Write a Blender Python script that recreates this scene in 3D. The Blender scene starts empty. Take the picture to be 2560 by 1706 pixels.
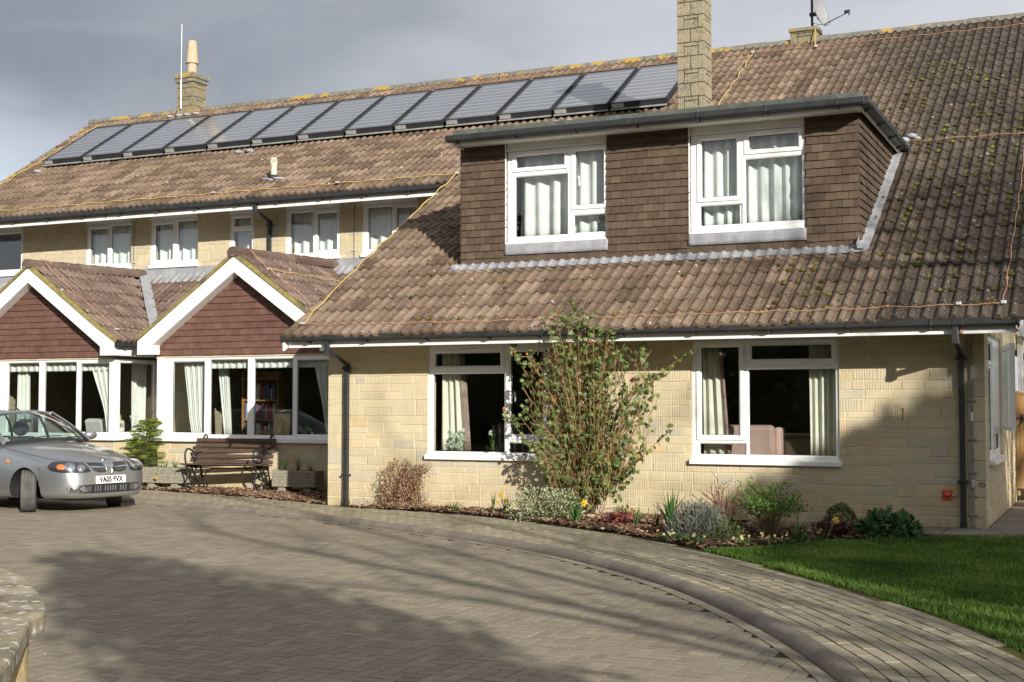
import bpy, bmesh, math, random
import numpy as np
from mathutils import Vector, Matrix, noise
random.seed(7)
R = math.radians
scene = bpy.context.scene
col = scene.collection
PI = math.pi

# ------------------------------------------------------------------ mesh builder
class MB:
    def __init__(self):
        self.v = []; self.f = []; self.m = []; self.a = []; self.b = []
    def vert(self, p):
        self.v.append((p[0], p[1], p[2])); return len(self.v) - 1
    def face(self, idx, m=0, a=0.5, b=0.0):
        self.f.append(tuple(idx)); self.m.append(m); self.a.append(a); self.b.append(b)
    def poly(self, pts, m=0, a=0.5, b=0.0):
        n = len(self.v); self.v.extend([(p[0], p[1], p[2]) for p in pts])
        self.face(range(n, n + len(pts)), m, a, b)
    def hexa(self, p, m=0, a=0.5, b=0.0):
        n = len(self.v); self.v.extend([(q[0], q[1], q[2]) for q in p])
        for q in ((0, 3, 2, 1), (4, 5, 6, 7), (0, 1, 5, 4), (1, 2, 6, 5), (2, 3, 7, 6), (3, 0, 4, 7)):
            self.face([n + i for i in q], m, a, b)
    def box(self, x0, y0, z0, x1, y1, z1, m=0, a=0.5, b=0.0, T=None):
        p = [(x0, y0, z0), (x1, y0, z0), (x1, y1, z0), (x0, y1, z0), (x0, y0, z1), (x1, y0, z1), (x1, y1, z1), (x0, y1, z1)]
        if T is not None: p = [T @ Vector(q) for q in p]
        self.hexa(p, m, a, b)
    def tube(self, pts, r, seg=8, m=0, a=0.5, cap=True, up=None):
        pts = [Vector(p) for p in pts]; n = len(pts)
        rs = r if hasattr(r, '__len__') else [r] * n
        rings = []; prev = None
        for i in range(n):
            d = (pts[min(i + 1, n - 1)] - pts[max(i - 1, 0)])
            if d.length < 1e-9: d = Vector((0, 0, 1))
            d.normalize()
            if prev is None:
                u = d.orthogonal().normalized()
            else:
                u = prev - d * prev.dot(d)
                u = u.normalized() if u.length > 1e-6 else d.orthogonal().normalized()
            prev = u; w = d.cross(u)
            base = len(self.v)
            for k in range(seg):
                t = 2 * PI * k / seg
                q = pts[i] + (u * math.cos(t) + w * math.sin(t)) * rs[i]
                self.v.append(q[:])
            rings.append(base)
        for i in range(n - 1):
            for k in range(seg):
                k2 = (k + 1) % seg
                self.face((rings[i] + k, rings[i] + k2, rings[i + 1] + k2, rings[i + 1] + k), m, a)
        if cap:
            self.face([rings[0] + k for k in range(seg)][::-1], m, a)
            self.face([rings[-1] + k for k in range(seg)], m, a)
    def strip(self, pts, w, t, m=0, a=0.5, nrm=Vector((0, 0, 1))):
        """flat bar of width w and thickness t following pts"""
        pts = [Vector(p) for p in pts]; n = len(pts); base = len(self.v)
        for i in range(n):
            d = (pts[min(i + 1, n - 1)] - pts[max(i - 1, 0)]).normalized()
            nn = (nrm - d * nrm.dot(d)).normalized(); s = d.cross(nn)
            for c in ((-1, 0), (1, 0), (1, 1), (-1, 1)):
                q = pts[i] + s * (c[0] * w / 2) + nn * (c[1] * t)
                self.v.append(q[:])
        for i in range(n - 1):
            for k in range(4):
                k2 = (k + 1) % 4
                self.face((base + 4 * i + k, base + 4 * i + k2, base + 4 * i + 4 + k2, base + 4 * i + 4 + k), m, a)
        self.face([base + k for k in range(4)][::-1], m, a); self.face([base + 4 * (n - 1) + k for k in range(4)], m, a)
    def lathe(self, prof, c, seg=20, m=0, a=0.5, T=None):
        base = len(self.v)
        for (r, z) in prof:
            for k in range(seg):
                t = 2 * PI * k / seg
                q = Vector((r * math.cos(t), r * math.sin(t), z))
                if T is not None: q = T @ q
                self.v.append((q + Vector(c))[:])
        for i in range(len(prof) - 1):
            for k in range(seg):
                k2 = (k + 1) % seg
                self.face((base + i * seg + k, base + i * seg + k2, base + (i + 1) * seg + k2, base + (i + 1) * seg + k), m, a)
        self.face([base + k for k in range(seg)][::-1], m, a)
        self.face([base + (len(prof) - 1) * seg + k for k in range(seg)], m, a)
    def prism(self, poly, ext, m=0, a=0.5, caps=True):
        """poly: 3-D points, ext: extrusion vector"""
        n = len(poly); e = Vector(ext); base = len(self.v)
        for p in poly: self.v.append(tuple(p))
        for p in poly: self.v.append((Vector(p) + e)[:])
        if caps:
            self.face([base + i for i in range(n)][::-1], m, a); self.face([base + n + i for i in range(n)], m, a)
        for i in range(n):
            j = (i + 1) % n
            self.face((base + i, base + j, base + n + j, base + n + i), m, a)
    def ellipsoid(self, c, r, seg=16, rings=10, m=0, a=0.5, T=None):
        base = len(self.v)
        for i in range(rings + 1):
            ph = PI * i / rings
            for k in range(seg):
                t = 2 * PI * k / seg
                q = Vector((r[0] * math.sin(ph) * math.cos(t), r[1] * math.sin(ph) * math.sin(t), r[2] * math.cos(ph)))
                if T is not None: q = T @ q
                self.v.append((q + Vector(c))[:])
        for i in range(rings):
            for k in range(seg):
                k2 = (k + 1) % seg
                self.face((base + i * seg + k, base + (i + 1) * seg + k, base + (i + 1) * seg + k2, base + i * seg + k2), m, a)
    def build(self, name, mats, parent=None, smooth=False, bevel=0.0, sub=0, fixn=True):
        me = bpy.data.meshes.new(name)
        me.from_pydata(self.v, [], self.f)
        if not isinstance(mats, (list, tuple)): mats = [mats]
        for x in mats: me.materials.append(x)
        n = len(me.polygons)
        if n:
            me.polygons.foreach_set('material_index', self.m)
            at = me.attributes.new('rnd', 'FLOAT', 'FACE'); at.data.foreach_set('value', self.a)
            if any(self.b):
                at = me.attributes.new('aux', 'FLOAT', 'FACE'); at.data.foreach_set('value', self.b)
            if smooth is True or smooth is False:
                me.polygons.foreach_set('use_smooth', [bool(smooth)] * n)
        me.update()
        if fixn:
            bm = bmesh.new(); bm.from_mesh(me); bmesh.ops.recalc_face_normals(bm, faces=bm.faces); bm.to_mesh(me); bm.free()
        if isinstance(smooth, (int, float)) and not isinstance(smooth, bool):
            me.polygons.foreach_set('use_smooth', [True] * n)
            me.set_sharp_from_angle(angle=R(smooth))
        o = bpy.data.objects.new(name, me); col.objects.link(o)
        if parent is not None: o.parent = parent
        if bevel:
            md = o.modifiers.new('bevel', 'BEVEL'); md.width = bevel; md.segments = 2; md.limit_method = 'ANGLE'; md.angle_limit = R(40)
        if sub:
            md = o.modifiers.new('sub', 'SUBSURF'); md.levels = sub; md.render_levels = sub
        return o

def tag(o, label=None, cat=None, group=None, kind=None):
    if label: o['label'] = label
    if cat: o['category'] = cat
    if group: o['group'] = group
    if kind: o['kind'] = kind
    return o
def empty(name, loc=(0, 0, 0), rz=0.0, label=None, cat=None, group=None):
    o = bpy.data.objects.new(name, None); o.location = loc; o.rotation_euler = (0, 0, rz); col.objects.link(o)
    o.empty_display_size = 0.2
    return tag(o, label, cat, group)
def children_of(o): return [c for c in bpy.data.objects if c.parent == o]
def dup(root, loc, rz, label=None, group=None):
    kids = children_of(root)
    r = root.copy(); col.objects.link(r); r.location = loc; r.rotation_euler = (0, 0, rz)
    if label: r['label'] = label
    if group: r['group'] = group
    for ch in kids:
        gk = children_of(ch)
        c = ch.copy(); col.objects.link(c); c.parent = r
        for g in gk:
            d = g.copy(); col.objects.link(d); d.parent = c
    return r

def rect_sub(r, holes):
    """rectangle (u0,v0,u1,v1) minus holes -> list of rectangles"""
    out = [r]
    for h in holes:
        nxt = []
        for (a, b, c, d) in out:
            x0, y0, x1, y1 = max(a, h[0]), max(b, h[1]), min(c, h[2]), min(d, h[3])
            if x0 >= x1 - 1e-6 or y0 >= y1 - 1e-6: nxt.append((a, b, c, d)); continue
            if a < x0: nxt.append((a, b, x0, d))
            if x1 < c: nxt.append((x1, b, c, d))
            if b < y0: nxt.append((x0, b, x1, y0))
            if y1 < d: nxt.append((x0, y1, x1, d))
        out = nxt
    return out
def inpoly(x, y, P):
    c = False; n = len(P); j = n - 1
    for i in range(n):
        if (P[i][1] > y) != (P[j][1] > y) and x < (P[j][0] - P[i][0]) * (y - P[i][1]) / (P[j][1] - P[i][1]) + P[i][0]: c = not c
        j = i
    return c
def catmull(P, k=8):
    out = []
    P = [Vector(p) for p in P]; Q = [P[0] * 2 - P[1]] + P + [P[-1] * 2 - P[-2]]
    for i in range(1, len(Q) - 2):
        for j in range(k):
            t = j / k
            out.append(0.5 * ((2 * Q[i]) + (-Q[i - 1] + Q[i + 1]) * t + (2 * Q[i - 1] - 5 * Q[i] + 4 * Q[i + 1] - Q[i + 2]) * t * t + (-Q[i - 1] + 3 * Q[i] - 3 * Q[i + 1] + Q[i + 2]) * t ** 3))
    out.append(P[-1]); return out
def resample(P, step):
    out = [P[0].copy()]; acc = 0.0
    for i in range(len(P) - 1):
        d = (P[i + 1] - P[i]).length; pos = 0.0
        while acc + d - pos >= step:
            pos += step - acc; acc = 0.0
            out.append(P[i].lerp(P[i + 1], pos / d))
        acc += d - pos
    return out

# ------------------------------------------------------------------ materials
class NT:
    def __init__(s, name):
        s.mat = bpy.data.materials.new(name); s.mat.use_nodes = True
        s.t = s.mat.node_tree; s.t.nodes.clear()
        s.out = s.t.nodes.new('ShaderNodeOutputMaterial')
        s.tc = None
    def n(s, typ, ins=None, **props):
        nd = s.t.nodes.new('ShaderNode' + typ)
        for k, v in props.items(): setattr(nd, k, v)
        for k, v in (ins or {}).items(): s.put(nd.inputs[k], v)
        return nd
    def put(s, sock, v):
        if hasattr(v, 'node') and hasattr(v, 'links'): s.t.links.new(v, sock)
        elif hasattr(v, 'outputs'): s.t.links.new(v.outputs[0], sock)
        else:
            if sock.type == 'RGBA' and not hasattr(v, '__len__'): v = (v, v, v, 1)
            if sock.type == 'RGBA' and len(v) == 3: v = (*v, 1)
            sock.default_value = v
    def co(s, which='Object'):
        if s.tc is None: s.tc = s.n('TexCoord')
        return s.tc.outputs[which]
    def map(s, scale=(1, 1, 1), rot=(0, 0, 0), which='Object'):
        return s.n('Mapping', {'Vector': s.co(which), 'Scale': scale, 'Rotation': rot}).outputs[0]
    def noise(s, scale, detail=4, rough=.55, vec=None, dist=0.0):
        return s.n('TexNoise', {'Vector': vec if vec is not None else s.co(), 'Scale': scale, 'Detail': detail, 'Roughness': rough, 'Distortion': dist}).outputs[0]
    def voro(s, scale, vec=None, feature='F1', rnd=1.0):
        return s.n('TexVoronoi', {'Vector': vec if vec is not None else s.co(), 'Scale': scale, 'Randomness': rnd}, feature=feature)
    def ramp(s, fac, stops, interp='LINEAR'):
        nd = s.n('ValToRGB', {'Fac': fac}); cr = nd.color_ramp; cr.interpolation = interp
        while len(cr.elements) < len(stops): cr.elements.new(0.5)
        for e, (p, c) in zip(cr.elements, stops):
            e.position = p
            e.color = (c, c, c, 1) if not hasattr(c, '__len__') else (*c, 1) if len(c) == 3 else c
        return nd.outputs[0]
    def mix(s, fac, a, b, mode='MIX'):
        nd = s.n('MixRGB', {'Fac': fac, 'Color1': a, 'Color2': b}, blend_type=mode); return nd.outputs[0]
    def math(s, op, a, b=0.0, clamp=False):
        nd = s.n('Math', {0: a, 1: b}, operation=op); nd.use_clamp = clamp; return nd.outputs[0]
    def attr(s, name='rnd'):
        return s.n('Attribute', attribute_name=name).outputs['Fac']
    def bump(s, h, strength=.3, dist=.01, nrm=None):
        d = {'Height': h, 'Strength': strength, 'Distance': dist}
        if nrm is not None: d['Normal'] = nrm
        return s.n('Bump', d).outputs[0]
    def pbr(s, colr, rough=.7, metal=0.0, nrm=None, spec=.5, coat=0.0, sub=None, **kw):
        d = {'Base Color': colr, 'Roughness': rough, 'Metallic': metal, 'Specular IOR Level': spec, 'Coat Weight': coat}
        if nrm is not None: d['Normal'] = nrm
        nd = s.n('BsdfPrincipled', d)
        for k, v in kw.items(): s.put(nd.inputs[k.replace('_', ' ')], v)
        return nd.outputs[0]
    def done(s, sh):
        s.t.links.new(sh, s.out.inputs['Surface']); return s.mat

MAT = {}
def simple(name, c, rough=.6, metal=0.0, spec=.5, coat=0.0, var=.12, nscale=8.0, bump=0.0, bscale=60.0):
    t = NT(name)
    n = t.noise(nscale, 5, .6)
    k = t.ramp(n, [(.25, 1 - var), (.75, 1 + var)])
    cc = t.mix(1.0, c, k, 'MULTIPLY')
    nm = t.bump(t.noise(bscale, 3), bump, .004) if bump else None
    MAT[name] = t.done(t.pbr(cc, rough, metal, nm, spec, coat)); return MAT[name]
# ---- roof tiles
def roof_mat(name, c1, c2, c3, dark_x=None, white=.5, moss=.5, lich=True):
    t = NT(name); a = t.attr()
    base = t.ramp(a, [(0, c1), (.5, c2), (1, c3)])
    n1 = t.noise(3.0, 6, .65); base = t.mix(.55, base, t.ramp(n1, [(.3, .55), (.7, 1.3)]), 'MULTIPLY')
    n2 = t.noise(38, 4, .7); base = t.mix(.6, base, t.ramp(n2, [(.3, .68), (.72, 1.2)]), 'MULTIPLY')
    # streaky soot down the slope
    st = t.noise(1.0, 5, .6, t.map((7, 1.1, 1.1))); base = t.mix(.5, base, t.ramp(st, [(.35, .68), (.62, 1.1)]), 'MULTIPLY')
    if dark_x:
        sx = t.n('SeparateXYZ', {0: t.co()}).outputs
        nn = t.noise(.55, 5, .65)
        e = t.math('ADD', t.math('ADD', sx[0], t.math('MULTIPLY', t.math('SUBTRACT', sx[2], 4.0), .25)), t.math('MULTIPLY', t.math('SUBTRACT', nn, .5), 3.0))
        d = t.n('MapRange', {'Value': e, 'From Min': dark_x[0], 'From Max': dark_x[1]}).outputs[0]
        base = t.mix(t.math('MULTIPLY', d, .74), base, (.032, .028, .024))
        # algae grime to the right and upwards, with tree shade painted into the colour
    # white lichen specks
    v = t.voro(26, vec=t.map((1, 1, 1))); pat = t.noise(1.6, 4, .6)
    sp = t.math('MULTIPLY', t.math('LESS_THAN', v.outputs['Distance'], .19), t.math('GREATER_THAN', t.math('ADD', t.n('SeparateColor', {0: v.outputs['Color']}).outputs[0], t.math('MULTIPLY', pat, .9)), 1.36 - .35 * white))
    rag = t.math('GREATER_THAN', t.noise(90, 3), .43)
    base = t.mix(t.math('MULTIPLY', t.math('MULTIPLY', sp, rag), .75), base, (.50, .48, .42))
    v2 = t.voro(9); sp2 = t.math('MULTIPLY', t.math('LESS_THAN', v2.outputs['Distance'], .22), t.math('GREATER_THAN', t.n('SeparateColor', {0: v2.outputs['Color']}).outputs[1], .9))
    rag2 = t.math('GREATER_THAN', t.noise(50, 3), .5)
    base = t.mix(t.math('MULTIPLY', t.math('MULTIPLY', sp2, rag2), .8), base, (.55, .53, .47))
    # moss
    m = t.math('MULTIPLY', t.noise(11, 4, .6), t.noise(2.3, 3, .5))
    mk = t.ramp(m, [(.44 - .06 * moss, 0.0), (.49 - .06 * moss, 1.0)])
    base = t.mix(t.math('MULTIPLY', mk, .85), base, t.mix(t.noise(60, 2), (.035, .035, .012), (.16, .15, .03)))
    nm = t.bump(n2, .5, .006); nm = t.bump(mk, .6, .02, nm)
    MAT[name] = t.done(t.pbr(base, .9, 0, nm, .25)); return MAT[name]
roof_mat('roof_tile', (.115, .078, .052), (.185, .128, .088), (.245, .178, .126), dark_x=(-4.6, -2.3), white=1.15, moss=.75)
roof_mat('bay_tile', (.125, .082, .063), (.165, .114, .09), (.205, .148, .118), white=1.25, moss=.15)

t = NT('ridge_tile'); a = t.attr()
b = t.ramp(t.noise(9, 6, .7), [(.3, (.10, .095, .08)), (.6, (.21, .195, .16)), (.8, (.33, .31, .26))])
y = t.math('MULTIPLY', t.noise(3.2, 5, .6), t.noise(.9, 3))
b = t.mix(t.math('MULTIPLY', t.ramp(y, [(.268, 0), (.30, .9)]), .9), b, t.mix(t.noise(20), (.36, .22, .03), (.46, .33, .07)))
MAT['ridge_tile'] = t.done(t.pbr(b, .92, 0, t.bump(t.noise(30, 5), .5, .01), .2))
t = NT('moss'); a = t.attr(); b = t.ramp(a, [(0, (.045, .035, .014)), (.45, (.075, .065, .018)), (.75, (.11, .12, .022)), (1, (.17, .18, .03))]); MAT['moss'] = t.done(t.pbr(b, 1, 0, t.bump(t.noise(120, 3), 1, .01), .1))
t = NT('mortar_verge'); b = t.mix(t.ramp(t.noise(14, 5, .65), [(.35, 0), (.6, 1)]), (.16, .135, .055), (.29, .23, .08))
b = t.mix(t.ramp(t.noise(5, 4), [(.55, 0), (.7, 1)]), b, (.10, .09, .06))
MAT['mortar_verge'] = t.done(t.pbr(b, .95, 0, t.bump(t.noise(40, 5), .7, .015), .2))

def clad_mat(name, c1, c2, c3, spec_w=.4):
    t = NT(name); a = t.attr()
    b = t.ramp(a, [(0, c1), (.5, c2), (1, c3)])
    b = t.mix(.5, b, t.ramp(t.noise(12, 5, .6), [(.3, .75), (.7, 1.2)]), 'MULTIPLY')
    b = t.mix(.5, b, t.ramp(t.noise(1.2, 4, .6), [(.3, .8), (.7, 1.15)]), 'MULTIPLY')
    v = t.voro(17); sp = t.math('MULTIPLY', t.math('LESS_THAN', v.outputs['Distance'], .16), t.math('GREATER_THAN', t.n('SeparateColor', {0: v.outputs['Color']}).outputs[0], .88))
    b = t.mix(t.math('MULTIPLY', sp, spec_w), b, t.mix(t.n('SeparateColor', {0: v.outputs['Color']}).outputs[1], (.4, .38, .32), (.40, .24, .05)))
    MAT[name] = t.done(t.pbr(b, .72, 0, t.bump(t.noise(70, 3), .25, .003), .35)); return MAT[name]
clad_mat('cladding_brown', (.075, .050, .033), (.092, .062, .040), (.115, .080, .052))
clad_mat('cladding_red', (.112, .054, .040), (.132, .066, .049), (.155, .080, .060), .1)

# ---- reconstituted stone blocks: rnd = block tone, aux = ribbed (0..1)
def stone_mat(name, lich=0.0, mul=1.0):
    t = NT(name); a = t.attr(); x = t.attr('aux')
    m = lambda c: tuple(q * mul for q in c)
    b = t.ramp(a, [(0, m((.475, .435, .34))), (.22, m((.52, .45, .315))), (.5, m((.555, .47, .315))), (.78, m((.585, .495, .335))), (1, m((.56, .435, .25)))])
    b = t.mix(.6, b, t.ramp(t.noise(4, 6, .65), [(.3, .86), (.7, 1.1)]), 'MULTIPLY')
    b = t.mix(.4, b, t.ramp(t.noise(55, 3, .7), [(.3, .8), (.7, 1.12)]), 'MULTIPLY')
    sz = t.n('SeparateXYZ', {0: t.co()}).outputs
    dirt = t.math('MULTIPLY', t.n('MapRange', {'Value': sz[2], 'From Min': .65, 'From Max': .0}).outputs[0], t.ramp(t.noise(2.2, 5, .7), [(.35, 0), (.7, 1)]))
    b = t.mix(t.math('MULTIPLY', dirt, .85), b, m((.34, .235, .10)))
    if lich:
        l = t.math('MULTIPLY', t.noise(5, 5, .65), t.noise(17, 3)); b = t.mix(t.ramp(l, [(.26, 0), (.32, lich)]), b, t.mix(t.ramp(t.noise(3, 2), [(.45, 0), (.6, 1)]), (.19, .18, .13), ((.42, .29, .03) if lich > .9 else (.20, .18, .12))))
        b = t.mix(.8, b, t.ramp(t.noise(25, 5, .7), [(.3, .55), (.65, 1.1)]), 'MULTIPLY')
    # vertical tooling ribs
    u = t.n('CombineXYZ', {0: t.math('ADD', sz[0], sz[1]), 1: t.math('MULTIPLY', sz[2], .10), 2: 0.0}).outputs[0]
    w = t.n('TexWave', {'Vector': u, 'Scale': 9.5, 'Distortion': 3.2, 'Detail': 2.0, 'Detail Scale': 1.2, 'Detail Roughness': .6}, wave_type='BANDS', bands_direction='X').outputs['Fac']
    rib = t.math('MULTIPLY', t.ramp(w, [(.0, 0), (.3, 1)]), x)
    h = t.math('ADD', t.math('MULTIPLY', rib, 1.0), t.math('MULTIPLY', t.noise(80, 4), .35))
    MAT[name] = t.done(t.pbr(b, .92, 0, t.bump(h, .75, .006), .2)); return MAT[name]
stone_mat('stone_block'); stone_mat('chimney_stone', .85, .62)
stone_mat('stub_stone', 1.0, .5)
simple('mortar', (.56, .47, .30), .95, var=.2, nscale=5, bump=.4)
simple('quoin_stone', (.52, .44, .28), .95, var=.15, nscale=5, bump=.4)

# ---- white plastic trim
t = NT('white_plastic')
b = t.mix(t.ramp(t.noise(2.5, 5, .65), [(.4, 0), (.8, .35)]), (.80, .80, .79), (.66, .65, .61))
MAT['white_plastic'] = t.done(t.pbr(b, .32, 0, None, .5))
t = NT('white_paint')
b = t.mix(t.ramp(t.noise(1.6, 6, .7), [(.45, 0), (.8, .5)]), (.78, .775, .75), (.60, .575, .51))
MAT['white_paint'] = t.done(t.pbr(b, .55, 0, t.bump(t.noise(20, 3), .08, .003), .4))
simple('rust', (.26, .11, .035), .95)
simple('rubber_seal', (.02, .02, .022), .6)

# ---- glass
def glass(name, tint=(.93, .955, .945), boost=3.0, rough=0.0):
    t = NT(name)
    g = t.n('NewGeometry'); dt = t.n('VectorMath', {0: g.outputs['Normal'], 1: g.outputs['Incoming']}, operation='DOT_PRODUCT').outputs['Value']
    c = t.math('SUBTRACT', 1.0, t.math('ABSOLUTE', dt)); p5 = t.math('POWER', c, 5.0)
    F = t.math('MULTIPLY', t.math('ADD', .043, t.math('MULTIPLY', p5, .957)), boost, True)
    tr = t.n('BsdfTransparent', {'Color': tint}).outputs[0]; gl = t.n('BsdfGlossy', {'Color': (1, 1, 1, 1), 'Roughness': rough}).outputs[0]
    ms = t.n('MixShader', {0: F}); t.t.links.new(tr, ms.inputs[1]); t.t.links.new(gl, ms.inputs[2])
    MAT[name] = t.done(ms.outputs[0]); return MAT[name]
glass('window_glass'); glass('car_glass', (.62, .72, .68), 1.6); glass('clear_glass', (.93, .96, .94), 1.2)
glass('lamp_glass', (.92, .93, .94), 2.2)

simple('black_plastic', (.028, .029, .031), .42, var=.35, nscale=5, spec=.5)
simple('dark_metal', (.03, .03, .032), .5, .0, var=.3)
t = NT('lead'); b = t.ramp(t.noise(6, 6, .7, t.map((1, 1, .4))), [(.3, (.20, .205, .215)), (.55, (.30, .305, .32)), (.8, (.42, .42, .43))])
b = t.mix(t.ramp(t.noise(3, 4, .6, t.map((9, 9, .6))), [(.62, 0), (.7, .55)]), b, (.14, .13, .12))
MAT['lead'] = t.done(t.pbr(b, .75, 0, t.bump(t.noise(9, 4), .35, .02), .3))
t = NT('felt'); b = t.ramp(t.noise(9, 7, .75), [(.3, (.055, .062, .052)), (.6, (.10, .108, .092)), (.85, (.19, .19, .165))])
MAT['felt'] = t.done(t.pbr(b, .95, 0, t.bump(t.noise(60, 3), .6, .006), .2))
simple('conductor_yellow', (.50, .36, .12), .5, var=.2, nscale=2.0)
simple('conductor_copper', (.40, .215, .12), .5, var=.25, nscale=2.0)
simple('conductor_grey', (.24, .22, .20), .6, var=.2)
simple('clip_grey', (.55, .56, .58), .4, .3)

# ---- solar collectors
t = NT('panel_glass'); sx = t.attr('rnd')
a = t.ramp(t.noise(3, 4), [(.3, (.20, .21, .235)), (.7, (.26, .27, .295))])
b = t.mix(t.math('GREATER_THAN', sx, .7), a, (.80, .79, .76))
b = t.mix(t.ramp(t.noise(1.4, 5), [(.4, 0.05), (.75, .22)]), b, (.30, .31, .33))
MAT['panel_glass'] = t.done(t.pbr(b, .3, .45, None, 1.0, coat=1.0, Coat_Roughness=.12, IOR=1.7))
simple('panel_frame', (.035, .037, .04), .5, .3, var=.3)
simple('panel_rim', (.40, .40, .38), .6, .3, var=.3)

# ---- paving
def brick_mat(name, c1, c2, c3, grime, mossy=0.0):
    t = NT(name); a = t.attr()
    b = t.ramp(a, [(0, c1), (.5, c2), (1, c3)])
    b = t.mix(.5, b, t.ramp(t.noise(90, 3, .7), [(.3, .78), (.7, 1.16)]), 'MULTIPLY')
    b = t.mix(.5, b, t.ramp(t.noise(.6, 6, .65), [(.3, .78), (.7, 1.12)]), 'MULTIPLY')
    b = t.mix(t.ramp(t.noise(2.6, 6, .7), [(.5, 0), (.75, .55)]), b, grime)
    v = t.voro(5); sp = t.math('MULTIPLY', t.math('LESS_THAN', v.outputs['Distance'], .055), t.math('GREATER_THAN', t.n('SeparateColor', {0: v.outputs['Color']}).outputs[0], .86))
    b = t.mix(t.math('MULTIPLY', sp, .8), b, (.55, .53, .48))
    if mossy:
        m = t.ramp(t.math('MULTIPLY', t.noise(1.1, 4, .6), t.noise(9, 3)), [(.27, 0), (.36, mossy)]); b = t.mix(m, b, (.10, .10, .035))
    MAT[name] = t.done(t.pbr(b, .88, 0, t.bump(t.noise(160, 2), .3, .003), .3)); return MAT[name]
brick_mat('drive_brick', (.20, .165, .118), (.25, .212, .155), (.30, .258, .19), (.175, .15, .10))
brick_mat('path_brick', (.27, .23, .155), (.31, .265, .185), (.345, .30, .21), (.23, .20, .115), .4)
t = NT('joint_sand'); b = t.mix(t.ramp(t.noise(3, 5), [(.45, 0), (.6, 1)]), (.050, .040, .024), (.060, .060, .022)); MAT['joint_sand'] = t.done(t.pbr(b, 1, 0, t.bump(t.noise(150), .5, .01), .1))
t = NT('joint_moss'); b = t.mix(t.ramp(t.noise(4, 5), [(.42, 0), (.58, 1)]), (.095, .078, .04), (.14, .15, .03)); MAT['joint_moss'] = t.done(t.pbr(b, 1, 0, t.bump(t.noise(150), .7, .015), .1))
t = NT('kerb_block'); a = t.attr(); b = t.ramp(a, [(0, (.185, .155, .120)), (.5, (.215, .181, .14)), (1, (.25, .21, .165))])
b = t.mix(.6, b, t.ramp(t.noise(14, 6, .7), [(.3, .6), (.7, 1.2)]), 'MULTIPLY'); b = t.mix(t.ramp(t.noise(45, 4), [(.62, 0), (.7, .4)]), b, (.34, .32, .28))
MAT['kerb_block'] = t.done(t.pbr(b, .8, 0, t.bump(t.noise(60, 4), .35, .006), .35))
t = NT('slab'); a = t.attr(); b = t.ramp(a, [(0, (.17, .145, .11)), (1, (.25, .215, .165))]); b = t.mix(.7, b, t.ramp(t.noise(6, 6, .7), [(.3, .65), (.7, 1.15)]), 'MULTIPLY')
MAT['slab'] = t.done(t.pbr(b, .9, 0, t.bump(t.noise(50, 4), .3, .004), .3))
t = NT('soil'); b = t.ramp(t.noise(14, 7, .75), [(.3, (.018, .012, .008)), (.6, (.045, .030, .020)), (.85, (.085, .060, .042))]); MAT['soil'] = t.done(t.pbr(b, 1, 0, t.bump(t.noise(26, 6, .7), 1.0, .05), .1))
t = NT('bark_chip'); a = t.attr(); b = t.ramp(a, [(0, (.040, .022, .013)), (.4, (.10, .055, .032)), (.72, (.22, .135, .08)), (1, (.45, .33, .21))]); MAT['bark_chip'] = t.done(t.pbr(b, .9, 0, None, .2))
t = NT('turf'); b = t.ramp(t.noise(9, 6, .7), [(.3, (.018, .028, .006)), (.7, (.035, .055, .012))]); MAT['turf'] = t.done(t.pbr(b, 1, 0, t.bump(t.noise(60, 4), 1, .02), .1))
t = NT('meadow'); b = t.ramp(t.noise(.3, 6, .7), [(.3, (.03, .05, .012)), (.7, (.05, .08, .02))]); MAT['meadow'] = t.done(t.pbr(b, 1, 0, None, .1))

# ---- foliage: rnd = tone
def leaf_mat(name, stops, rough=.5, trans=.25, spec=.4):
    t = NT(name); a = t.attr(); b = t.ramp(a, stops)
    p = t.pbr(b, rough, 0, None, spec)
    tr = t.n('BsdfTranslucent', {'Color': t.mix(1.0, b, (1.3, 1.4, .7), 'MULTIPLY')}).outputs[0]
    ms = t.n('MixShader', {0: trans}); t.t.links.new(p, ms.inputs[1]); t.t.links.new(tr, ms.inputs[2])
    MAT[name] = t.done(ms.outputs[0]); return MAT[name]
leaf_mat('grass_blade', [(0, (.04, .075, .010)), (.4, (.08, .16, .018)), (.75, (.13, .235, .032)), (.92, (.18, .22, .05)), (1, (.30, .25, .11))], .55, .3)
leaf_mat('ivy_leaf', [(0, (.05, .075, .022)), (.4, (.105, .145, .04)), (.7, (.17, .21, .06)), (.86, (.20, .26, .08)), (.93, (.20, .26, .08)), (.95, (.36, .10, .03)), (1, (.45, .16, .05))], .45, .2, .4)
leaf_mat('lavender_leaf', [(0, (.08, .085, .065)), (.6, (.15, .155, .125)), (1, (.24, .245, .21))], .8, .15, .2)
leaf_mat('fresh_leaf', [(0, (.035, .075, .012)), (.5, (.085, .17, .025)), (1, (.17, .28, .05))], .45, .3)
leaf_mat('box_leaf', [(0, (.028, .05, .010)), (.5, (.06, .095, .018)), (1, (.11, .15, .035))], .45, .2)
leaf_mat('variegated_leaf', [(0, (.05, .075, .025)), (.45, (.11, .14, .06)), (.6, (.36, .38, .22)), (1, (.62, .60, .42))], .45, .25)
leaf_mat('hardy_leaf', [(0, (.03, .07, .022)), (.5, (.06, .125, .04)), (1, (.10, .19, .065))], .55, .25)
leaf_mat('purple_leaf', [(0, (.045, .018, .018)), (.5, (.11, .035, .035)), (.85, (.20, .055, .05)), (1, (.36, .11, .05))], .4, .2)
leaf_mat('blade_leaf', [(0, (.028, .065, .018)), (.5, (.055, .12, .03)), (1, (.12, .21, .05))], .4, .25)
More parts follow.
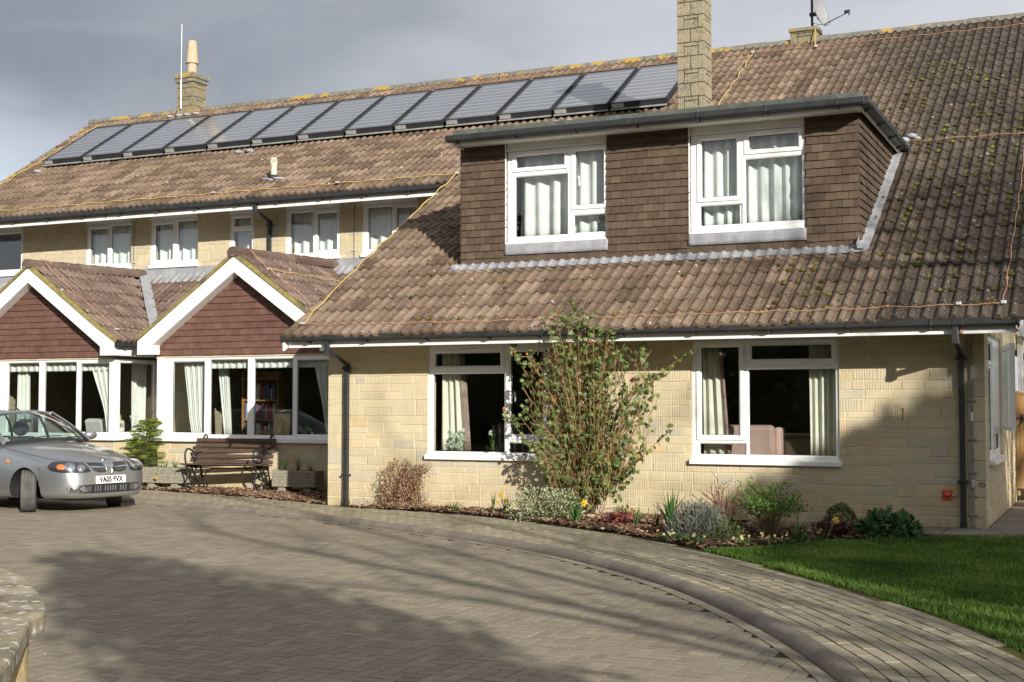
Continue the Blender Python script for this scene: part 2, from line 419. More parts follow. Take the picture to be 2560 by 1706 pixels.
leaf_mat('dry_leaf', [(0, (.17, .09, .06)), (.4, (.32, .19, .12)), (.7, (.46, .31, .20)), (.85, (.52, .40, .26)), (1, (.20, .22, .09))], .7, .2, .2)
leaf_mat('conifer_leaf', [(0, (.03, .06, .012)), (.4, (.10, .16, .022)), (.75, (.22, .28, .035)), (1, (.36, .40, .06))], .55, .25)
leaf_mat('dark_leaf', [(0, (.015, .025, .007)), (.6, (.045, .065, .016)), (1, (.12, .13, .03))], .6, .15)
leaf_mat('petal_yellow', [(0, (.75, .42, .02)), (.5, (.80, .58, .03)), (1, (.85, .75, .30))], .5, .3)
leaf_mat('petal_pale', [(0, (.75, .68, .25)), (1, (.85, .82, .5))], .5, .3)
leaf_mat('petal_white', [(0, (.7, .7, .75)), (1, (.80, .80, .78))], .5, .3)
leaf_mat('straw', [(0, (.20, .14, .08)), (1, (.42, .32, .20))], .7, .2, .2)
simple('stem_tan', (.34, .20, .085), .7, var=.3, nscale=30)
simple('stem_red', (.16, .065, .038), .65, var=.35, nscale=30)
simple('stem_dark', (.055, .036, .022), .85, var=.35, nscale=30)
simple('stem_green', (.10, .16, .04), .6, var=.3, nscale=30)
simple('stem_grey', (.16, .13, .10), .85, var=.3, nscale=30)
simple('tree_bark', (.075, .06, .045), .95, var=.4, nscale=12, bump=.6)

# ---- fabrics
def cloth(name, c, trans=.3, var=.06):
    t = NT(name); b = t.mix(1.0, c, t.ramp(t.noise(5, 5), [(.3, 1 - var), (.7, 1 + var)]), 'MULTIPLY')
    d = t.n('BsdfDiffuse', {'Color': b}).outputs[0]; tr = t.n('BsdfTranslucent', {'Color': b}).outputs[0]
    ms = t.n('MixShader', {0: trans}); t.t.links.new(d, ms.inputs[1]); t.t.links.new(tr, ms.inputs[2]); MAT[name] = t.done(ms.outputs[0])
cloth('curtain_pale', (.80, .83, .81), .22); cloth('curtain_white', (.80, .82, .77), .22); cloth('curtain_cream', (.79, .79, .67), .22)
cloth('curtain_trim', (.30, .22, .19), .1, .5); cloth('upholstery_pink', (.46, .33, .28), 0); cloth('upholstery_white', (.62, .62, .58), 0)
t = NT('upholstery_stripe'); sx = t.n('SeparateXYZ', {0: t.co('Object')}).outputs[0]
w = t.math('FRACT', t.math('MULTIPLY', sx, 9.0)); MAT['upholstery_stripe'] = t.done(t.pbr(t.ramp(w, [(0, (.30, .26, .17)), (.22, (.30, .26, .17)), (.25, (.035, .035, .025)), (.6, (.05, .05, .035)), (.63, (.10, .05, .035)), (.75, (.10, .05, .035)), (.78, (.05, .05, .035))], 'CONSTANT'), .9))
simple('room_wall', (.34, .29, .19), .9, var=.1); simple('room_floor', (.10, .075, .055), .9, var=.2); simple('room_ceiling', (.5, .48, .42), .9)
simple('oak', (.34, .17, .06), .5, var=.25, nscale=6); simple('card', (.48, .34, .19), .8); simple('book_white', (.6, .58, .55), .7); simple('book_blue', (.08, .10, .2), .6); simple('book_red', (.25, .05, .04), .6)
simple('lamp_shade', (.55, .36, .14), .8); simple('dark_cloth', (.03, .03, .032), .9)
simple('pot_white', (.68, .68, .65), .4)

# ---- bench, planters, garden wall
t = NT('bench_wood'); a = t.attr(); g = t.noise(5, 6, .7, t.map((1.2, 12, 12)))
b = t.ramp(g, [(.3, (.042, .025, .018)), (.6, (.095, .060, .045)), (.8, (.19, .14, .115))]); MAT['bench_wood'] = t.done(t.pbr(b, .75, 0, t.bump(g, .4, .006), .3))
t = NT('cast_iron'); b = t.mix(t.ramp(t.noise(20, 5), [(.5, 0), (.75, .6)]), (.025, .025, .026), (.14, .145, .12)); MAT['cast_iron'] = t.done(t.pbr(b, .6, .4, t.bump(t.noise(60), .3, .004), .4))
t = NT('planter_stone'); b = t.ramp(t.noise(22, 6, .75), [(.3, (.15, .135, .10)), (.55, (.29, .265, .20)), (.8, (.42, .39, .31))]); MAT['planter_stone'] = t.done(t.pbr(b, .95, 0, t.bump(t.noise(60, 5), .7, .01), .2))
t = NT('coping_stone'); b = t.ramp(t.noise(5, 7, .75), [(.34, (.12, .105, .075)), (.52, (.34, .29, .20)), (.72, (.52, .46, .34))])
vn = t.n('VectorMath', {0: t.co(), 1: t.n('VectorMath', {0: t.n('TexNoise', {'Vector': t.co(), 'Scale': 30.0, 'Detail': 3.0}).outputs['Color'], 1: (.03, .03, .03)}, operation='MULTIPLY').outputs[0]}, operation='ADD').outputs[0]
v = t.voro(24, vec=vn); sp = t.math('MULTIPLY', t.ramp(v.outputs['Distance'], [(.30, 1), (.42, 0)]), t.math('GREATER_THAN', t.math('ADD', t.n('SeparateColor', {0: v.outputs['Color']}).outputs[0], t.math('MULTIPLY', t.noise(4, 3), .7)), .92))
b = t.mix(t.math('MULTIPLY', sp, .9), b, (.62, .60, .54)); MAT['coping_stone'] = t.done(t.pbr(b, .95, 0, t.bump(t.noise(40, 6, .7), .8, .012), .2))
t = NT('garden_stone'); b = t.ramp(t.noise(3, 6, .7), [(.3, (.36, .27, .13)), (.6, (.50, .40, .22)), (.8, (.58, .50, .33))]); MAT['garden_stone'] = t.done(t.pbr(b, .95, 0, t.bump(t.noise(20, 6), .7, .02), .2))
t = NT('gate_wood'); g = t.noise(4, 6, .7, t.map((9, 9, .9))); b = t.ramp(g, [(.3, (.24, .13, .05)), (.6, (.38, .23, .10)), (.8, (.48, .31, .15))]); MAT['gate_wood'] = t.done(t.pbr(b, .8, 0, t.bump(g, .4, .005), .25))
simple('terracotta', (.50, .34, .19), .9, var=.3, nscale=10, bump=.3)
t = NT('pot_lichen'); b = t.mix(t.ramp(t.noise(9, 6, .7), [(.45, 0), (.65, 1)]), (.44, .34, .21), (.40, .37, .30)); MAT['pot_lichen'] = t.done(t.pbr(b, .95, 0, t.bump(t.noise(40), .4, .01), .2))
simple('vent_cream', (.62, .58, .46), .6); simple('vent_red', (.55, .10, .03), .55, var=.2); simple('sign_black', (.02, .02, .022), .4); simple('sticker_white', (.75, .75, .78), .4); simple('sticker_blue', (.05, .06, .5), .4)
simple('dish_grey', (.26, .26, .27), .5, .1)

# ---- car
t = NT('car_paint'); fl = t.noise(900, 1)
MAT['car_paint'] = t.done(t.pbr(t.mix(t.ramp(fl, [(.4, 0), (.6, 1)]), (.36, .365, .375), (.47, .475, .485)), .34, .78, None, .5, coat=.8, Coat_Roughness=.06))
simple('car_black', (.018, .018, .019), .55, var=.2); simple('car_grey', (.10, .10, .105), .6, var=.1)
t = NT('tyre'); b = t.ramp(t.noise(8, 5), [(.3, (.06, .058, .055)), (.7, (.115, .11, .10))]); MAT['tyre'] = t.done(t.pbr(b, .9, 0, None, .2))
simple('chrome', (.72, .72, .73), .16, 1.0, var=.05); simple('lamp_silver', (.62, .63, .65), .22, .9, var=.1); simple('lamp_orange', (.80, .20, .03), .35, var=.1); simple('plate_white', (.74, .74, .72), .45, var=.04); simple('plate_ink', (.02, .02, .022), .5)
simple('seat_grey', (.045, .05, .055), .9); simple('permit_green', (.25, .62, .08), .5); simple('permit_blue', (.15, .4, .55), .5)
simple('alloy', (.50, .51, .52), .35, .8)
# ================================================================== house
UP = Vector((0, 0, 1))
def T_front(y): return Matrix(((1, 0, 0, 0), (0, -1, 0, y), (0, 0, 1, 0), (0, 0, 0, 1)))       # u->X, n->-Y
def T_right(x): return Matrix(((0, 1, 0, x), (1, 0, 0, 0), (0, 0, 1, 0), (0, 0, 0, 1)))        # u->Y, n->+X
def T_left(x): return Matrix(((0, -1, 0, x), (1, 0, 0, 0), (0, 0, 1, 0), (0, 0, 0, 1)))        # u->Y, n->-X

house = empty('house', (-8, 20, 0), 0, 'long cream stone house with brown tiled roof, dormer and gabled bays', 'house')
HM = house.matrix_world.copy()
def part(mb, name, mats, parent=None, **kw):
    """mesh in world coordinates parented to the house (or to one of its parts)"""
    p = parent or house
    o = mb.build(name, mats, p, **kw)
    o.matrix_parent_inverse = Matrix.Translation((8, -20, 0)) if p is house else Matrix.Identity(4)
    return o

# ---- pantiles -------------------------------------------------------------
PROF = [(0.0, 0.0), (.05, .020), (.14, .034), (.25, .040), (.36, .034), (.45, .020), (.50, .002), (.75, 0.0)]
TP = 0.1626
def tile_prof(u):
    f = (u / TP) % 1.0
    for i in range(len(PROF)):
        a = PROF[i]; b = PROF[i + 1] if i + 1 < len(PROF) else (1.0, 0.0)
        if a[0] <= f <= b[0]: return a[1] + (b[1] - a[1]) * (f - a[0]) / (b[0] - a[0])
    return 0.0
def pantiles(mb, O, U, V, N, total, g, ua, ub, seed=1, p=TP, scale=1.0, lift=.030):
    O, U, V, N = Vector(O), Vector(U), Vector(V), Vector(N)
    rng = random.Random(seed); k = 0; s0 = 0.0
    while s0 < total - .02:
        s1 = min(s0 + g, total); sm = (s0 + s1) / 2
        a, b = ua(sm), ub(sm)
        i0, i1 = math.ceil(a / p - 1e-6), math.floor(b / p + 1e-6)
        tiles = {}
        for i in range(i0, i1):
            tid = i // 2
            if tid not in tiles: tiles[tid] = (min(1, max(0, rng.gauss(.5, .32))), rng.uniform(-.006, .009), rng.uniform(-.016, .014))
            rv, dh, ds = tiles[tid]
            us = [(i + q[0]) * p for q in PROF] + [(i + 1) * p]
            hs = [q[1] * scale for q in PROF] + [0.0]
            base = len(mb.v); nu = len(us)
            for row in range(4):
                for u, h in zip(us, hs):
                    if row == 0: ss, hh = s0 + ds, h * .75 - .012
                    elif row == 1: ss, hh = s0 + ds, h + lift + dh
                    elif row == 2: ss, hh = s0 + (s1 - s0) * .5, h + lift * .55 + dh
                    else: ss, hh = s1 + .015, h + .004
                    q = O + U * u + V * ss + N * hh
                    mb.v.append((q.x, q.y, q.z))
            for row in range(3):
                for j in range(nu - 1):
                    q = base + row * nu + j
                    mb.face((q, q + 1, q + nu + 1, q + nu), 0, rv)
        s0 += g; k += 1
def wavy(mb, O, U, V, N, u0, u1, s0, s1, off=.02, rows=4, m=0, lump=.006, seed=3, amp=1.0):
    O, U, V, N = Vector(O), Vector(U), Vector(V), Vector(N); rng = random.Random(seed)
    nu = max(2, int((u1 - u0) / (TP / 10))); base = len(mb.v)
    for r in range(rows + 1):
        for i in range(nu + 1):
            u = u0 + (u1 - u0) * i / nu; s = s0 + (s1 - s0) * r / rows
            e = .035 * (noise.noise((u * 2.2, seed, 0))) if r == 0 else 0
            q = O + U * u + V * (s + e) + N * (tile_prof(u) * amp * .9 + off + lump * noise.noise((u * 7, s * 9, seed)))
            mb.v.append((q.x, q.y, q.z))
    for r in range(rows):
        for i in range(nu):
            a = base + r * (nu + 1) + i; mb.face((a, a + 1, a + nu + 2, a + nu + 1), m)
    # underside skirt so that the sheet has a visible edge
    for i in range(nu):
        a, b2 = Vector(mb.v[base + i]), Vector(mb.v[base + i + 1])
        mb.poly([a, b2, b2 - N * .012, a - N * .012], m)

PITCH = math.atan(.5763)
RU, RV, RN = Vector((1, 0, 0)), Vector((0, math.cos(PITCH), math.sin(PITCH))), Vector((0, -math.sin(PITCH), math.cos(PITCH)))
RO = Vector((0, 16.08, 2.475)); RG = .386; RTOT = 13.31
def rp(x, y, h=0.0):
    s = (y - RO.y) / RV.y
    return RO + RU * x + RV * s + RN * h
YS = 16 * RG * RV.y + RO.y            # Y of the upper eave
def verge_l(y): return -25.12 + (27.61 - y) * .203
def ua_main(s):
    y = RO.y + s * RV.y
    return -11.13 if s < 16 * RG - .01 else verge_l(y)
mb = MB()
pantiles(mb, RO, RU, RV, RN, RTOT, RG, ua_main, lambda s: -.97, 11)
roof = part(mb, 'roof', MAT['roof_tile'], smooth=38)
mb = MB()
def slab(P, th, m=0):
    mb.prism([p for p in P], RN * -th, m)
mb2 = mb
# boarded deck under the tiles, the rear slope
mb.prism([rp(-11.09, 16.14, -.03), rp(-1.075, 16.14, -.03), rp(-1.075, YS, -.03), rp(-11.09, YS, -.03)], RN * -.09)
mb.prism([rp(verge_l(YS) + .04, YS + .25, -.03), rp(-1.075, YS + .25, -.03), rp(-1.075, 27.59, -.03), rp(verge_l(27.6) + .04, 27.59, -.03)], RN * -.09)
AP = rp(0, 27.61, 0)
mb.prism([(-25.05, AP.y, AP.z), (-1.075, AP.y, AP.z), (-1.075, AP.y + 6, AP.z - 3.44), (-24.4, AP.y + 6, AP.z - 3.44)], (0, 0, -.12))
part(mb, 'roof_deck', MAT['mortar'], roof)
# ridge
mb = MB(); x = -25.22; rng = random.Random(5)
while x < -1.1:
    L = .452; pts = []
    zz = AP.z - .045 + rng.uniform(-.006, .006); a = rng.random()
    for k in range(9):
        t = PI * k / 8
        pts.append(Vector((x, AP.y - .145 * math.cos(t), zz + .145 * math.sin(t) * .95)))
    mb.prism(pts, (L - .008, 0, 0), 0, a)
    x += L
part(mb, 'ridge', MAT['ridge_tile'], roof, smooth=40)
# left verge mortar edge, catslide verge edge, right verge
mb = MB()
mb.tube([rp(verge_l(y), y, .0) for y in np.linspace(YS, 27.5, 14)], .045, 6)
part(mb, 'verge', MAT['ridge_tile'], roof)
mb = MB(); mb.prism([rp(-11.12, 16.10, -.02), rp(-11.12, YS, -.02), rp(-11.12, YS, -.10), rp(-11.12, 16.10, -.10)], (.03, 0, 0))
part(mb, 'verge', MAT['ridge_tile'], roof)

# ---- stone walls ---------------------------------------------------------
def stone_wall(name, T, u0, u1, z0, z1, holes=(), depth=.25, seed=1, tone=None, parent=None, mats=('stone_block', 'mortar'), hb=(.222, .236, .25), wmul=1.0, dpc=None):
    rng = random.Random(seed); mb = MB()
    for (a, b, c, d) in rect_sub((u0, z0, u1, z1), holes):
        mb.box(a, -depth, b, c, -.006, d, 1, T=T)
    def tonef():
        r = rng.random()
        if tone: return tone(rng)
        return rng.uniform(0, .2) if r < .16 else rng.uniform(.9, 1) if r < .2 else rng.uniform(.35, .75)
    blocks = []
    z = z0
    if dpc: blocks += [(u, z0, min(u + w, u1), z0 + dpc) for u, w in [(u0 + .42 * i, .41) for i in range(int((u1 - u0) / .42) + 1)]]; z = z0 + dpc + .016
    J = .010
    while z < z1 - .01:
        H = min(rng.choice(hb), z1 - z)
        if z1 - z - H < .08: H = z1 - z
        u = u0 - rng.uniform(0, .2)
        while u < u1:
            r = rng.random()
            if r < .36 or H < .15:
                w = rng.uniform(.19, .42) * wmul; blocks.append((u, z, u + w, z + H - J))
            else:
                w = rng.uniform(.42, .95) * wmul; f = .5 if r < .78 else (.66 if r < .9 else .34); h1 = H * f
                for (b0, b1) in ((z, z + h1 - J), (z + h1, z + H - J)):
                    q = u
                    while q < u + w - .001:
                        ww = rng.uniform(.22, .55) * wmul
                        if u + w - q - ww < .13: ww = u + w - q
                        blocks.append((q, b0, q + ww - (J if q + ww < u + w - .001 else 0), b1)); q += ww
            u += w + J
        z += H
    for B in blocks:
        rv = tonef(); ab = rng.uniform(.55, 1) if rng.random() < .62 else .05; nf = rng.uniform(-.003, .004)
        a, b, c, d = max(B[0], u0), B[1], min(B[2], u1), B[3]
        if c - a < .03: continue
        for (a, b, c, d) in rect_sub((a, b, c, d), holes):
            if c - a < .02 or d - b < .015: continue
            i = .005; base = len(mb.v)
            P = [(a, -.0065, b), (c, -.0065, b), (c, -.0065, d), (a, -.0065, d), (a + i, nf, b + i), (c - i, nf, b + i), (c - i, nf, d - i), (a + i, nf, d - i)]
            for q in P: mb.v.append((T @ Vector(q))[:])
            for q in ((4, 5, 6, 7), (0, 1, 5, 4), (1, 2, 6, 5), (2, 3, 7, 6), (3, 0, 4, 7)): mb.face([base + k for k in q], 0, rv, ab)
    o = part(mb, name, [MAT[mats[0]], MAT[mats[1]]], parent, fixn=True)
    return o

# ---- windows -------------------------------------------------------------
def ring(mb, T, g, w, prof, m=0):
    """mitred frame around glass rect g; prof: list of (t 0..1 outward from glass, n)"""
    a, b, c, d = g; base = len(mb.v); K = len(prof)
    for (t, n) in prof:
        e = t * w
        for q in ((a - e, n, b - e), (c + e, n, b - e), (c + e, n, d + e), (a - e, n, d + e)): mb.v.append((T @ Vector(q))[:])
    for i in range(K - 1):
        for k in range(4):
            k2 = (k + 1) % 4
            mb.face((base + 4 * i + k, base + 4 * i + k2, base + 4 * i + 4 + k2, base + 4 * i + 4 + k), m)
def window(name, T, rect, cells, sill=None, nf=-.03, label=None, vents=(), handles=(), parent=None, head=None):
    """cells: (u0, z0, u1, z1, 'fixed' | 'sash') of visible glass"""
    mb = MB(); holes = []
    for (a, b, c, d, k) in cells:
        e = .022 if k == 'fixed' else .045
        holes.append((a - e, b - e, c + e, d + e))
    for (a, b, c, d) in rect_sub(rect, holes): mb.box(a, nf - .07, b, c, nf, d, 0, T=T)
    for (a, b, c, d, k) in cells:
        if k == 'fixed':
            ring(mb, T, (a, b, c, d), .0225, [(0, nf - .05), (0, nf - .022), (.55, nf - .004), (1, nf + .002)])
            ring(mb, T, (a, b, c, d), .004, [(-1, nf - .03), (-1, nf - .0225), (.4, nf - .0215)], 1)
    w = part(mb, name, [MAT['white_plastic'], MAT['rubber_seal']], parent)
    if label: w['label'] = label
    for (a, b, c, d, k) in cells:
        if k == 'sash':
            mb = MB()
            ring(mb, T, (a, b, c, d), .066, [(0, nf - .05), (0, nf - .012), (.28, nf + .008), (.36, nf + .016), (.94, nf + .018), (1, nf + .012), (1, nf - .03)])
            ring(mb, T, (a, b, c, d), .004, [(-1, nf - .03), (-1, nf - .0125), (.4, nf - .0115)], 1)
            part(mb, 'sash', [MAT['white_plastic'], MAT['rubber_seal']], w)
        mb = MB(); mb.poly([T @ Vector(q) for q in ((a - .008, nf - .034, b - .008), (c + .008, nf - .034, b - .008), (c + .008, nf - .034, d + .008), (a - .008, nf - .034, d + .008))])
        part(mb, 'pane', MAT['window_glass'], w)
    if sill:
        a, b, c, d, out = sill
        mb = MB(); p = [(a, nf - .07, b), (a, nf - .07, d), (a, nf + .002, d), (a, out, d - .022), (a, out, b)]
        mb.prism([T @ Vector(q) for q in p], (T @ Vector((c, 0, 0))) - (T @ Vector((a, 0, 0))))
        part(mb, 'sill', MAT['white_plastic'], w, bevel=.006)
    for (a, b, c, d) in vents:
        mb = MB(); mb.box(a, nf + .017, b, c, nf + .032, d, T=T); part(mb, 'trickle_vent', MAT['white_plastic'], w, bevel=.008)
    for (u, z) in handles:
        mb = MB(); mb.box(u - .012, nf - .09, z - .02, u + .012, nf - .065, z + .03, T=T); mb.box(u - .009, nf - .12, z - .12, u + .009, nf - .085, z + .01, T=T)
        part(mb, 'handle', MAT['white_plastic'], w, bevel=.005)
    return w
# ---- gutters -------------------------------------------------------------
def gutter(name, pts_fn, L, z, brackets, parent=None, d=.115, h=.092, joints=()):
    """pts_fn(t, n, z): t along the run, n out from the fascia"""
    mb = MB()
    sec = [(0, 0), (0, h), (.006, h), (.006, .012), (d - .006, .012), (d - .006, h), (d, h), (d, .022), (d - .022, 0)]
    mb.prism([pts_fn(0, n, z + q) for n, q in sec], pts_fn(L, 0, z) - pts_fn(0, 0, z))
    for t in (0.0, L):
        mb.prism([pts_fn(t - .006, n, z + q) for n, q in ((0, -.004), (0, h + .002), (d + .004, h + .002), (d + .004, .018), (d - .02, -.004))], pts_fn(.012, 0, z) - pts_fn(0, 0, z))
    for t in brackets:
        mb.prism([pts_fn(t - .014, n, z + q) for n, q in ((-.006, -.03), (-.006, .03), (.02, -.008), (d + .004, .004), (d + .006, h + .003), (d + .010, h + .003), (d + .010, .012), (d - .016, -.014), (.02, -.03))], pts_fn(.028, 0, z) - pts_fn(0, 0, z))
    for t in joints:
        mb.prism([pts_fn(t - .06, n, z + q) for n, q in ((-.003, -.006), (-.003, h + .004), (d + .006, h + .004), (d + .006, .018), (d - .02, -.006))], pts_fn(.12, 0, z) - pts_fn(0, 0, z))
    return part(mb, name, MAT['black_plastic'], parent, bevel=.004)

# ================= front wing ==============================================
YW = 16.94; TF = T_front(YW)
L1 = (-9.115, .80, -7.225, 2.345); L2 = (-5.155, .80, -3.232, 2.345)
stone_wall('wall', TF, -10.81, -1.70, 0, 2.37, [(L1[0], L1[1] - .045, L1[2], L1[3]), (L2[0], L2[1] - .045, L2[2], L2[3])], seed=3, dpc=.125)
# big corner stones at the right end
mb = MB(); rng = random.Random(8); z = .145
mb.box(-1.70, YW + .004, 0, -1.487, YW + .25, .125, 0, .3); 
while z < 2.36:
    h = min(rng.choice((.20, .24, .30, .235)), 2.36 - z)
    if 2.36 - z - h < .08: h = 2.36 - z
    w = rng.choice((.19, .205)); mb.box(-1.487 - w, YW, z, -1.487, YW + .28, z + h - .012, 0, rng.choice((.1, .5, .62, .7, .95)), rng.choice((.05, .05, .5)))
    mb.box(-1.70, YW + .008, z, -1.487 - w - .008, YW + .2, z + h - .012, 0, rng.choice((.4, .6, .7)), .05); z += h
mb.box(-1.70, YW + .012, .12, -1.492, YW + .27, 2.36, 1)
part(mb, 'quoin', [MAT['stone_block'], MAT['mortar']], bevel=.006)
TS = T_right(-1.487)
stone_wall('wall', TS, YW + .285, 21.95, 0, 2.50, [(17.46, .775, 19.42, 2.385)], seed=13, dpc=.125, tone=lambda r: r.uniform(.45, .8))
stone_wall('wall', T_left(-10.81), YW + .004, 22.40, 0, 2.7, seed=15, dpc=.125)
# gable ends of the wing above the eaves
for x, d, yb, zb in ((-1.50, -.2, 27.4, 8.8), (-10.83, .2, 22.4, 5.95)):
    mb = MB(); mb.prism([(x, YW + .02, 2.37), (x, yb, 2.37), (x, yb, zb), (x, YW + .02, 2.78)], (d, 0, 0)); part(mb, 'gable_wall', MAT['mortar'])
window('window', TF, L1, [(-9.006, 2.055, -7.975, 2.235, 'sash'), (-9.04, .83, -7.915, 1.94, 'fixed'), (-7.807, 1.086, -7.309, 2.239, 'sash'), (-7.83, .826, -7.26, .955, 'fixed')],
       (-9.14, .715, -7.20, .80, .065), vents=[(-8.68, 2.268, -8.33, 2.288)], handles=[(-7.78, 1.66)], label='window half hidden by the ivy shrub')
window('window', TF, L2, [(-5.032, 1.102, -4.53, 2.252, 'sash'), (-5.06, .85, -4.45, .985, 'fixed'), (-4.355, 2.09, -3.33, 2.262, 'sash'), (-4.395, .852, -3.286, 1.955, 'fixed')],
       (-5.18, .72, -3.20, .80, .065), vents=[(-4.0, 2.295, -3.62, 2.315)], label='window right of the ivy shrub')
mb = MB()                                                # fascia and soffit boards
mb.box(-11.02, 16.20, 2.325, -1.075, 16.225, 2.46); mb.box(-11.02, 16.225, 2.372, -1.075, YW - .002, 2.382); mb.box(-10.815, YW - .02, 2.352, -1.49, YW - .003, 2.371)
part(mb, 'fascia', MAT['white_paint'], bevel=.003)
mb = MB(); mb.box(-1.035, 16.11, 2.28, -1.00, 16.93, 2.50); mb.prism([(-1.03, 16.935, 2.34), (-1.03, 27.5, 8.66), (-1.03, 27.5, 8.98), (-1.03, 16.935, 2.90)], (.03, 0, 0)); part(mb, 'verge_board', MAT['white_paint'])
mb = MB(); mb.prism([(-11.07, 16.12, 2.28), (-11.07, YS, 5.26), (-11.07, YS, 5.48), (-11.07, 16.12, 2.47)], (.03, 0, 0)); part(mb, 'verge_board', MAT['white_paint'])
gutter('gutter', lambda t, n, z: Vector((-11.09 + t, 16.197 - n, z)), 10.05, 2.410, [.45 + .96 * i for i in range(11)], joints=[.80, 4.4, 7.1, 9.39])
def downpipe(x_out, yo, zo, x_w, yw, z_el, z_bot, clips, w=.066):
    mb = MB()
    mb.strip([(x_out, yo, zo + .02), (x_out, yo, zo - .20)], w, w, nrm=Vector((0, 1, 0)))
    mb.strip([(x_out, yo + .02, zo - .17), (x_w, yw - .03, z_el - .02)], w * .96, w * .96, nrm=Vector((0, .5, .8)))
    mb.strip([(x_w, yw - w, z_el + .02), (x_w, yw - w, z_bot + .02)], w, w, nrm=Vector((0, 1, 0)))
    mb.strip([(x_w, yw - w - .005, z_el + .035), (x_w, yw - w - .005, z_el - .05)], w + .010, w + .010, nrm=Vector((0, 1, 0)))
    mb.strip([(x_out, yo - .005, zo - .12), (x_out, yo - .005, zo - .205)], w + .01, w + .01, nrm=Vector((0, 1, 0)))
    for z in clips: mb.box(x_w - w / 2 - .035, yw - w - .008, z - .014, x_w + w / 2 + .035, yw + .002, z + .014)
    if z_bot < .1: mb.strip([(x_w, yw - w - .006, z_bot + .09), (x_w, yw - w - .006, z_bot + .005)], w + .012, w + .012, nrm=Vector((0, 1, 0)))
    part(mb, 'downpipe', MAT['black_plastic'], bevel=.006)
downpipe(-1.73, 16.10, 2.410, -1.75, YW - .012, 2.09, 0, (2.06, .57)); downpipe(-10.32, 16.10, 2.410, -10.46, YW - .012, 2.07, 0, (2.04, .46))
# side window facing right, with one casement standing open
window('window', TS, (17.46, .82, 19.42, 2.385), [(17.55, 2.07, 18.25, 2.28, 'sash'), (17.54, .91, 18.27, 1.95, 'fixed'), (18.40, .91, 19.33, 1.10, 'fixed')], (17.40, .75, 19.48, .82, .075), label='side window with a casement standing open')
mb = MB(); ca, sa = math.cos(R(11)), math.sin(R(11)); Tc = Matrix(((sa, ca, 0, -1.452), (-ca, sa, 0, 19.36), (0, 0, 1, 0), (0, 0, 0, 1)))
ring(mb, Tc, (.09, 1.22, .88, 2.24), .066, [(0, -.03), (0, .01), (.4, .03), (1, .03), (1, -.03), (0, -.03)]); mb.poly([Tc @ Vector(q) for q in ((.08, .0, 1.21), (.89, .0, 1.21), (.89, .0, 2.25), (.08, .0, 2.25))], 1)
part(mb, 'open_casement', [MAT['white_plastic'], MAT['window_glass']])

mb = MB(); mb.prism([(-2.475, YW - .005, 1.455), (-2.43, YW - .005, 1.45), (-2.445, YW - .005, 1.42), (-2.452, YW - .005, 1.30), (-2.462, YW - .005, 1.30), (-2.462, YW - .005, 1.43)], (0, .004, 0)); part(mb, 'rust_stain', MAT['rust'])
# ================= dormer ===================================================
DY = 18.0; DX0, DX1 = -9.10, -3.14; DQ = .9777
def dz(z): return 1.5 + (z - 1.5) * DQ
def dcell(L): return [(a * DQ, dz(b), c * DQ, dz(d), *k) for a, b, c, d, *k in L]
TD = T_front(DY)
DW = [(-8.53 * DQ, -6.89 * DQ), (-5.60 * DQ, -3.945 * DQ)]
def plain_tiles(mb, T, u0, u1, z0, z1, holes, w=.165, g=.1135, seed=1, inside=None, odd=.0825, zrow0=None):
    rng = random.Random(seed); z = z0 if zrow0 is None else zrow0; r = 0
    while z < z1:
        u = u0 + (0 if r % 2 == 0 else -odd); k = 0
        while u < u1:
            a, c = max(u, u0), min(u + w - .0045, u1)
            if c - a > .025:
                for (a2, b2, c2, d2) in rect_sub((a, z, c, min(z + g, z1)), holes):
                    if c2 - a2 < .02 or d2 - b2 < .03: continue
                    if inside and not inside((a2 + c2) / 2, (b2 + d2) / 2): continue
                    d = rng.uniform(-.0025, .0035); tl = rng.uniform(-.003, .003); rv = min(1, max(0, rng.gauss(.5, .25)))
                    nb, nt = .032 + d, .010 + d
                    dz = rng.uniform(-.002, .002)
                    P = [(a2, 0, b2 + dz), (c2, 0, b2 + dz + tl * .5), (c2, 0, d2 + .012), (a2, 0, d2 + .012), (a2, nb, b2 + dz), (c2, nb + tl, b2 + dz + tl * .5), (c2, nt, d2 + .012), (a2, nt, d2 + .012)]
                    mb.hexa([T @ Vector(q) for q in P], 0, rv)
            u += w
        z += g; r += 1
zt = 5.49
mb = MB()
holes = [(a, 3.79, c, 5.7) for a, c in DW]
plain_tiles(mb, TD, DX0, DX1, 3.60, zt, [(a, 3.60, c, 5.7) for a, c in DW], seed=4, g=.111, w=.162)
for a, c in DW: plain_tiles(mb, TD, a, c, 3.60, 3.75, [], seed=6, g=.2)
plain_tiles(mb, T_right(DX1), DY - .012, 21.8, 3.60, zt, [], g=.111, w=.162, seed=9, inside=lambda u, z: z > rp(0, u).z - .16)
plain_tiles(mb, T_left(DX0), DY - .012, 21.8, 3.60, zt, [], g=.111, w=.162, seed=10, inside=lambda u, z: z > rp(0, u).z - .16)
dormer = part(mb, 'dormer', MAT['cladding_brown'])
mb = MB()
for (a, b, c, d) in rect_sub((DX0 + .01, 3.45, DX1 - .01, 5.50), [(a, dz(3.95), c, 5.51) for a, c in DW]): mb.box(a, DY + .005, b, c, DY + .10, d)
mb.box(DX0 + .01, DY + .10, 3.65, DX0 + .1, 21.6, 5.49); mb.box(DX1 - .1, DY + .10, 3.65, DX1 - .01, 21.6, 5.49)
part(mb, 'dormer_frame', MAT['dark_metal'], dormer)
FY = 17.60
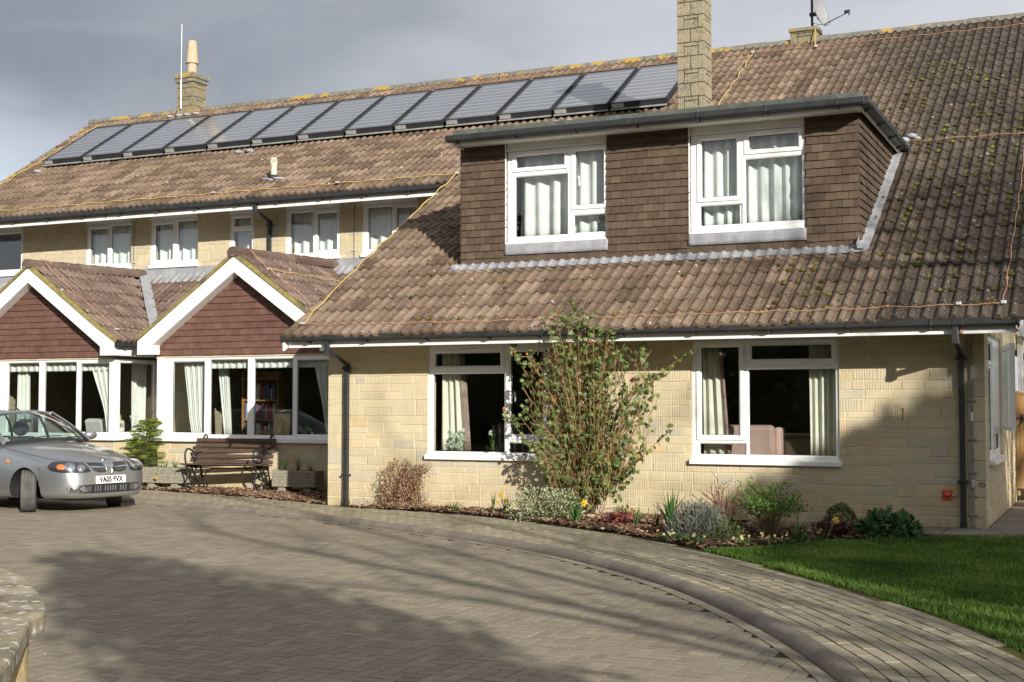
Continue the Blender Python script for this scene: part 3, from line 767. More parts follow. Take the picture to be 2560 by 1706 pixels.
mb = MB(); mb.box(DX0 + .08, FY, 5.39, DX1 + .11, FY + .025, 5.51); mb.box(DX1 + .085, FY + .025, 5.39, DX1 + .11, 21.2, 5.51); mb.box(DX0 + .03, FY + .025, 5.39, DX0 + .055, 21.2, 5.51)
mb.box(DX0 + .08, FY + .025, 5.425, DX1 + .085, DY - .002, 5.435)
part(mb, 'fascia', MAT['white_paint'], dormer, bevel=.003)
mb = MB()
mb.box(DX0 + .08, FY + .04, 5.51, DX1 + .09, 21.4, 5.575)
for (x0, y0, x1, y1) in ((DX0 + .04, FY - .015, DX1 + .13, FY + .10), (DX1 + .02, FY + .102, DX1 + .13, 21.5), (DX0 + .04, FY + .102, DX0 + .15, 21.5)):
    mb.prism([(x0, y0, 5.514), (x1, y0, 5.514), (x1, y0 + .02, 5.625), (x0, y0 + .02, 5.625)] if y1 - y0 < .2 else [(x0, y0, 5.514), (x1, y0, 5.514), (x1, y0, 5.625), (x0, y0, 5.625)], (0, (y1 - y0), 0))
part(mb, 'flat_roof', MAT['felt'], dormer, bevel=.022)
gutter('gutter', lambda t, n, z: Vector((DX0 - .02 + t, FY - .005 - n, z)), 6.14, 5.435, [.16, 1.1, 2.06, 3.0, 3.9, 4.85, 5.8], dormer, joints=[2.85])
gutter('gutter', lambda t, n, z: Vector((DX1 + .115 + n, FY - .10 + t, z)), 3.75, 5.435, [.4, 1.4, 2.4, 3.2], dormer)
for i, (a, c) in enumerate(DW):
    nf = -.02
    if i == 0:
        cells = [(-8.381, 5.14, -7.60, 5.308, 'sash'), (-8.40, 4.075, -7.545, 4.99, 'fixed'), (-7.40, 4.50, -6.96, 5.315, 'sash'), (-7.43, 4.085, -6.925, 4.34, 'fixed')]
        ve = [(-8.24, 5.345, -7.83, 5.375)]; lab = 'left one of the two dormer windows'
    else:
        cells = [(-5.437, 4.485, -4.935, 5.305, 'sash'), (-5.46, 4.08, -4.86, 4.355, 'fixed'), (-4.74, 5.128, -4.05, 5.318, 'sash'), (-4.795, 4.085, -3.995, 4.985, 'fixed')]
        ve = [(-4.62, 5.355, -4.22, 5.385)]; lab = 'right one of the two dormer windows'
    window('window', TD, (a, dz(4.0), c, dz(5.40)), dcell(cells), (a - .0, dz(3.955), c - .01, dz(4.0), .035), nf, lab, dcell(ve), [(-7.385 * DQ, dz(4.93))] if i == 0 else [])
    mb = MB(); mb.box(a, DY + .0, dz(5.42), c, DY + .06, 5.43); mb.box(a - .0, DY - .025, dz(5.40), c - .01, DY + .06, dz(5.42)); mb.box(a - .022, DY - .034, dz(3.96), a - .001, DY + .06, 5.43)
    part(mb, 'head_panel', MAT['white_paint'], dormer, bevel=.003)
    mb = MB(); n = 40                                              # dressed lead apron under the sill
    base = len(mb.v)
    for r in range(4):
        for k in range(n + 1):
            u = a - .03 + (c - a + .05) * k / n; z = dz(3.955) - .16 * r / 3 + (0.006 * noise.noise((u * 3, 1, r)) if r == 3 else 0)
            mb.vert((u, DY - .022 - .012 * r / 3 + .004 * noise.noise((u * 5, r * 2, 3)), z))
    for r in range(3):
        for k in range(n): q = base + r * (n + 1) + k; mb.face((q, q + 1, q + n + 2, q + n + 1))
    o = part(mb, 'lead_apron', MAT['lead'], dormer, smooth=True); md = o.modifiers.new('s', 'SOLIDIFY'); md.thickness = .008
mb = MB()                                                         # lead flashing along the foot and up the cheek
sfl = (17.84 - RO.y) / RV.y; sdy = (DY - RO.y) / RV.y
wavy(mb, RO, RU, RV, RN, DX0 - .10, DX1 + .12, sfl - .01, sdy + .03, .052, amp=.55)
n = 46; base = len(mb.v)
for i in range(n + 1):
    y = 17.86 + (21.62 - 17.86) * i / n
    for k, (dx, h) in enumerate(((0.0, .17), (.004, .085), (.07, .080), (.15, .070))):
        q = rp(DX1 + dx, y, h + .012 * math.sin(i * .9) * (k > 0) + .01 * noise.noise((i * .7, k, 2))); mb.vert(q)
for i in range(n):
    for k in range(3): q = base + i * 4 + k; mb.face((q, q + 1, q + 5, q + 4))
q = rp(DX1 + .1, 21.55, .06)
for (dx, dy, r) in ((0, 0, .10), (.10, .16, .09), (.03, -.2, .08), (.2, .05, .06)): mb.ellipsoid((q.x + dx, q.y + dy, q.z + dy * .57), (r, r * 1.2, r * .55), 8, 6)
q = rp(DX0 - .06, 17.9, .05); mb.ellipsoid(q, (.10, .09, .06), 8, 6)
o = part(mb, 'lead_flashing', MAT['lead'], dormer, smooth=True)

# ================= upper floor of the left wing =============================
UY = 22.42; TU = T_front(UY)
UW = dict(a=(-24.2, -22.43), b=(-20.574, -19.333), c=(-18.797, -17.55), d=(-16.73, -16.136), e=(-15.347, -14.061), f=(-13.538, -12.30))
stone_wall('wall', TU, -24.3, -10.85, 2.6, 5.53, [(a, 4.40, c, 5.44) for a, c in UW.values()], seed=21)
mb = MB()
mb.box(-24.4, 21.53, 5.36, -11.4, 21.555, 5.52); mb.box(-24.4, 21.555, 5.53, -11.15, UY - .003, 5.54)
part(mb, 'fascia', MAT['white_paint'], bevel=.003)
gutter('gutter', lambda t, n, z: Vector((-24.0 + t, 21.527 - n, z)), 12.70, 5.462, [.3 + .98 * i for i in range(13)], joints=[4.1, 8.57])
downpipe(-15.43, 21.46, 5.462, -15.71, UY - .012, 5.21, 4.25, (5.17,))
def uw(k, cells, lab, **kw):
    a, c = UW[k]
    mb = MB(); mb.box(a, UY - .015, 5.44, c, UY + .03, 5.529); part(mb, 'head_panel', MAT['white_paint'])
    window('window', TU, (a, 4.485, c, 5.44), cells, (a - .02, 4.40, c + .02, 4.485, .05), -.02, lab, **kw)
uw('a', [(-24.1, 4.56, -22.51, 5.37, 'fixed')], 'dark upper window at the left edge')
uw('b', [(-20.462, 4.585, -20.00, 5.33, 'sash'), (-19.88, 4.56, -19.36, 5.375, 'fixed')], 'first pair of upper panes left of the gables', vents=[(-20.40, 5.365, -20.06, 5.385)])
uw('c', [(-18.68, 4.585, -18.232, 5.33, 'sash'), (-18.08, 4.56, -17.58, 5.375, 'fixed')], 'upper window between the two gable peaks')
uw('d', [(-16.64, 4.56, -16.21, 5.08, 'fixed'), (-16.62, 5.20, -16.23, 5.345, 'sash')], 'narrow upper window beside the right gable peak')
uw('e', [(-15.24, 4.56, -14.72, 5.375, 'fixed'), (-14.583, 4.60, -14.15, 5.33, 'sash')], 'upper window right of the downpipe')
uw('f', [(-13.42, 4.56, -12.895, 5.375, 'fixed'), (-12.76, 4.60, -12.36, 5.33, 'sash')], 'upper window partly hidden by the lower roof verge')

# ================= gabled bays ==============================================
BY = 19.38; GZ = 4.20; TAN = .70; HALF = 2.14
c35, s35 = math.cos(math.atan(TAN)), math.sin(math.atan(TAN))
def gable(xc, xl, xr, seed):
    BZ = GZ - HALF * TAN
    mb = MB(); TB = T_front(BY)
    ins = lambda u, z: abs(u - xc) * TAN < 4.02 - z + .03
    plain_tiles(mb, TB, xl, xr, 2.395, 4.05, [], g=.1155, seed=seed, inside=ins)
    # angled edge tiles along the left rake
    g = part(mb, 'gable', MAT['cladding_red'])
    mb = MB(); z = 2.395; r = 0
    while z < 3.75:
        xe = xc - (4.02 - z) / TAN + .05
        if xe > xl - .05:
            P = [(xe + .02, .012, z + .03), (xe + .17, .034, z - .004), (xe + .25, .034, z + .05), (xe + .28, .018, z + .16), (xe + .12, .014, z + .18)]
            mb.prism([TB @ Vector(q) for q in P], (0, .012, 0), 0, random.random())
        z += .1155
    part(mb, 'edge_tile', MAT['cladding_red'], g)
    mb = MB(); mb.prism([(xl + .01, BY + .004, 2.41), (xr - .01, BY + .004, 2.41), (xr - .01, BY + .004, 2.62), (xc, BY + .004, 4.08), (xl + .01, BY + .004, 2.62)], (0, .1, 0)); mb.box(xl + .02, BY + .0, 2.355, xr - .02, BY + .1, 2.41)
    part(mb, 'gable_backing', MAT['mortar'], g)
    # roof slopes
    mb = MB(); tot = HALF / c35 + .06
    O = Vector((xc + HALF + .05, 0, BZ - .035)); V = Vector((-c35, 0, s35)); N = Vector((s35, 0, c35)); tt = tot / 6
    valley = lambda s: 22.42 - max(0, (s * -s35 + (GZ - BZ))) / TAN * .995
    far = (lambda s: 20.32 + s * .0 + (22.42 - 20.32) * (s / tot)) if xc < -17 else (lambda s: 22.42)
    pantiles(mb, O, Vector((0, 1, 0)), V, N, tot, tt, lambda s: 19.14, far, seed + 1)
    O2 = Vector((xc - HALF - .05, 0, BZ - .035)); V2 = Vector((c35, 0, s35)); N2 = Vector((-s35, 0, c35))
    pantiles(mb, O2, Vector((0, 1, 0)), V2, N2, tot, tt, lambda s: 19.14, lambda s: 22.42, seed + 2)
    mb.prism([(xc, 19.20, GZ - .10), (xc + HALF, 19.20, BZ - .10), (xc + HALF - .05, 19.20, BZ - .16), (xc, 19.20, GZ - .19), (xc - HALF + .05, 19.20, BZ - .16), (xc - HALF, 19.20, BZ - .10)], (0, 1.1, 0), 0, .4)
    rf = part(mb, 'bay_roof', MAT['bay_tile'], smooth=38)
    mb = MB(); y = 19.10; rng = random.Random(seed)
    while y < 22.4:
        L = min(.445, 22.42 - y); z = GZ - .02 + .10 * (y - 19.1) / 3.3
        pts = [Vector((xc - .125 * math.cos(PI * k / 8), y, z + .115 * math.sin(PI * k / 8))) for k in range(9)] + [Vector((xc + .11, y, z - .06)), Vector((xc - .11, y, z - .06))]
        mb.prism(pts, (0, L - .008, 0), 0, rng.random()); y += L
    part(mb, 'bay_ridge', MAT['bay_tile'], rf, smooth=40)
    mb = MB()
    for sg in (-1, 1):
        n = 16; P1 = []; P2 = []
        for k in range(n + 1):
            t = k / n; x = xc + sg * HALF * 1.005 * t; z = GZ - HALF * TAN * t - .085 + (.03 * max(0, t - .8) * 5)
            P1.append((x, z + .09 + .012 * noise.noise((k * .8, xc, 1)))); P2.append((x, z + .02))
        for k in range(n):
            a, b, c, d = P1[k], P1[k + 1], P2[k + 1], P2[k]
            mb.hexa([(d[0], 19.115, d[1]), (c[0], 19.115, c[1]), (c[0], 19.19, c[1]), (d[0], 19.19, d[1]), (a[0], 19.125, a[1]), (b[0], 19.125, b[1]), (b[0], 19.20, b[1]), (a[0], 19.20, a[1])])
    part(mb, 'verge', MAT['mortar_verge'], rf)
    mb = MB()
    for sg in (-1, 1):
        top = GZ - .075
        P = [(xc, top), (xc + sg * (HALF - .005), top - HALF * TAN + .03), (xc + sg * (HALF - .005), 2.41), (xc + sg * (HALF - .34), 2.41), (xc + sg * (HALF - .34), top - (HALF - .34) * TAN - .285), (xc, top - .285)]
        mb.prism([(p[0], 19.14, p[1]) for p in P], (0, .03, 0))
        mb.prism([(xc, 19.172, top - .285), (xc + sg * (HALF - .34), 19.172, top - .285 - (HALF - .34) * TAN), (xc + sg * (HALF - .34), 19.172, top - .255 - (HALF - .34) * TAN), (xc, 19.172, top - .25)], (0, .245, 0))
        xa = xc + sg * (HALF - .34); xb = xc + sg * (HALF - .006)
        mb.box(min(xa, xb), 19.172, 2.412, max(xa, xb), 20.3, 2.43)                 # underside of the boxed end
        mb.box(min(xb, xb - sg * .03), 19.172, 2.432, max(xb, xb - sg * .03), 20.3, 2.64)
        mb.box(min(xa, xa + sg * .02), 19.172, 2.432, max(xa, xa + sg * .02), BY - .002, 2.70)
    part(mb, 'barge_board', MAT['white_paint'], g, bevel=.003)
    gutter('gutter', lambda t, n, z: Vector((xc + HALF - .005 + n, 19.15 + t, z)), 1.25, BZ - .14, [.2, 1.0], g)
gable(-14.19, -16.10, -12.28, 31); gable(-19.0, -20.9, -17.10, 41)
# lean-to roof behind the gables, its lead flashing and valley gutter
mb = MB(); la = math.atan(.70); LV = Vector((0, math.cos(la), math.sin(la))); LN = Vector((0, -math.sin(la), math.cos(la))); LO = Vector((0, 20.25, 2.70))
pantiles(mb, LO, RU, LV, LN, 2.66, .38, lambda s: -24.2, lambda s: -10.9, 51)
mb.prism([LO + RU * -24.2 + LN * -.03, LO + RU * -10.85 + LN * -.03, LO + RU * -10.85 + LN * -.03 + LV * 2.6, LO + RU * -24.2 + LN * -.03 + LV * 2.6], LN * -.08)
lean = part(mb, 'bay_roof', MAT['bay_tile'], smooth=38)
mb = MB(); wavy(mb, LO, RU, LV, LN, -24.2, -11.42, 2.30, 2.64, .040, amp=.7, seed=5)
nn = 120; base = len(mb.v)
for i in range(nn + 1):
    x = -24.2 + (24.2 - 11.42) * i / nn
    for k in range(3): mb.vert((x, UY - .012 - .03 * (k == 0) + .006 * noise.noise((x * 2, k, 4)), 4.20 + .10 * k + (.012 * noise.noise((x * 1.3, 9, 9)) if k == 2 else 0)))
for i in range(nn):
    for k in range(2): q = base + i * 3 + k; mb.face((q, q + 1, q + 4, q + 3))
part(mb, 'lead_flashing', MAT['lead'], lean, smooth=True)
mb = MB(); pts = [Vector((-18.95 + t, 22.40 - t, GZ - .7 * t + .085)) for t in np.linspace(0.05, 2.1, 14)]
mb.strip(pts, .20, .02, nrm=Vector((.5, -.5, .7))); part(mb, 'valley_gutter', MAT['lead'], lean)
# bay walls and glazing
goldish = lambda r: r.choice((r.uniform(0, .12), r.uniform(.85, 1), r.uniform(.4, .75), r.uniform(.4, .75)))
TB = T_front(BY + .02)
stone_wall('wall', TB, -16.05, -12.25, 0, .835, depth=.22, seed=61, tone=goldish); stone_wall('wall', TB, -20.85, -17.05, 0, .835, depth=.22, seed=62, tone=goldish)
stone_wall('wall', T_right(-17.05), BY + .24, 20.6, 0, .835, depth=.22, seed=63, tone=goldish)
stone_wall('wall', T_front(20.62), -17.0, -15.9, 0, 2.75, depth=.2, seed=64, tone=goldish); stone_wall('wall', T_front(20.62), -12.3, -10.85, 0, 2.75, depth=.2, seed=65)
hz, gz1, gz0 = 2.355, 2.30, .965
window('window', TB, (-16.03, .93, -12.25, hz), [(-15.715, gz0 + .03, -15.01, gz1 - .03, 'sash'), (-14.88, gz0, -14.075, gz1, 'fixed'), (-13.925, gz0, -13.12, gz1, 'fixed'), (-13.02, gz0 + .02, -12.34, gz1 - .03, 'fixed')], (-16.17, .835, -12.22, .93, .09), -.0, 'bay window behind the bench', handles=[(-12.75, 1.0)])
window('window', TB, (-20.85, .93, -17.06, hz), [(-20.75, gz0, -20.0, gz1, 'fixed'), (-19.73, gz0, -18.945, gz1, 'fixed'), (-18.795, gz0, -18.01, gz1, 'fixed'), (-17.90, gz0 + .02, -17.19, gz1 - .03, 'fixed')], (-20.9, .835, -17.0, .93, .09), -.0, 'bay window behind the silver car')
window('window', T_right(-17.05), (BY + .07, .93, 20.58, hz), [(BY + .17, gz0 + .02, 20.47, gz1 - .02, 'fixed')], (BY - .05, .835, 20.6, .93, .08), -.0, 'right return of the left bay')
window('window', T_left(-16.05), (BY + .1, .93, 20.58, hz), [(BY + .2, gz0 + .02, 20.47, gz1 - .02, 'fixed')], (BY + .1, .835, 20.6, .93, .04), -.02, 'left return of the right bay')
for x0, x1 in ((-17.18, -17.03), (-16.06, -15.93)): mb = MB(); mb.box(x0, BY - .01, .935, x1, BY + .10, hz); part(mb, 'corner_post', MAT['white_plastic'], bevel=.012)
# rear extension glimpsed past the corner
mb = MB(); mb.box(-1.485, 22.62, 0, -.2, 22.75, 1.7); wl = part(mb, 'wall', MAT['mortar'])
window('window', T_front(22.6), (-1.485, 1.68, -.3, 2.58), [(-1.40, 1.72, -.9, 2.52, 'fixed')], None, 0, 'white window beyond the garden gate')
mb = MB(); mb.box(-1.44, 22.4, 2.58, -.2, 23.5, 2.66); part(mb, 'fascia', MAT['white_paint'])
gutter('gutter', lambda t, n, z: Vector((-1.40 + t, 22.39 - n, z)), 1.1, 2.62, [.3])

# ---- rooms: dark interiors behind the glass
def room(x0, y0, x1, y1, z0, z1, ly=None, ry=None):
    mb = MB(); e = .04
    mb.box(x0, y1, z0, x1, y1 + e, z1, 0); mb.box(x0 - e, ly or y0, z0, x0, y1 + e, z1, 0); mb.box(x1, ry or y0, z0, x1 + e, y1 + e, z1, 0)
    mb.box(x0 - e, y0, z0 - e, x1 + e, y1 + e, z0, 1); mb.box(x0 - e, y0, z1, x1 + e, y1 + e, z1 + e, 2)
    part(mb, 'interior', [MAT['room_wall'], MAT['room_floor'], MAT['room_ceiling']])
room(-10.5, YW + .26, -6.7, 21.8, .02, 2.55); room(-6.6, YW + .26, -1.8, 21.8, .02, 2.55)
room(-15.95, BY + .25, -12.4, 24.5, .02, 2.50, ly=20.62); room(-20.7, BY + .25, -17.14, 24.5, .02, 2.50, ry=20.62)
room(DX0 + .15, DY + .11, -6.2, 21.6, 3.5, 5.46); room(-6.1, DY + .11, DX1 - .15, 21.6, 3.5, 5.46)
for x0, x1 in ((-24.2, -21.5), (-21.4, -17.2), (-17.1, -15.8), (-15.7, -11.6)): room(x0, UY + .26, x1, 25.5, 3.0, 5.53)

# ---- chimneys
def block_chimney(name, x0, y0, x1, y1, z0, z1, seed, mat='chimney_stone'):
    mb = MB(); rng = random.Random(seed); z = z0; r = 0; H = .237; J = .010
    mb.box(x0 + .008, y0 + .008, z0, x1 - .008, y1 - .008, z1, 1)
    def blk(T, a, b, c, d):
        nf = rng.uniform(-.002, .003); i = .005; base = len(mb.v); rv = rng.uniform(.2, .7); ab = rng.uniform(.6, 1)
        for q in ((a, -.009, b), (c, -.009, b), (c, -.009, d), (a, -.009, d), (a + i, nf, b + i), (c - i, nf, b + i), (c - i, nf, d - i), (a + i, nf, d - i)): mb.v.append((T @ Vector(q))[:])
        for q in ((4, 5, 6, 7), (0, 1, 5, 4), (1, 2, 6, 5), (2, 3, 7, 6), (3, 0, 4, 7)): mb.face([base + k for k in q], 0, rv, ab)
    while z < z1 - .02:
        h = min(H, z1 - z)
        for (T, a, c) in ((T_front(y0), x0, x1), (T_right(x1), y0, y1), (T_left(x0), y0, y1)):
            w = c - a
            if r % 2: blk(T, a, z, a + w * .24, z + h - J); blk(T, a + w * .24 + J, z, a + w * .76, z + h * .66); blk(T, a + w * .24 + J, z + h * .66 + J, a + w * .76, z + h - J); blk(T, a + w * .76 + J, z, c, z + h - J)
            else: blk(T, a, z, a + w * .5 - J, z + h - J); blk(T, a + w * .5, z, c, z + h - J)
        z += H; r += 1
    return part(mb, name, [MAT[mat], MAT['joint_sand']], fixn=True)
block_chimney('chimney', -6.88, 21.875, -6.40, 22.34, 5.4, 9.7, 3)
mb = MB(); mb.box(-6.95, 21.80, 9.7, -6.33, 22.41, 9.82); part(mb, 'chimney_cap', MAT['chimney_stone'])
def cap_chimney():
    x0, x1, y0, y1 = -22.15, -21.62, 27.37, 27.90; z1 = 9.95
    c = block_chimney('chimney', x0, y0, x1, y1, 9.0, z1 - .1, 5, 'stub_stone')
    mb = MB(); mb.box(x0 - .035, y0 - .035, z1 - .10, x1 + .035, y1 + .035, z1); mb.box(x0 - .06, y0 - .06, z1 + .006, x1 + .06, y1 + .06, z1 + .11)
    cx, cy = (x0 + x1) / 2, (y0 + y1) / 2
    base = [(x0 - .04, y0 - .04, z1 + .11), (x1 + .04, y0 - .04, z1 + .11), (x1 + .04, y1 + .04, z1 + .11), (x0 - .04, y1 + .04, z1 + .11)]
    top = [(cx - .12, cy - .12, z1 + .21), (cx + .12, cy - .12, z1 + .21), (cx + .12, cy + .12, z1 + .21), (cx - .12, cy + .12, z1 + .21)]
    mb.hexa(base + top); part(mb, 'chimney_cap', MAT['ridge_tile'], c, bevel=.015)
    mb = MB(); mb.lathe([(.125, 0), (.125, .27), (.12, .30)], (cx, cy, z1 + .18), 24); mb.lathe([(.165, .27), (.165, .30), (.115, .86), (.10, .87), (.10, .80)], (cx, cy, z1 + .18), 24)
    part(mb, 'chimney_pot', MAT['pot_lichen'], c, smooth=40)
cap_chimney()
def stub():
    c = block_chimney('chimney', -6.15, 27.42, -5.60, 27.86, 8.8, 9.306, 9, 'stub_stone')
    mb = MB(); mb.box(-6.18, 27.39, 9.306, -5.57, 27.90, 9.385); part(mb, 'chimney_cap', MAT['stub_stone'], c, bevel=.012)
stub()
# ================================================================== ground
ZR = -.07
KB = [(-30, 17.6), (-22, 17.35), (-17.5, 17.12), (-15.6, 16.98), (-14.416, 16.73), (-13.017, 16.46), (-11.115, 15.80), (-9.342, 15.044), (-8.492, 14.624), (-7.631, 14.191), (-6.808, 13.722), (-6.06, 13.25), (-5.301, 12.69), (-4.563, 12.03), (-3.869, 11.318), (-3.336, 10.69), (-2.774, 9.913), (-2.227, 9.061), (-1.744, 8.198), (-1.40, 7.46), (-.98, 6.3), (-.65, 5.1), (-.45, 3.8), (-.35, 2.0), (-.35, -4), (-.35, -12)]
KC = resample(catmull([(x, y, 0) for x, y in KB], 10), .105)
def normal2(C, i):
    d = C[min(i + 1, len(C) - 1)] - C[max(i - 1, 0)]; d.normalize(); return Vector((-d.y, d.x, 0))       # towards the house
PE = [(-30, 19.0), (-24, 18.95), (-18.5, 18.85), (-15.6, 18.65), (-14.95, 18.47), (-13.96, 18.2), (-12.46, 17.74), (-11.2, 17.18), (-10.4, 16.80), (-8.577, 16.375), (-7.488, 15.962), (-6.337, 15.24), (-5.868, 14.95), (-5.089, 14.382), (-4.228, 13.577), (-3.741, 13.114), (-2.977, 12.20), (-2.283, 11.347), (-1.826, 10.75), (-1.295, 10.02), (-.821, 9.25), (-.52, 8.5), (-.1, 7.2), (.25, 5.6), (.5, 3.8), (.6, 2.0), (.6, -4), (.6, -12)]
PC = resample(catmull([(x, y, 0) for x, y in PE], 10), .12)
def sheet(name, poly, z, mat, kind='structure', label=None):
    from mathutils.geometry import tessellate_polygon
    P = [Vector((p[0], p[1], z)) for p in poly]; mb = MB()
    for p in P: mb.vert(p)
    for t in tessellate_polygon([P]): mb.face(t)
    o = mb.build(name, MAT[mat]); bm = bmesh.new(); bm.from_mesh(o.data)
    for f in bm.faces:
        if f.normal.z < 0: f.normal_flip()
    bm.to_mesh(o.data); bm.free(); tag(o, kind=kind); return o
mb = MB(); mb.box(-220, -160, -.6, 160, 200, -.10); o = mb.build('ground', MAT['meadow']); tag(o, kind='structure')
# driveway: bed of jointing sand, then individual herringbone bricks
sheet('driveway_bed', [(-30, -12)] + [(p.x, p.y) for p in KC[::-1]][::3] + [(-30, 17.6)], ZR - .0035, 'joint_sand')
cam2 = Vector((0, 0)); 
def visible(x, y, m=1.06):
    fx, fy = -math.sin(R(24.65)), math.cos(R(24.65)); d = x * fx + y * fy; r = x * math.cos(R(24.65)) + y * math.sin(R(24.65))
    return d > 2.4 and abs(r) < d * .3865 * m + .5
drive_poly = [(-30, -12)] + [(p.x, p.y) for p in KC[::-1]][::3] + [(-30, 17.6)]
border_poly = []
for i in range(0, len(KC), 3):
    n = normal2(KC, i); p = KC[i] - n * .085; border_poly.append((p.x, p.y))
inner_poly = [(-30, -12)] + border_poly[::-1] + [(-30, 17.4)]
def brick(mb, c, ux, uy, hx, hy, z, th=.004, rng=random, e=.0012):
    rv = min(1, max(0, rng.gauss(.5, .20))); z += rng.uniform(-.0008, .0010); tx, ty = rng.uniform(-.0007, .0007), rng.uniform(-.0007, .0007)
    base = len(mb.v)
    for (sx, sy) in ((-1, -1), (1, -1), (1, 1), (-1, 1)):
        mb.v.append((c[0] + ux[0] * hx * sx + uy[0] * hy * sy, c[1] + ux[1] * hx * sx + uy[1] * hy * sy, z - th))
    for (sx, sy) in ((-1, -1), (1, -1), (1, 1), (-1, 1)):
        a, b = (hx - e) * sx, (hy - e) * sy
        mb.v.append((c[0] + ux[0] * a + uy[0] * b, c[1] + ux[1] * a + uy[1] * b, z + tx * sx + ty * sy))
    for q in ((4, 5, 6, 7), (0, 1, 5, 4), (1, 2, 6, 5), (2, 3, 7, 6), (3, 0, 4, 7)): mb.face([base + k for k in q], 0, rv)
mb = MB(); W = .105; rng = random.Random(17)
x0, y0 = -21.0, 1.0
for j in range(int((18 - y0) / W)):
    for i in range(int(21.5 / W)):
        m = (i - j) % 4
        cx, cy = x0 + i * W, y0 + j * W
        if m == 0: hx, hy, px, py = W, W / 2, cx + W, cy + W / 2            # horizontal brick covers i, i+1
        elif m == 2: hx, hy, px, py = W / 2, W, cx + W / 2, cy + W       # vertical brick covers j, j+1
        else: continue
        if m == 2: px, py = cx + W / 2, cy + 0.0                        # covers j-1, j
        if not visible(px, py): continue
        if not inpoly(px, py, inner_poly): continue
        brick(mb, (px, py), (1, 0), (0, 1), hx - .0035, hy - .0035, ZR, rng=rng)
step = .21; acc = 0
for i in range(0, len(KC) - 1, 2):
    n = normal2(KC, i); c = KC[i] - n * .0625; d = Vector((n.y, -n.x, 0))
    if visible(c.x, c.y): brick(mb, (c.x, c.y), (d.x, d.y), (n.x, n.y), .1025, .05, ZR + .006, rng=rng)
o = mb.build('driveway', MAT['drive_brick'], fixn=False); tag(o, kind='structure')
# kerb of short bull-nosed blocks
mb = MB(); rng = random.Random(4)
sec = [(0.0, -.09), (0.0, .004), (.006, .026), (.020, .047), (.040, .062), (.066, .071), (.112, .074), (.114, .0)]
for i in range(2, len(KC) - 3, 1):
    if KC[i].y < -4: break
    a, n = KC[i], normal2(KC, i); K = len(sec); rv = rng.random()
    if i % 2 == 0: rv0 = rv
    for (t, h) in sec:
        e = .0022 * noise.noise((a.x * 3, a.y * 3, t * 30)); q = a + n * (t + e); mb.vert((q.x, q.y, ZR + h + e))
    k0 = len(mb.v) - 2 * K
    if k0 >= 0:
        for k in range(K - 1): mb.face((k0 + k, k0 + k + 1, k0 + K + k + 1, k0 + K + k), 0, rv0)
o = mb.build('kerb', MAT['kerb_block'], smooth=50); tag(o, kind='structure')
# footpath: moss filled bed and rows of stretcher bricks that follow the kerb
KI = []
for i in range(0, len(KC), 4):
    n = normal2(KC, i); p = KC[i] + n * .105; KI.append((p.x, p.y))
path_poly = KI + [(p.x, p.y) for p in PC[::-1]][::3]
sheet('footpath_bed', path_poly, -.0055, 'joint_moss')
mb = MB(); rng = random.Random(23)
KF = catmull([(x, y, 0) for x, y in KB], 12)
for r in range(24):
    off = .114 + .105 * (r + .5); C = []
    for i in range(0, len(KF)):
        n = normal2(KF, i); C.append(KF[i] + n * off)
    C = resample(C, .105)
    for i in range((r % 2), len(C) - 1, 2):
        c = C[i]
        if not visible(c.x, c.y): continue
        n = normal2(C, i)
        ok = all(inpoly(c.x + n.x * q, c.y + n.y * q, path_poly) for q in (-.03, .05))
        if not ok: continue
        brick(mb, (c.x, c.y), (n.y, -n.x), (n.x, n.y), .1005, .0465, rng.uniform(-.002, .002), th=.005, rng=rng, e=.0015)
o = mb.build('footpath', MAT['path_brick'], fixn=False); tag(o, kind='structure')
# flower bed soil along the wall
LE = [(-3.95, 13.30), (-3.55, 13.75), (-3.2, 14.25), (-2.96, 14.74), (-2.5, 15.15), (-2.1, 15.45), (-1.56, 16.02), (-1.04, 16.38), (1.5, 16.5), (4, 16.5)]
bed = [(p.x, p.y) for p in PC if -10.9 < p.x < -3.9][::3] + LE[:6] + [(-1.95, 16.2), (-4.3, 16.25), (-5.2, 16.3), (-5.4, 17.0), (-10.8, 17.0)]
def mound(name, poly, mat, hmax, step=.10, kind='structure', z0=-.005, seed=1):
    xs = [p[0] for p in poly]; ys = [p[1] for p in poly]; mb = MB(); idx = {}
    nx, ny = int((max(xs) - min(xs)) / step) + 2, int((max(ys) - min(ys)) / step) + 2
    def edge(x, y):
        m = 9
        for i in range(len(poly)):
            a, b = Vector(poly[i]), Vector(poly[(i + 1) % len(poly)]); d = b - a; t = max(0, min(1, (Vector((x, y)) - a).dot(d) / max(d.length_squared, 1e-9)))
            m = min(m, (Vector((x, y)) - a - d * t).length)
        return m
    for i in range(nx):
        for j in range(ny):
            x, y = min(xs) + i * step, min(ys) + j * step; ins = inpoly(x, y, poly); e = edge(x, y)
            if not ins and e > step * 1.5: continue
            h = (min(1, e / .35) if ins else -.25) * hmax * (.7 + .5 * noise.noise((x * 2.3, y * 2.3, seed))) + .018 * noise.noise((x * 7, y * 7, seed)) * (1 if ins else .3)
            idx[i, j] = mb.vert((x, y, z0 + h))
    for (i, j) in list(idx):
        if (i + 1, j) in idx and (i, j + 1) in idx and (i + 1, j + 1) in idx: mb.face((idx[i, j], idx[i + 1, j], idx[i + 1, j + 1], idx[i, j + 1]))
    o = mb.build(name, MAT[mat], smooth=True, fixn=False); tag(o, kind=kind); return o
mound('flower_bed', bed, 'soil', .05, seed=3)
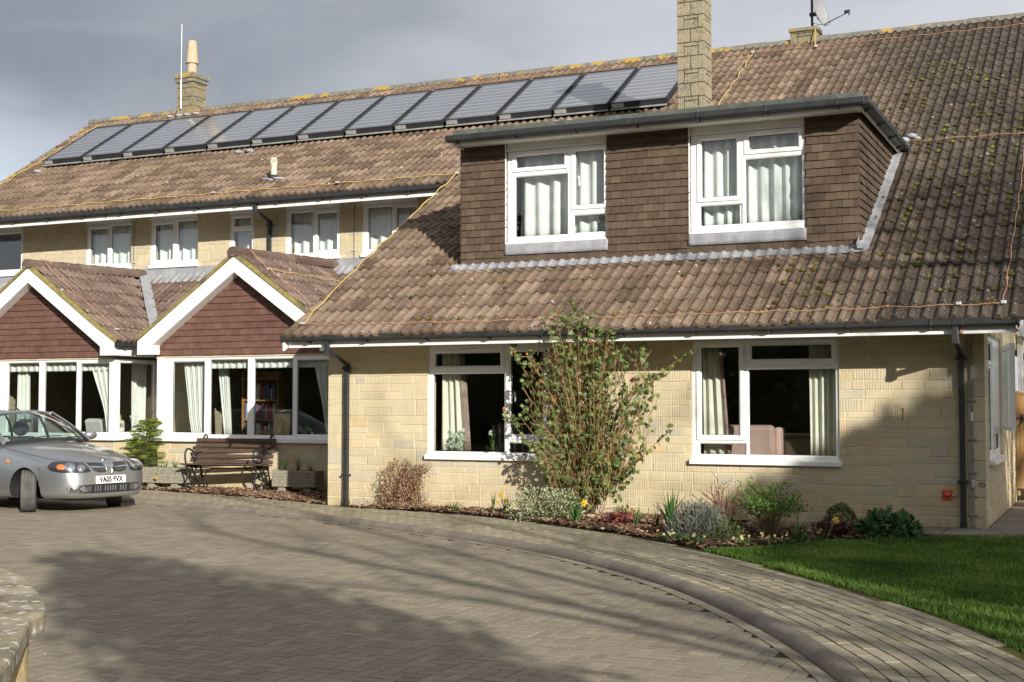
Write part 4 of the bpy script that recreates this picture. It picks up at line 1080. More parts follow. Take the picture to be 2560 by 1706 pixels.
sheet('lawn_soil', [(-3.95, 13.10)] + LE[1:] + [(4, 2), (.4, 2), (.3, 4.0), (.0, 6.0), (-.35, 7.2), (-.75, 8.5), (-1.05, 9.15), (-1.5, 9.95), (-2.05, 10.65), (-2.5, 11.2), (-3.2, 12.05), (-3.85, 12.95)], -.0105, 'turf')
sheet('bark_bed_soil', [(-17.2, 18.86), (-15.6, 18.60), (-14.95, 18.44), (-13.96, 18.16), (-12.46, 17.70), (-11.2, 17.14), (-10.84, 16.96), (-10.84, 20.6), (-17.2, 20.6)], -.004, 'soil')
# flag stones along the wall foot and down the side
mb = MB(); rng = random.Random(2)
def flag(poly, z=.012):
    a = rng.random(); n = len(poly); base = len(mb.v); cx = sum(p[0] for p in poly) / n; cy = sum(p[1] for p in poly) / n
    for p in poly: mb.v.append((p[0], p[1], -.06))
    for p in poly: mb.v.append((p[0] + (cx - p[0]) * .022, p[1] + (cy - p[1]) * .022, z + rng.uniform(-.003, .003)))
    mb.face([base + n + i for i in range(n)], 0, a)
    for i in range(n): mb.face((base + i, base + (i + 1) % n, base + n + (i + 1) % n, base + n + i), 0, a)
for i in range(5):
    x = -4.35 + i * .61
    for k in range(2): flag([(x, 16.0 + .47 * k), (x + .60, 16.0 + .47 * k), (x + .60, 16.46 + .47 * k), (x, 16.46 + .47 * k)])
for k in range(12):
    for m in range(3): flag([(-1.48 + .62 * m, 15.9 + .61 * k), (-.87 + .62 * m, 15.9 + .61 * k), (-.87 + .62 * m, 16.5 + .61 * k), (-1.48 + .62 * m, 16.5 + .61 * k)], .010)
flag([(-5.2, 15.35), (-4.6, 15.30), (-4.55, 15.85), (-5.15, 15.95)], .03); flag([(-5.15, 15.97), (-4.55, 15.87), (-4.5, 16.3), (-5.1, 16.4)], .03); flag([(-5.95, 15.10), (-5.25, 14.98), (-5.22, 15.25), (-5.9, 15.32)], .02)
o = mb.build('paving', MAT['slab'], fixn=True); tag(o, kind='structure')
mb = MB(); mb.box(-4.4, 15.95, -.3, -1.3, 16.94, -.012); mb.box(-1.49, 15.8, -.3, .6, 23.4, -.014); o = mb.build('paving_bed', MAT['joint_sand']); tag(o, kind='structure')
# bark chips: under the bench and sprinkled over the bed
mb = MB(); rng = random.Random(31)
def chip(x, y, z, s):
    L, Wd = s * rng.uniform(.6, 1.5), s * rng.uniform(.22, .5); a = rng.uniform(0, PI); T = Matrix.Translation((x, y, z)) @ Matrix.Rotation(a, 4, 'Z') @ Matrix.Rotation(rng.gauss(0, .35), 4, 'X') @ Matrix.Rotation(rng.gauss(0, .3), 4, 'Y')
    t = s * .10; c = rng.uniform(-.15, .15) * L
    mb.hexa([T @ Vector(q) for q in ((-L / 2, -Wd / 2, 0), (L / 2, -Wd / 2 + c * .3, 0), (L / 2 - abs(c) * .5, Wd / 2, 0), (-L / 2, Wd / 2, 0), (-L / 2, -Wd / 2, t), (L / 2, -Wd / 2 + c * .3, t), (L / 2 - abs(c) * .5, Wd / 2, t), (-L / 2, Wd / 2, t))], 0, min(1, max(0, rng.gauss(.5, .28))))
bark = [(-17.0, 18.9), (-15.6, 18.68), (-14.95, 18.50), (-13.96, 18.22), (-12.46, 17.76), (-11.3, 17.25), (-10.84, 17.02), (-10.84, 19.35), (-17.0, 19.35)]
n = 0
while n < 7000:
    x, y = rng.uniform(-17, -10.84), rng.uniform(17.0, 19.35)
    if inpoly(x, y, bark): chip(x, y, rng.uniform(.0, .03), rng.uniform(.04, .085)); n += 1
bedp = [(p[0], p[1]) for p in bed]; n = 0
while n < 4200:
    x, y = rng.uniform(-10.4, -2.2), rng.uniform(13.3, 16.9)
    if not inpoly(x, y, bedp): continue
    if x > -4.9 and rng.random() < .75: continue
    chip(x, y, rng.uniform(.02, .05) if x > -10 else .01, rng.uniform(.03, .08)); n += 1
for _ in range(60): 
    x = rng.uniform(-13.8, -11.5); chip(x, 18.05 - (x + 13.8) * .42 + rng.gauss(0, .12) - .05, .004, rng.uniform(.02, .05))
o = mb.build('bark_mulch', MAT['bark_chip'], fixn=False); tag(o, 'loose bark chips mulching the bed under the bench and along the wall', 'mulch', kind='stuff')
# fine moss and grit in the kerb channel
mb = MB()
for i in range(20, len(KC) - 60):
    if not visible(KC[i].x, KC[i].y): continue
    n = normal2(KC, i)
    for _ in range(5):
        p = KC[i] - n * abs(rng.gauss(0, .025)) + Vector((rng.uniform(-.05, .05), rng.uniform(-.05, .05), 0)); chip(p.x, p.y, ZR + .003, rng.uniform(.008, .022))
o = mb.build('gutter_litter', MAT['bark_chip'], fixn=False); tag(o, 'fine leaf litter gathered in the channel along the kerb', 'litter', kind='stuff')
# lawn blades
mb = MB(); rng = random.Random(41)
lawn = [(-3.9, 13.2)] + LE[1:] + [(1.2, 16.2), (1.2, 7.0), (.0, 7.0), (-.50, 8.4), (-.82, 9.22), (-1.29, 10.01), (-1.83, 10.74), (-2.28, 11.33), (-2.98, 12.18), (-3.74, 13.08)]
n = 0
while n < 95000:
    x, y = rng.uniform(-3.95, .9), rng.uniform(7.0, 16.5)
    if not inpoly(x, y, lawn) or not visible(x, y, 1.02): continue
    dens = .55 + .9 * noise.noise((x * 1.1, y * 1.1, 5)) + .5 * noise.noise((x * 4, y * 4, 2))
    n += 1
    if rng.random() > dens + .35: continue
    h = rng.uniform(.014, .042) * (1 + .7 * noise.noise((x * 2, y * 2, 8))) * (1.6 if rng.random() < .05 else 1); a = rng.uniform(0, 2 * PI); w = rng.uniform(.0016, .0032) * (1.4 if y < 11 else 2.0); lean = rng.uniform(.1, .9) * h
    la = rng.uniform(0, 2 * PI); dx, dy = math.cos(a) * w, math.sin(a) * w; lx, ly = math.cos(la) * lean, math.sin(la) * lean
    rv = min(1, max(0, rng.gauss(.45 + .55 * noise.noise((x * 1.3, y * 1.3, 11)) + .25 * noise.noise((x * 5, y * 5, 1)), .2))); b = len(mb.v)
    mb.v += [(x - dx, y - dy, -.004), (x + dx, y + dy, -.004), (x + lx * .45 - dx * .7, y + ly * .45 - dy * .7, h * .6), (x + lx * .45 + dx * .7, y + ly * .45 + dy * .7, h * .6), (x + lx, y + ly, h)]
    mb.face((b, b + 1, b + 3, b + 2), 0, rv); mb.face((b + 2, b + 3, b + 4), 0, rv)
o = mb.build('lawn', MAT['grass_blade'], fixn=False); tag(o, 'short mossy green lawn beside the curved brick footpath', 'lawn', kind='stuff')
# ================================================================== things on the roof
KQ = .9757                              # survey scale of the roof slope
def rq(x, y, h=0.0): return rp(x * KQ, y * KQ, h)
def kq(x, y, z): return (x * KQ, y * KQ, 1.5 + (z - 1.5) * KQ)
PXB = [-24.18, -22.95, -21.80, -20.61, -19.36, -18.10, -16.87, -15.62, -14.36, -13.13, -11.84, -10.54, -9.25, -7.98]
PXB = [-24.18 + (16.20) * i / 13 for i in range(14)]
names = ['leftmost collector of the roof row, nearest the gable verge'] + [''] * 12
def skew(x): return -.36 + (x + 24.18) / 16.2 * .26
def panel(i):
    x0, x1 = PXB[i], PXB[i + 1]
    ya, yb = 24.87, 27.10
    ordn = ['first', 'second', 'third', 'fourth', 'fifth', 'sixth', 'seventh', 'eighth', 'ninth', 'tenth', 'eleventh', 'twelfth', 'thirteenth'][i]
    extra = {0: 'at the left end of the row', 12: 'tucked against the tall chimney', 4: 'below and right of the left chimney', 6: 'with a worn right rail'}.get(i, 'of the row from the left')
    o = rq((x0 + x1) / 2, ya, .10)
    e = empty('solar_panel', o, 0, f'{ordn} grey solar panel {extra}, on the brown tiled roof', 'solar panel', 'solar panels in a row on the roof')
    Ti = Matrix.Translation(-Vector(o)); g = .030
    P = lambda fx, fy, h: Ti @ rq(x0 + g + (x1 - x0 - 2 * g) * fx + skew(x0 + (x1 - x0) * fx) * (fy - .0) * 1.0, ya + (yb - ya) * fy, h + .05)
    def slabp(mb, f0, g0, f1, g1, h0, h1, m=0, a=.5): mb.hexa([P(f0, g0, h0), P(f1, g0, h0), P(f1, g1, h0), P(f0, g1, h0), P(f0, g0, h1), P(f1, g0, h1), P(f1, g1, h1), P(f0, g1, h1)], m, a)
    mb = MB(); e1 = .032
    slabp(mb, 0, 0, 1, .012, .06, .185); slabp(mb, 0, .988, 1, 1, .06, .185); slabp(mb, 0, .012, e1, .988, .06, .185); slabp(mb, 1 - e1, .012, 1, .988, .06, .185); slabp(mb, e1, .012, 1 - e1, .988, .06, .10)
    mb.build('frame', MAT['panel_frame'], e, bevel=.004)
    mb = MB(); slabp(mb, .0, -.020, 1, -.0, .050, .066); mb.build('bottom_rail', MAT['panel_rim'], e)
    mb = MB(); slabp(mb, .03, -.006, .24, -.001, .085, .165); mb.build('label_plate', MAT['panel_rim'], e)
    mb = MB(); n = 10; rng = random.Random(i)
    for k in range(n):
        a = .012 + .976 * k / n; b = .012 + .976 * (k + 1) / n
        mb.poly([P(e1, a, .168), P(1 - e1, a, .168), P(1 - e1, b - .016, .168), P(e1, b - .016, .168)], 0, .3)
        if k < n - 1: mb.poly([P(e1, b - .016, .169), P(1 - e1, b - .016, .169), P(1 - e1, b, .168), P(e1, b, .168)], 0, .9)
        else: mb.poly([P(e1, b - .016, .168), P(1 - e1, b - .016, .168), P(1 - e1, b, .168), P(e1, b, .168)], 0, .3)
    mb.build('glazing', MAT['panel_glass'], e)
for i in range(13): panel(i)
# mounting rail under the row belongs to the roof
mb = MB()
for y in (25.0, 26.9): mb.strip([rq(-24.1, y, .05), rq(-8.0, y, .05)], .05, .03, nrm=RN)
part(mb, 'panel_rail', MAT['dark_metal'], roof)
# pale lead collars where the pipes enter the tiles
def collar(x, y, n=4):
    mb = MB()
    for k in range(n):
        q = rq(x + k * .28, y + .02 * (k % 2), .055); mb.ellipsoid(q, (.10, .13, .05), 8, 6)
    part(mb, 'lead_patch', MAT['lead'], roof, smooth=True)
collar(-22.75, 27.88, 4); collar(-24.12, 24.6, 1); collar(-18.1, 24.6, 2); collar(-10.25, 24.55, 2); collar(-10.0, 24.35, 1)

# moss cushions lodged in the pans, thickest towards the right verge
mb = MB(); rng = random.Random(77); n = 0
while n < 620:
    x = rng.uniform(-11.1, -1.1) if rng.random() < .3 else rng.uniform(-4.2, -1.05); s = rng.uniform(.1, RTOT * .8)
    if DX0 - .2 < x < DX1 + .25 and s > 1.9 and s < 6.2: continue
    if x < -4 and s > 4.5: continue
    if noise.noise((x * .9, s * .8, 3)) < (-.05 if x > -4.2 else .12): continue
    k = math.floor(x / TP); x = (k + rng.choice((.62, .78, .9))) * TP; s = (math.floor(s / RG) + rng.choice((.02, .04, .10, .5))) * RG; r = rng.uniform(.018, .05)
    q = RO + RU * x + RV * s + RN * .028; a = rng.random(); base = len(mb.v); m = 8
    for r_, h in ((1.0, 0), (.75, .55), (.3, .8)):
        for j in range(m): t = 2 * PI * j / m; e = 1 + .3 * noise.noise((x * 30 + math.cos(t), s * 30 + math.sin(t), r_)); p = q + RU * (r * r_ * e * math.cos(t)) + RV * (r * .8 * r_ * e * math.sin(t)) + RN * (h * r * .7); mb.v.append(p[:])
    for i in range(2):
        for j in range(m): mb.face((base + i * m + j, base + i * m + (j + 1) % m, base + (i + 1) * m + (j + 1) % m, base + (i + 1) * m + j), 0, a)
    mb.face([base + 2 * m + j for j in range(m)], 0, a); n += 1
o = part(mb, 'moss', MAT['moss'], roof, smooth=True); o['kind'] = 'stuff'

# ---- lightning conductor: tapes clipped over the tiles
lc = empty('lightning_conductor', rq(-11.3, 22.2, .05), 0, 'thin yellow and copper lightning tape clipped in long runs over the roof tiles', 'lightning tape')
LI = Matrix.Translation(-Vector(lc.location))
def tape(pts, mat, wob=.016, r=.010, clips=True, nrm=RN, seed=0, sag=.012):
    rng = random.Random(seed); mb = MB(); pts = [Vector(p) for p in pts]; Q = resample(pts, .17) + [pts[-1]]
    out = []
    for i, p in enumerate(Q):
        d = (Q[min(i + 1, len(Q) - 1)] - Q[max(i - 1, 0)]).normalized(); s = d.cross(nrm)
        out.append(LI @ (p + s * wob * .6 * noise.noise((p.x * 2.1, p.y * 2.1, seed)) + s * wob * .45 * math.sin(i * 1.3 + seed) + nrm * sag * math.sin(i * 1.7)))
    mb.tube(out, r * .62, 6); mb.build('tape', MAT[mat], lc, smooth=True)
    if clips:
        n = 0
        for i in range(4, len(out) - 2, 9):
            p = out[i]; mb = MB(); mb.box(p.x - .014, p.y - .018, p.z - .010, p.x + .014, p.y + .018, p.z + .013)
            mb.build('clip', MAT['conductor_copper' if 'copper' in mat else 'conductor_yellow'], lc, bevel=.004)
def node(p):
    p = LI @ Vector(p); mb = MB(); mb.box(p.x - .030, p.y - .035, p.z - .018, p.x + .030, p.y + .035, p.z + .018); mb.build('junction', MAT['clip_grey'], lc, bevel=.006)
TH = .062
tape([rq(-24.3, 22.22, TH), rq(-20, 22.25, TH), rq(-15, 22.25, TH), rq(-11.35, 22.25, TH), rq(-9.3, 22.26, TH)], 'conductor_yellow', .012, seed=1, r=.015)
tape([rq(-11.33, 22.23, TH + .01), rq(-11.29, 20, TH + .01), rq(-11.23, 17.92, TH + .01), rq(-11.12, 16.76, TH + .01)], 'conductor_yellow', .028, seed=2, r=.017)
tape([rq(-11.12, 16.73, TH), rq(-8, 16.68, TH), rq(-5.2, 16.71, TH), rq(-1.24, 16.74, TH)], 'conductor_copper', .010, seed=3)
tape([rq(-1.24, 16.74, TH), rq(-1.23, 19, TH), rq(-1.25, 22.05, TH), rq(-1.25, 27.6, TH)], 'conductor_copper', .020, seed=4)
tape([rq(-24.85, 27.55, TH), rq(-22.4, 27.69, TH), rq(-17.3, 27.62, TH)], 'conductor_yellow', .010, seed=5)
tape([rq(-17.3, 27.62, TH), rq(-13, 27.8, TH), rq(-8.8, 27.70, TH), rq(-7.03, 27.76, TH), rq(-1.3, 27.63, TH)], 'conductor_copper', .010, seed=6)
tape([rq(-13.03, 27.78, TH), rq(-13.2, 28.15, TH + .03), rq(-13.23, 28.28, .16)], 'conductor_copper', .01, clips=False, seed=7)
tape([rq(-5.67, 27.68, TH), rq(-5.75, 28.0, TH + .02), Vector(kq(-5.76, 28.05, 9.50))], 'conductor_yellow', .01, clips=False, seed=8, r=.018)
tape([rq(-25.2, 27.98, TH), rq(-24.87, 26.04, TH), rq(-24.65, 23.9, TH), rq(-24.35, 22.25, TH)], 'conductor_yellow', .03, seed=9, r=.016)
tape([rq(-7.03, 27.72, TH), rq(-6.97, 26.5, TH), rq(-6.94, 24.8, TH), rq(-6.9, 23.0, TH)], 'conductor_yellow', .03, seed=10, r=.018)
tape([rq(-3.15, 22.07, TH), rq(-2.9, 22.04, TH), rq(-1.25, 22.03, TH)], 'conductor_copper', .012, seed=11)
for p in [(-11.33, 22.24), (-11.12, 16.75), (-1.24, 16.75), (-1.75, 16.75), (-5.67, 27.68), (-7.03, 27.76), (-17.0, 22.26), (-14.0, 22.26)]: node(rq(p[0], p[1], TH + .01))
def bay_pt(xc, dx, y, h=.05): return Vector((xc + dx, y, GZ - dx * TAN + h + .03))
for xc, sd in ((-14.19, 21), (-19.0, 22)):
    n35 = Vector((s35, 0, c35))
    tape([bay_pt(xc, .05, 19.42, .12), bay_pt(xc, .7, 19.42), bay_pt(xc, 1.4, 19.42), bay_pt(xc, 1.95, 19.42)], 'conductor_copper', .03, seed=sd, nrm=n35, r=.012)
    if xc < -15: tape([bay_pt(xc, 1.95, 19.42), bay_pt(xc, 1.97, 20.2)], 'conductor_copper', .012, seed=sd, nrm=n35, r=.012); node(bay_pt(xc, 1.95, 19.42))
    else: tape([bay_pt(xc, .55, 19.42), bay_pt(xc, .6, 22.2)], 'conductor_yellow', .012, seed=sd, nrm=n35, r=.014); node(bay_pt(xc, .55, 19.42))
for x0, zb in ((-19.24, 4.3), (-13.72, 4.3)):                       # down leads on the upper wall
    mb = MB(); mb.strip([LI @ Vector((x0, UY - .006, 5.45)), LI @ Vector((x0, UY - .006, zb))], .02, .008, nrm=Vector((0, -1, 0))); mb.build('down_lead', MAT['conductor_grey'], lc)
    mb = MB(); p = LI @ Vector((x0, 21.525, 5.50)); mb.box(p.x - .012, p.y - .004, p.z - .11, p.x + .012, p.y + .008, p.z + .02); mb.build('clip', MAT['conductor_grey'], lc)
    mb = MB(); p = LI @ Vector((x0, UY - .015, 4.55)); mb.box(p.x - .05, p.y - .012, p.z - .012, p.x + .05, p.y + .012, p.z + .012); mb.build('clip', MAT['clip_grey'], lc)
mb = MB(); X = -1.638
mb.strip([LI @ Vector((X, YW - .006, 2.34)), LI @ Vector((X - .006, YW - .006, .02))], .034, .016, nrm=Vector((0, -1, 0))); mb.build('down_lead', MAT['conductor_grey'], lc)
for z in (1.55, 1.08, .68, .40, .17): 
    mb = MB(); p = LI @ Vector((X, YW - .02, z)); mb.box(p.x - .045, p.y - .012, p.z - .010, p.x + .045, p.y + .016, p.z + .010); mb.build('clip', MAT['conductor_grey'], lc, bevel=.003)
mb = MB(); p = LI @ Vector((X, YW - .024, .545)); mb.box(p.x - .018, p.y - .02, p.z - .045, p.x + .018, p.y + .01, p.z + .045); mb.build('test_clamp', MAT['clip_grey'], lc, bevel=.006)
mb = MB(); p = LI @ Vector((X, YW - .0245, 1.36)); mb.box(p.x - .017, p.y - .002, p.z - .06, p.x + .017, p.y + .002, p.z + .05); mb.box(p.x - .0172, p.y - .0022, p.z + .05, p.x + .0172, p.y + .002, p.z + .062, 1); mb.build('sticker', [MAT['sticker_white'], MAT['sticker_blue']], lc)
mb = MB(); p = LI @ Vector((-1.665, 16.185, 2.41)); mb.box(p.x - .014, p.y - .004, p.z - .08, p.x + .014, p.y + .01, p.z + .05); mb.build('clip', MAT['conductor_copper'], lc)
# air terminal on the left chimney
mb = MB(); a = LI @ Vector(kq(-22.52, 28.0, 9.35)); b = LI @ Vector(kq(-22.515, 27.985, 10.1)); c = LI @ Vector(kq(-22.505, 27.98, 11.62))
mb.tube([a, b], .016, 6); mb.tube([b, c], [.008, .004], 6); mb.build('air_terminal', MAT['clip_grey'], lc)

# ---- satellite dish on its mast, held by the small chimney
sd = empty('satellite_dish', kq(-5.875, 28.3, 9.56), 0, 'grey satellite dish with a feed arm on a black mast above the ridge', 'satellite dish')
mb = MB(); mb.tube([(0, 0, 0), (0, 0, .66)], .026, 10); mb.build('mast', MAT['dark_metal'], sd); mb = MB(); mb.tube([(0, 0, .56), (0, 0, 1.6)], .022, 10); mb.build('mast_extension', MAT['dish_grey'], sd)
# dish faces right and slightly towards the camera
Td = Matrix.Translation((.12, -.05, .34)) @ Matrix.Rotation(R(-16), 4, 'Z') @ Matrix.Rotation(R(-13), 4, 'Y') @ Matrix.Rotation(R(90), 4, 'Y')
mb = MB(); base = 0; rings_, sg = 7, 28; pr = []
for i in range(rings_ + 1):
    r = .02 + .30 * i / rings_
    for k in range(sg):
        t = 2 * PI * k / sg; mb.vert(Td @ Vector((r * 1.08 * math.cos(t), r * .94 * math.sin(t), .9 * r * r)))
for i in range(rings_):
    for k in range(sg): mb.face((i * sg + k, i * sg + (k + 1) % sg, (i + 1) * sg + (k + 1) % sg, (i + 1) * sg + k))
mb.face(range(sg))
o = mb.build('reflector', MAT['dish_grey'], sd, smooth=True); md = o.modifiers.new('s', 'SOLIDIFY'); md.thickness = .012
mb = MB(); lo = Td @ Vector((.31, 0, .07)); tip = lo + Vector((.50, -.16, .14)); mb.tube([Td @ Vector((.1, 0, -.03)), lo, tip], .012, 6); mb.tube([lo + Vector((-.12, 0, .02)), lo + Vector((.1, -.03, -.02)), lo.lerp(tip, .35)], .006, 5); mb.build('feed_arm', MAT['dark_metal'], sd)
mb = MB(); mb.tube([tip + Vector((-.03, 0, .03)), tip + Vector((.07, -.02, .03))], .035, 10); mb.tube([tip + Vector((.07, -.02, .02)), tip + Vector((.065, -.02, -.05))], .018, 8); mb.build('receiver', MAT['dark_metal'], sd, smooth=40); 
mb = MB(); mb.tube([tip + Vector((.065, -.02, -.05)), tip + Vector((.05, -.02, -.09)), tip + Vector((0, -.01, -.10)), tip + Vector((-.06, 0, -.03)), lo.lerp(tip, .6)], .005, 5); mb.tube([lo + Vector((-.1, 0, .02)), Vector((.03, 0, .14)), Vector((.03, -.02, .05))], .006, 5); mb.build('cable', MAT['clip_grey'], sd)
mb = MB(); mb.box(-.05, -.04, .29, .10, .04, .36); mb.build('bracket', MAT['dark_metal'], sd, bevel=.006)

# ---- soil vent through the tiles
sv = empty('vent_pipe', rq(-15.93, 22.82, .0), 0, 'cream capped vent pipe poking through the tiles above the gutter', 'vent pipe')
mb = MB(); mb.lathe([(.065, -.05), (.065, .30), (.072, .31), (.072, .33)], (0, 0, .02), 16); mb.build('pipe', MAT['vent_cream'], sv, smooth=40)
mb = MB()
for k in range(10):
    t = 2 * PI * k / 10; T = Matrix.Translation((.058 * math.cos(t), .058 * math.sin(t), .35)); mb.box(-.008, -.008, 0, .008, .008, .08, T=T)
mb.lathe([(.07, .43), (.06, .46), (.02, .475)], (0, 0, 0), 16); mb.build('cowl', MAT['vent_cream'], sv, smooth=40)
mb = MB(); mb.lathe([(.10, -.06), (.085, .06), (.07, .12)], (0, 0, 0), 14); mb.build('collar', MAT['dark_metal'], sv, smooth=True)
mb = MB()
for x, a in ((-.22, .5), (.16, -.2), (.0, 0)): 
    mb.ellipsoid((x, -.11 + abs(x) * .5, .0 + abs(x) * .22), (.13 if x else .06, .055, .03), 10, 6, T=Matrix.Rotation(.5 if x > 0 else -.2, 3, 'Z'))
mb.build('lead_slate', MAT['lead'], sv, smooth=True)
# ---- small fixtures on the front wall
vc = empty('flue_cover', (-1.94, YW, .40), 0, 'orange red square vent cover low on the stone wall by the downpipe', 'vent cover')
mb = MB(); mb.box(-.062, -.016, -.062, .062, .002, .062); mb.build('plate', MAT['vent_red'], vc, bevel=.004)
mb = MB(); mb.tube([(0, -.014, .015), (0, -.055, .012), (.01, -.075, -.012)], [.036, .036, .028], 14); mb.build('hood', MAT['vent_red'], vc, smooth=40)
mb = MB(); mb.tube([(.06, -.012, 0), (.10, -.014, .004)], .009, 8); mb.tube([(.10, -.014, .004), (.115, -.02, .012)], .014, 8); mb.build('pipe_stub', MAT['clip_grey'], vc)
sg_ = empty('wall_sign', (-1.537, YW, .532), 0, 'tiny black engraved notice on the corner stones beside the earth tape', 'sign')
mb = MB(); mb.box(-.034, -.006, -.024, .034, .001, .024); mb.build('plate', MAT['sign_black'], sg_, bevel=.002)
mb = MB()
for z in (.010, -.002, -.013):
    x = -.026
    while x < .024:
        w2 = random.uniform(.004, .012); mb.box(x, -.0068, z - .003, x + w2, -.0055, z + .003); x += w2 + .003
mb.build('lettering', MAT['sticker_white'], sg_)
gt = empty('garden_gate', (-1.47, 21.92, .05), 0, 'tan timber boarded gate with a black hinge at the side of the house', 'gate')
mb = MB()
for k in range(9):
    mb.box(.045 + k * .125, 0, .12, .045 + k * .125 + .119, .022, 1.60, 0, random.random())
mb.build('boards', MAT['gate_wood'], gt, bevel=.003)
mb = MB(); mb.box(-.005, -.03, .05, .04, .05, 1.66); mb.build('post', MAT['gate_wood'], gt, bevel=.004)
mb = MB(); mb.box(.0, -.02, 1.605, 1.2, .04, 1.64); mb.build('top_rail', MAT['gate_wood'], gt, bevel=.004)
mb = MB(); mb.box(.0, -.036, 1.22, .42, -.002, 1.25); mb.box(.07, -.036, 1.17, .10, -.002, 1.30); mb.tube([(.08, -.03, 1.2), (.05, -.04, 1.14), (.02, -.03, 1.10)], .008, 6); mb.build('hinge', MAT['dark_metal'], gt)
mb = MB(); mb.box(.0, -.036, .13, .25, -.002, .16); mb.build('hinge', MAT['dark_metal'], gt)
# ================================================================== silver hatchback
from mathutils.bvhtree import BVHTree
car = empty('car', (-14.41, 15.495, -.07), -.1884, 'silver hatchback with front wheels turned, parked by the left bay window', 'car')
ST = [  # x, half width, z bottom, z shoulder, z top centre
    (.885, .40, .245, .56, .62), (.865, .56, .215, .60, .675), (.78, .69, .20, .655, .735), (.62, .775, .195, .705, .79), (.40, .825, .19, .755, .845), (.12, .845, .18, .812, .915), (-.22, .850, .175, .865, .978),
    (-.50, .852, .175, .912, 1.028), (-.72, .853, .175, .935, 1.045), (-1.2, .855, .175, .955, 1.03), (-1.85, .856, .175, .972, 1.03), (-2.4, .85, .18, .985, 1.04), (-2.85, .825, .20, .985, 1.035), (-3.12, .77, .23, .93, .98), (-3.27, .66, .26, .88, .92), (-3.31, .50, .30, .82, .85)]
def car_profile(w, zb, zs, zt):
    h = zs - zb
    return [(0, zb), (w * .62, zb), (w * .91, zb + .015), (w * .975, zb + .07), (w * .995, zb + h * .30), (w * 1.0, zb + h * .55), (w * .988, zb + h * .80), (w * .965, zs - .018), (w * .925, zs + .004), (w * .80, zs + (zt - zs) * .42), (w * .42, zs + (zt - zs) * .86), (0, zt)]
mb = MB(); K = 0
for (x, w, zb, zs, zt) in ST:
    p = car_profile(w, zb, zs, zt); full = [(y, z) for y, z in p] + [(-y, z) for y, z in p[-2:0:-1]]; K = len(full)
    for (y, z) in full:
        # bonnet creases and bumper bulge
        xx = x + (.022 if x > .8 and .30 < z < .52 else 0) - (.05 * max(0, z - .58) if x > .8 else 0)
        mb.vert((xx, y, z))
for i in range(len(ST) - 1):
    for k in range(K): mb.face((i * K + k, i * K + (k + 1) % K, (i + 1) * K + (k + 1) % K, (i + 1) * K + k))
mb.face(range(K)); mb.face([(len(ST) - 1) * K + k for k in range(K)])
body = mb.build('body', [MAT['car_paint'], MAT['car_black']], car, smooth=True, sub=2)
# wheel arches cut into the shell
cut = MB()
for x in (0.0, -2.535):
    for sy in (1, -1):
        cut.tube([(x, sy * .42, .30), (x, sy * 1.1, .30)], .355, 36, 1)
        cut.box(x - .355, sy * .42 if sy > 0 else -1.1, -.2, x + .355, 1.1 if sy > 0 else -.42, .295, 1)
cutter = cut.build('cutter', [MAT['car_paint'], MAT['car_black']])
bm1 = bmesh.new(); bm1.free()
dg = bpy.context.evaluated_depsgraph_get()
def bake(o):
    dg = bpy.context.evaluated_depsgraph_get(); me = bpy.data.meshes.new_from_object(o.evaluated_get(dg)); o.modifiers.clear(); o.data = me
dg.update(); bake(body)
BV = BVHTree.FromPolygons([v.co for v in body.data.vertices], [tuple(p.vertices) for p in body.data.polygons])
cutter.parent = car
md = body.modifiers.new('arch', 'BOOLEAN'); md.operation = 'DIFFERENCE'; md.object = cutter; md.solver = 'EXACT'; md.use_self = True
dg.update(); bake(body)
bpy.data.objects.remove(cutter)
body.data.set_sharp_from_angle(angle=R(34))
def cast(y, z, x=None, d=(-1, 0, 0)):
    d = Vector(d).normalized(); o = Vector(((.87 - .52 * min(1, abs(y) / .85) ** 2.4) if x is None else x, y, z)) - d * 2.5
    h = BV.ray_cast(o, d)
    if h[0] is None: h = BV.find_nearest(Vector((x if x is not None else .6, y, z)))
    return h[0], h[1]
def patch(name, mat, pts, off=.004, d=(-1, 0, 0), rings=5, rim=None, base=True, parent=None, dome=0.0, seg=6, axis='x', inner=None):
    """conformal patch on the car body: pts are (y, z) seen along d"""
    P = []
    for i in range(len(pts)):
        a, b = pts[i], pts[(i + 1) % len(pts)]
        for k in range(seg): P.append((a[0] + (b[0] - a[0]) * k / seg, a[1] + (b[1] - a[1]) * k / seg))
    cy = sum(p[0] for p in P) / len(P); cz = sum(p[1] for p in P) / len(P); mb = MB(); n = len(P)
    for r in range(1, rings + 1):
        t = r / rings
        for p in P:
            y, z = cy + (p[0] - cy) * t, cz + (p[1] - cz) * t
            if axis == 'x': h, nn = cast(y, z, None, d)
            else: h, nn = cast(0, z, y, d) if False else (None, None)
            mb.vert(h + nn * (off + dome * (1 - t * t)))
    c, nn = cast(cy, cz, None, d); ci = mb.vert(c + nn * (off + dome))
    for k in range(n): mb.face((ci, k, (k + 1) % n))
    for r in range(rings - 1):
        for k in range(n): mb.face((r * n + k, (r + 1) * n + k, (r + 1) * n + (k + 1) % n, r * n + (k + 1) % n))
    e0 = len(mb.v)
    for p in P:
        h, nn = cast(p[0], p[1], None, d); mb.vert(h - nn * .004)
    for k in range(n): mb.face(((rings - 1) * n + k, e0 + k, e0 + (k + 1) % n, (rings - 1) * n + (k + 1) % n))
    return mb.build(name, MAT[mat] if isinstance(mat, str) else mat, parent or car, smooth=40)
def smoothpoly(pts, k=3): return [(p.x, p.y) for p in catmull([Vector((a, b, 0)) for a, b in pts] + [Vector((*pts[0], 0))], k)][:-1]
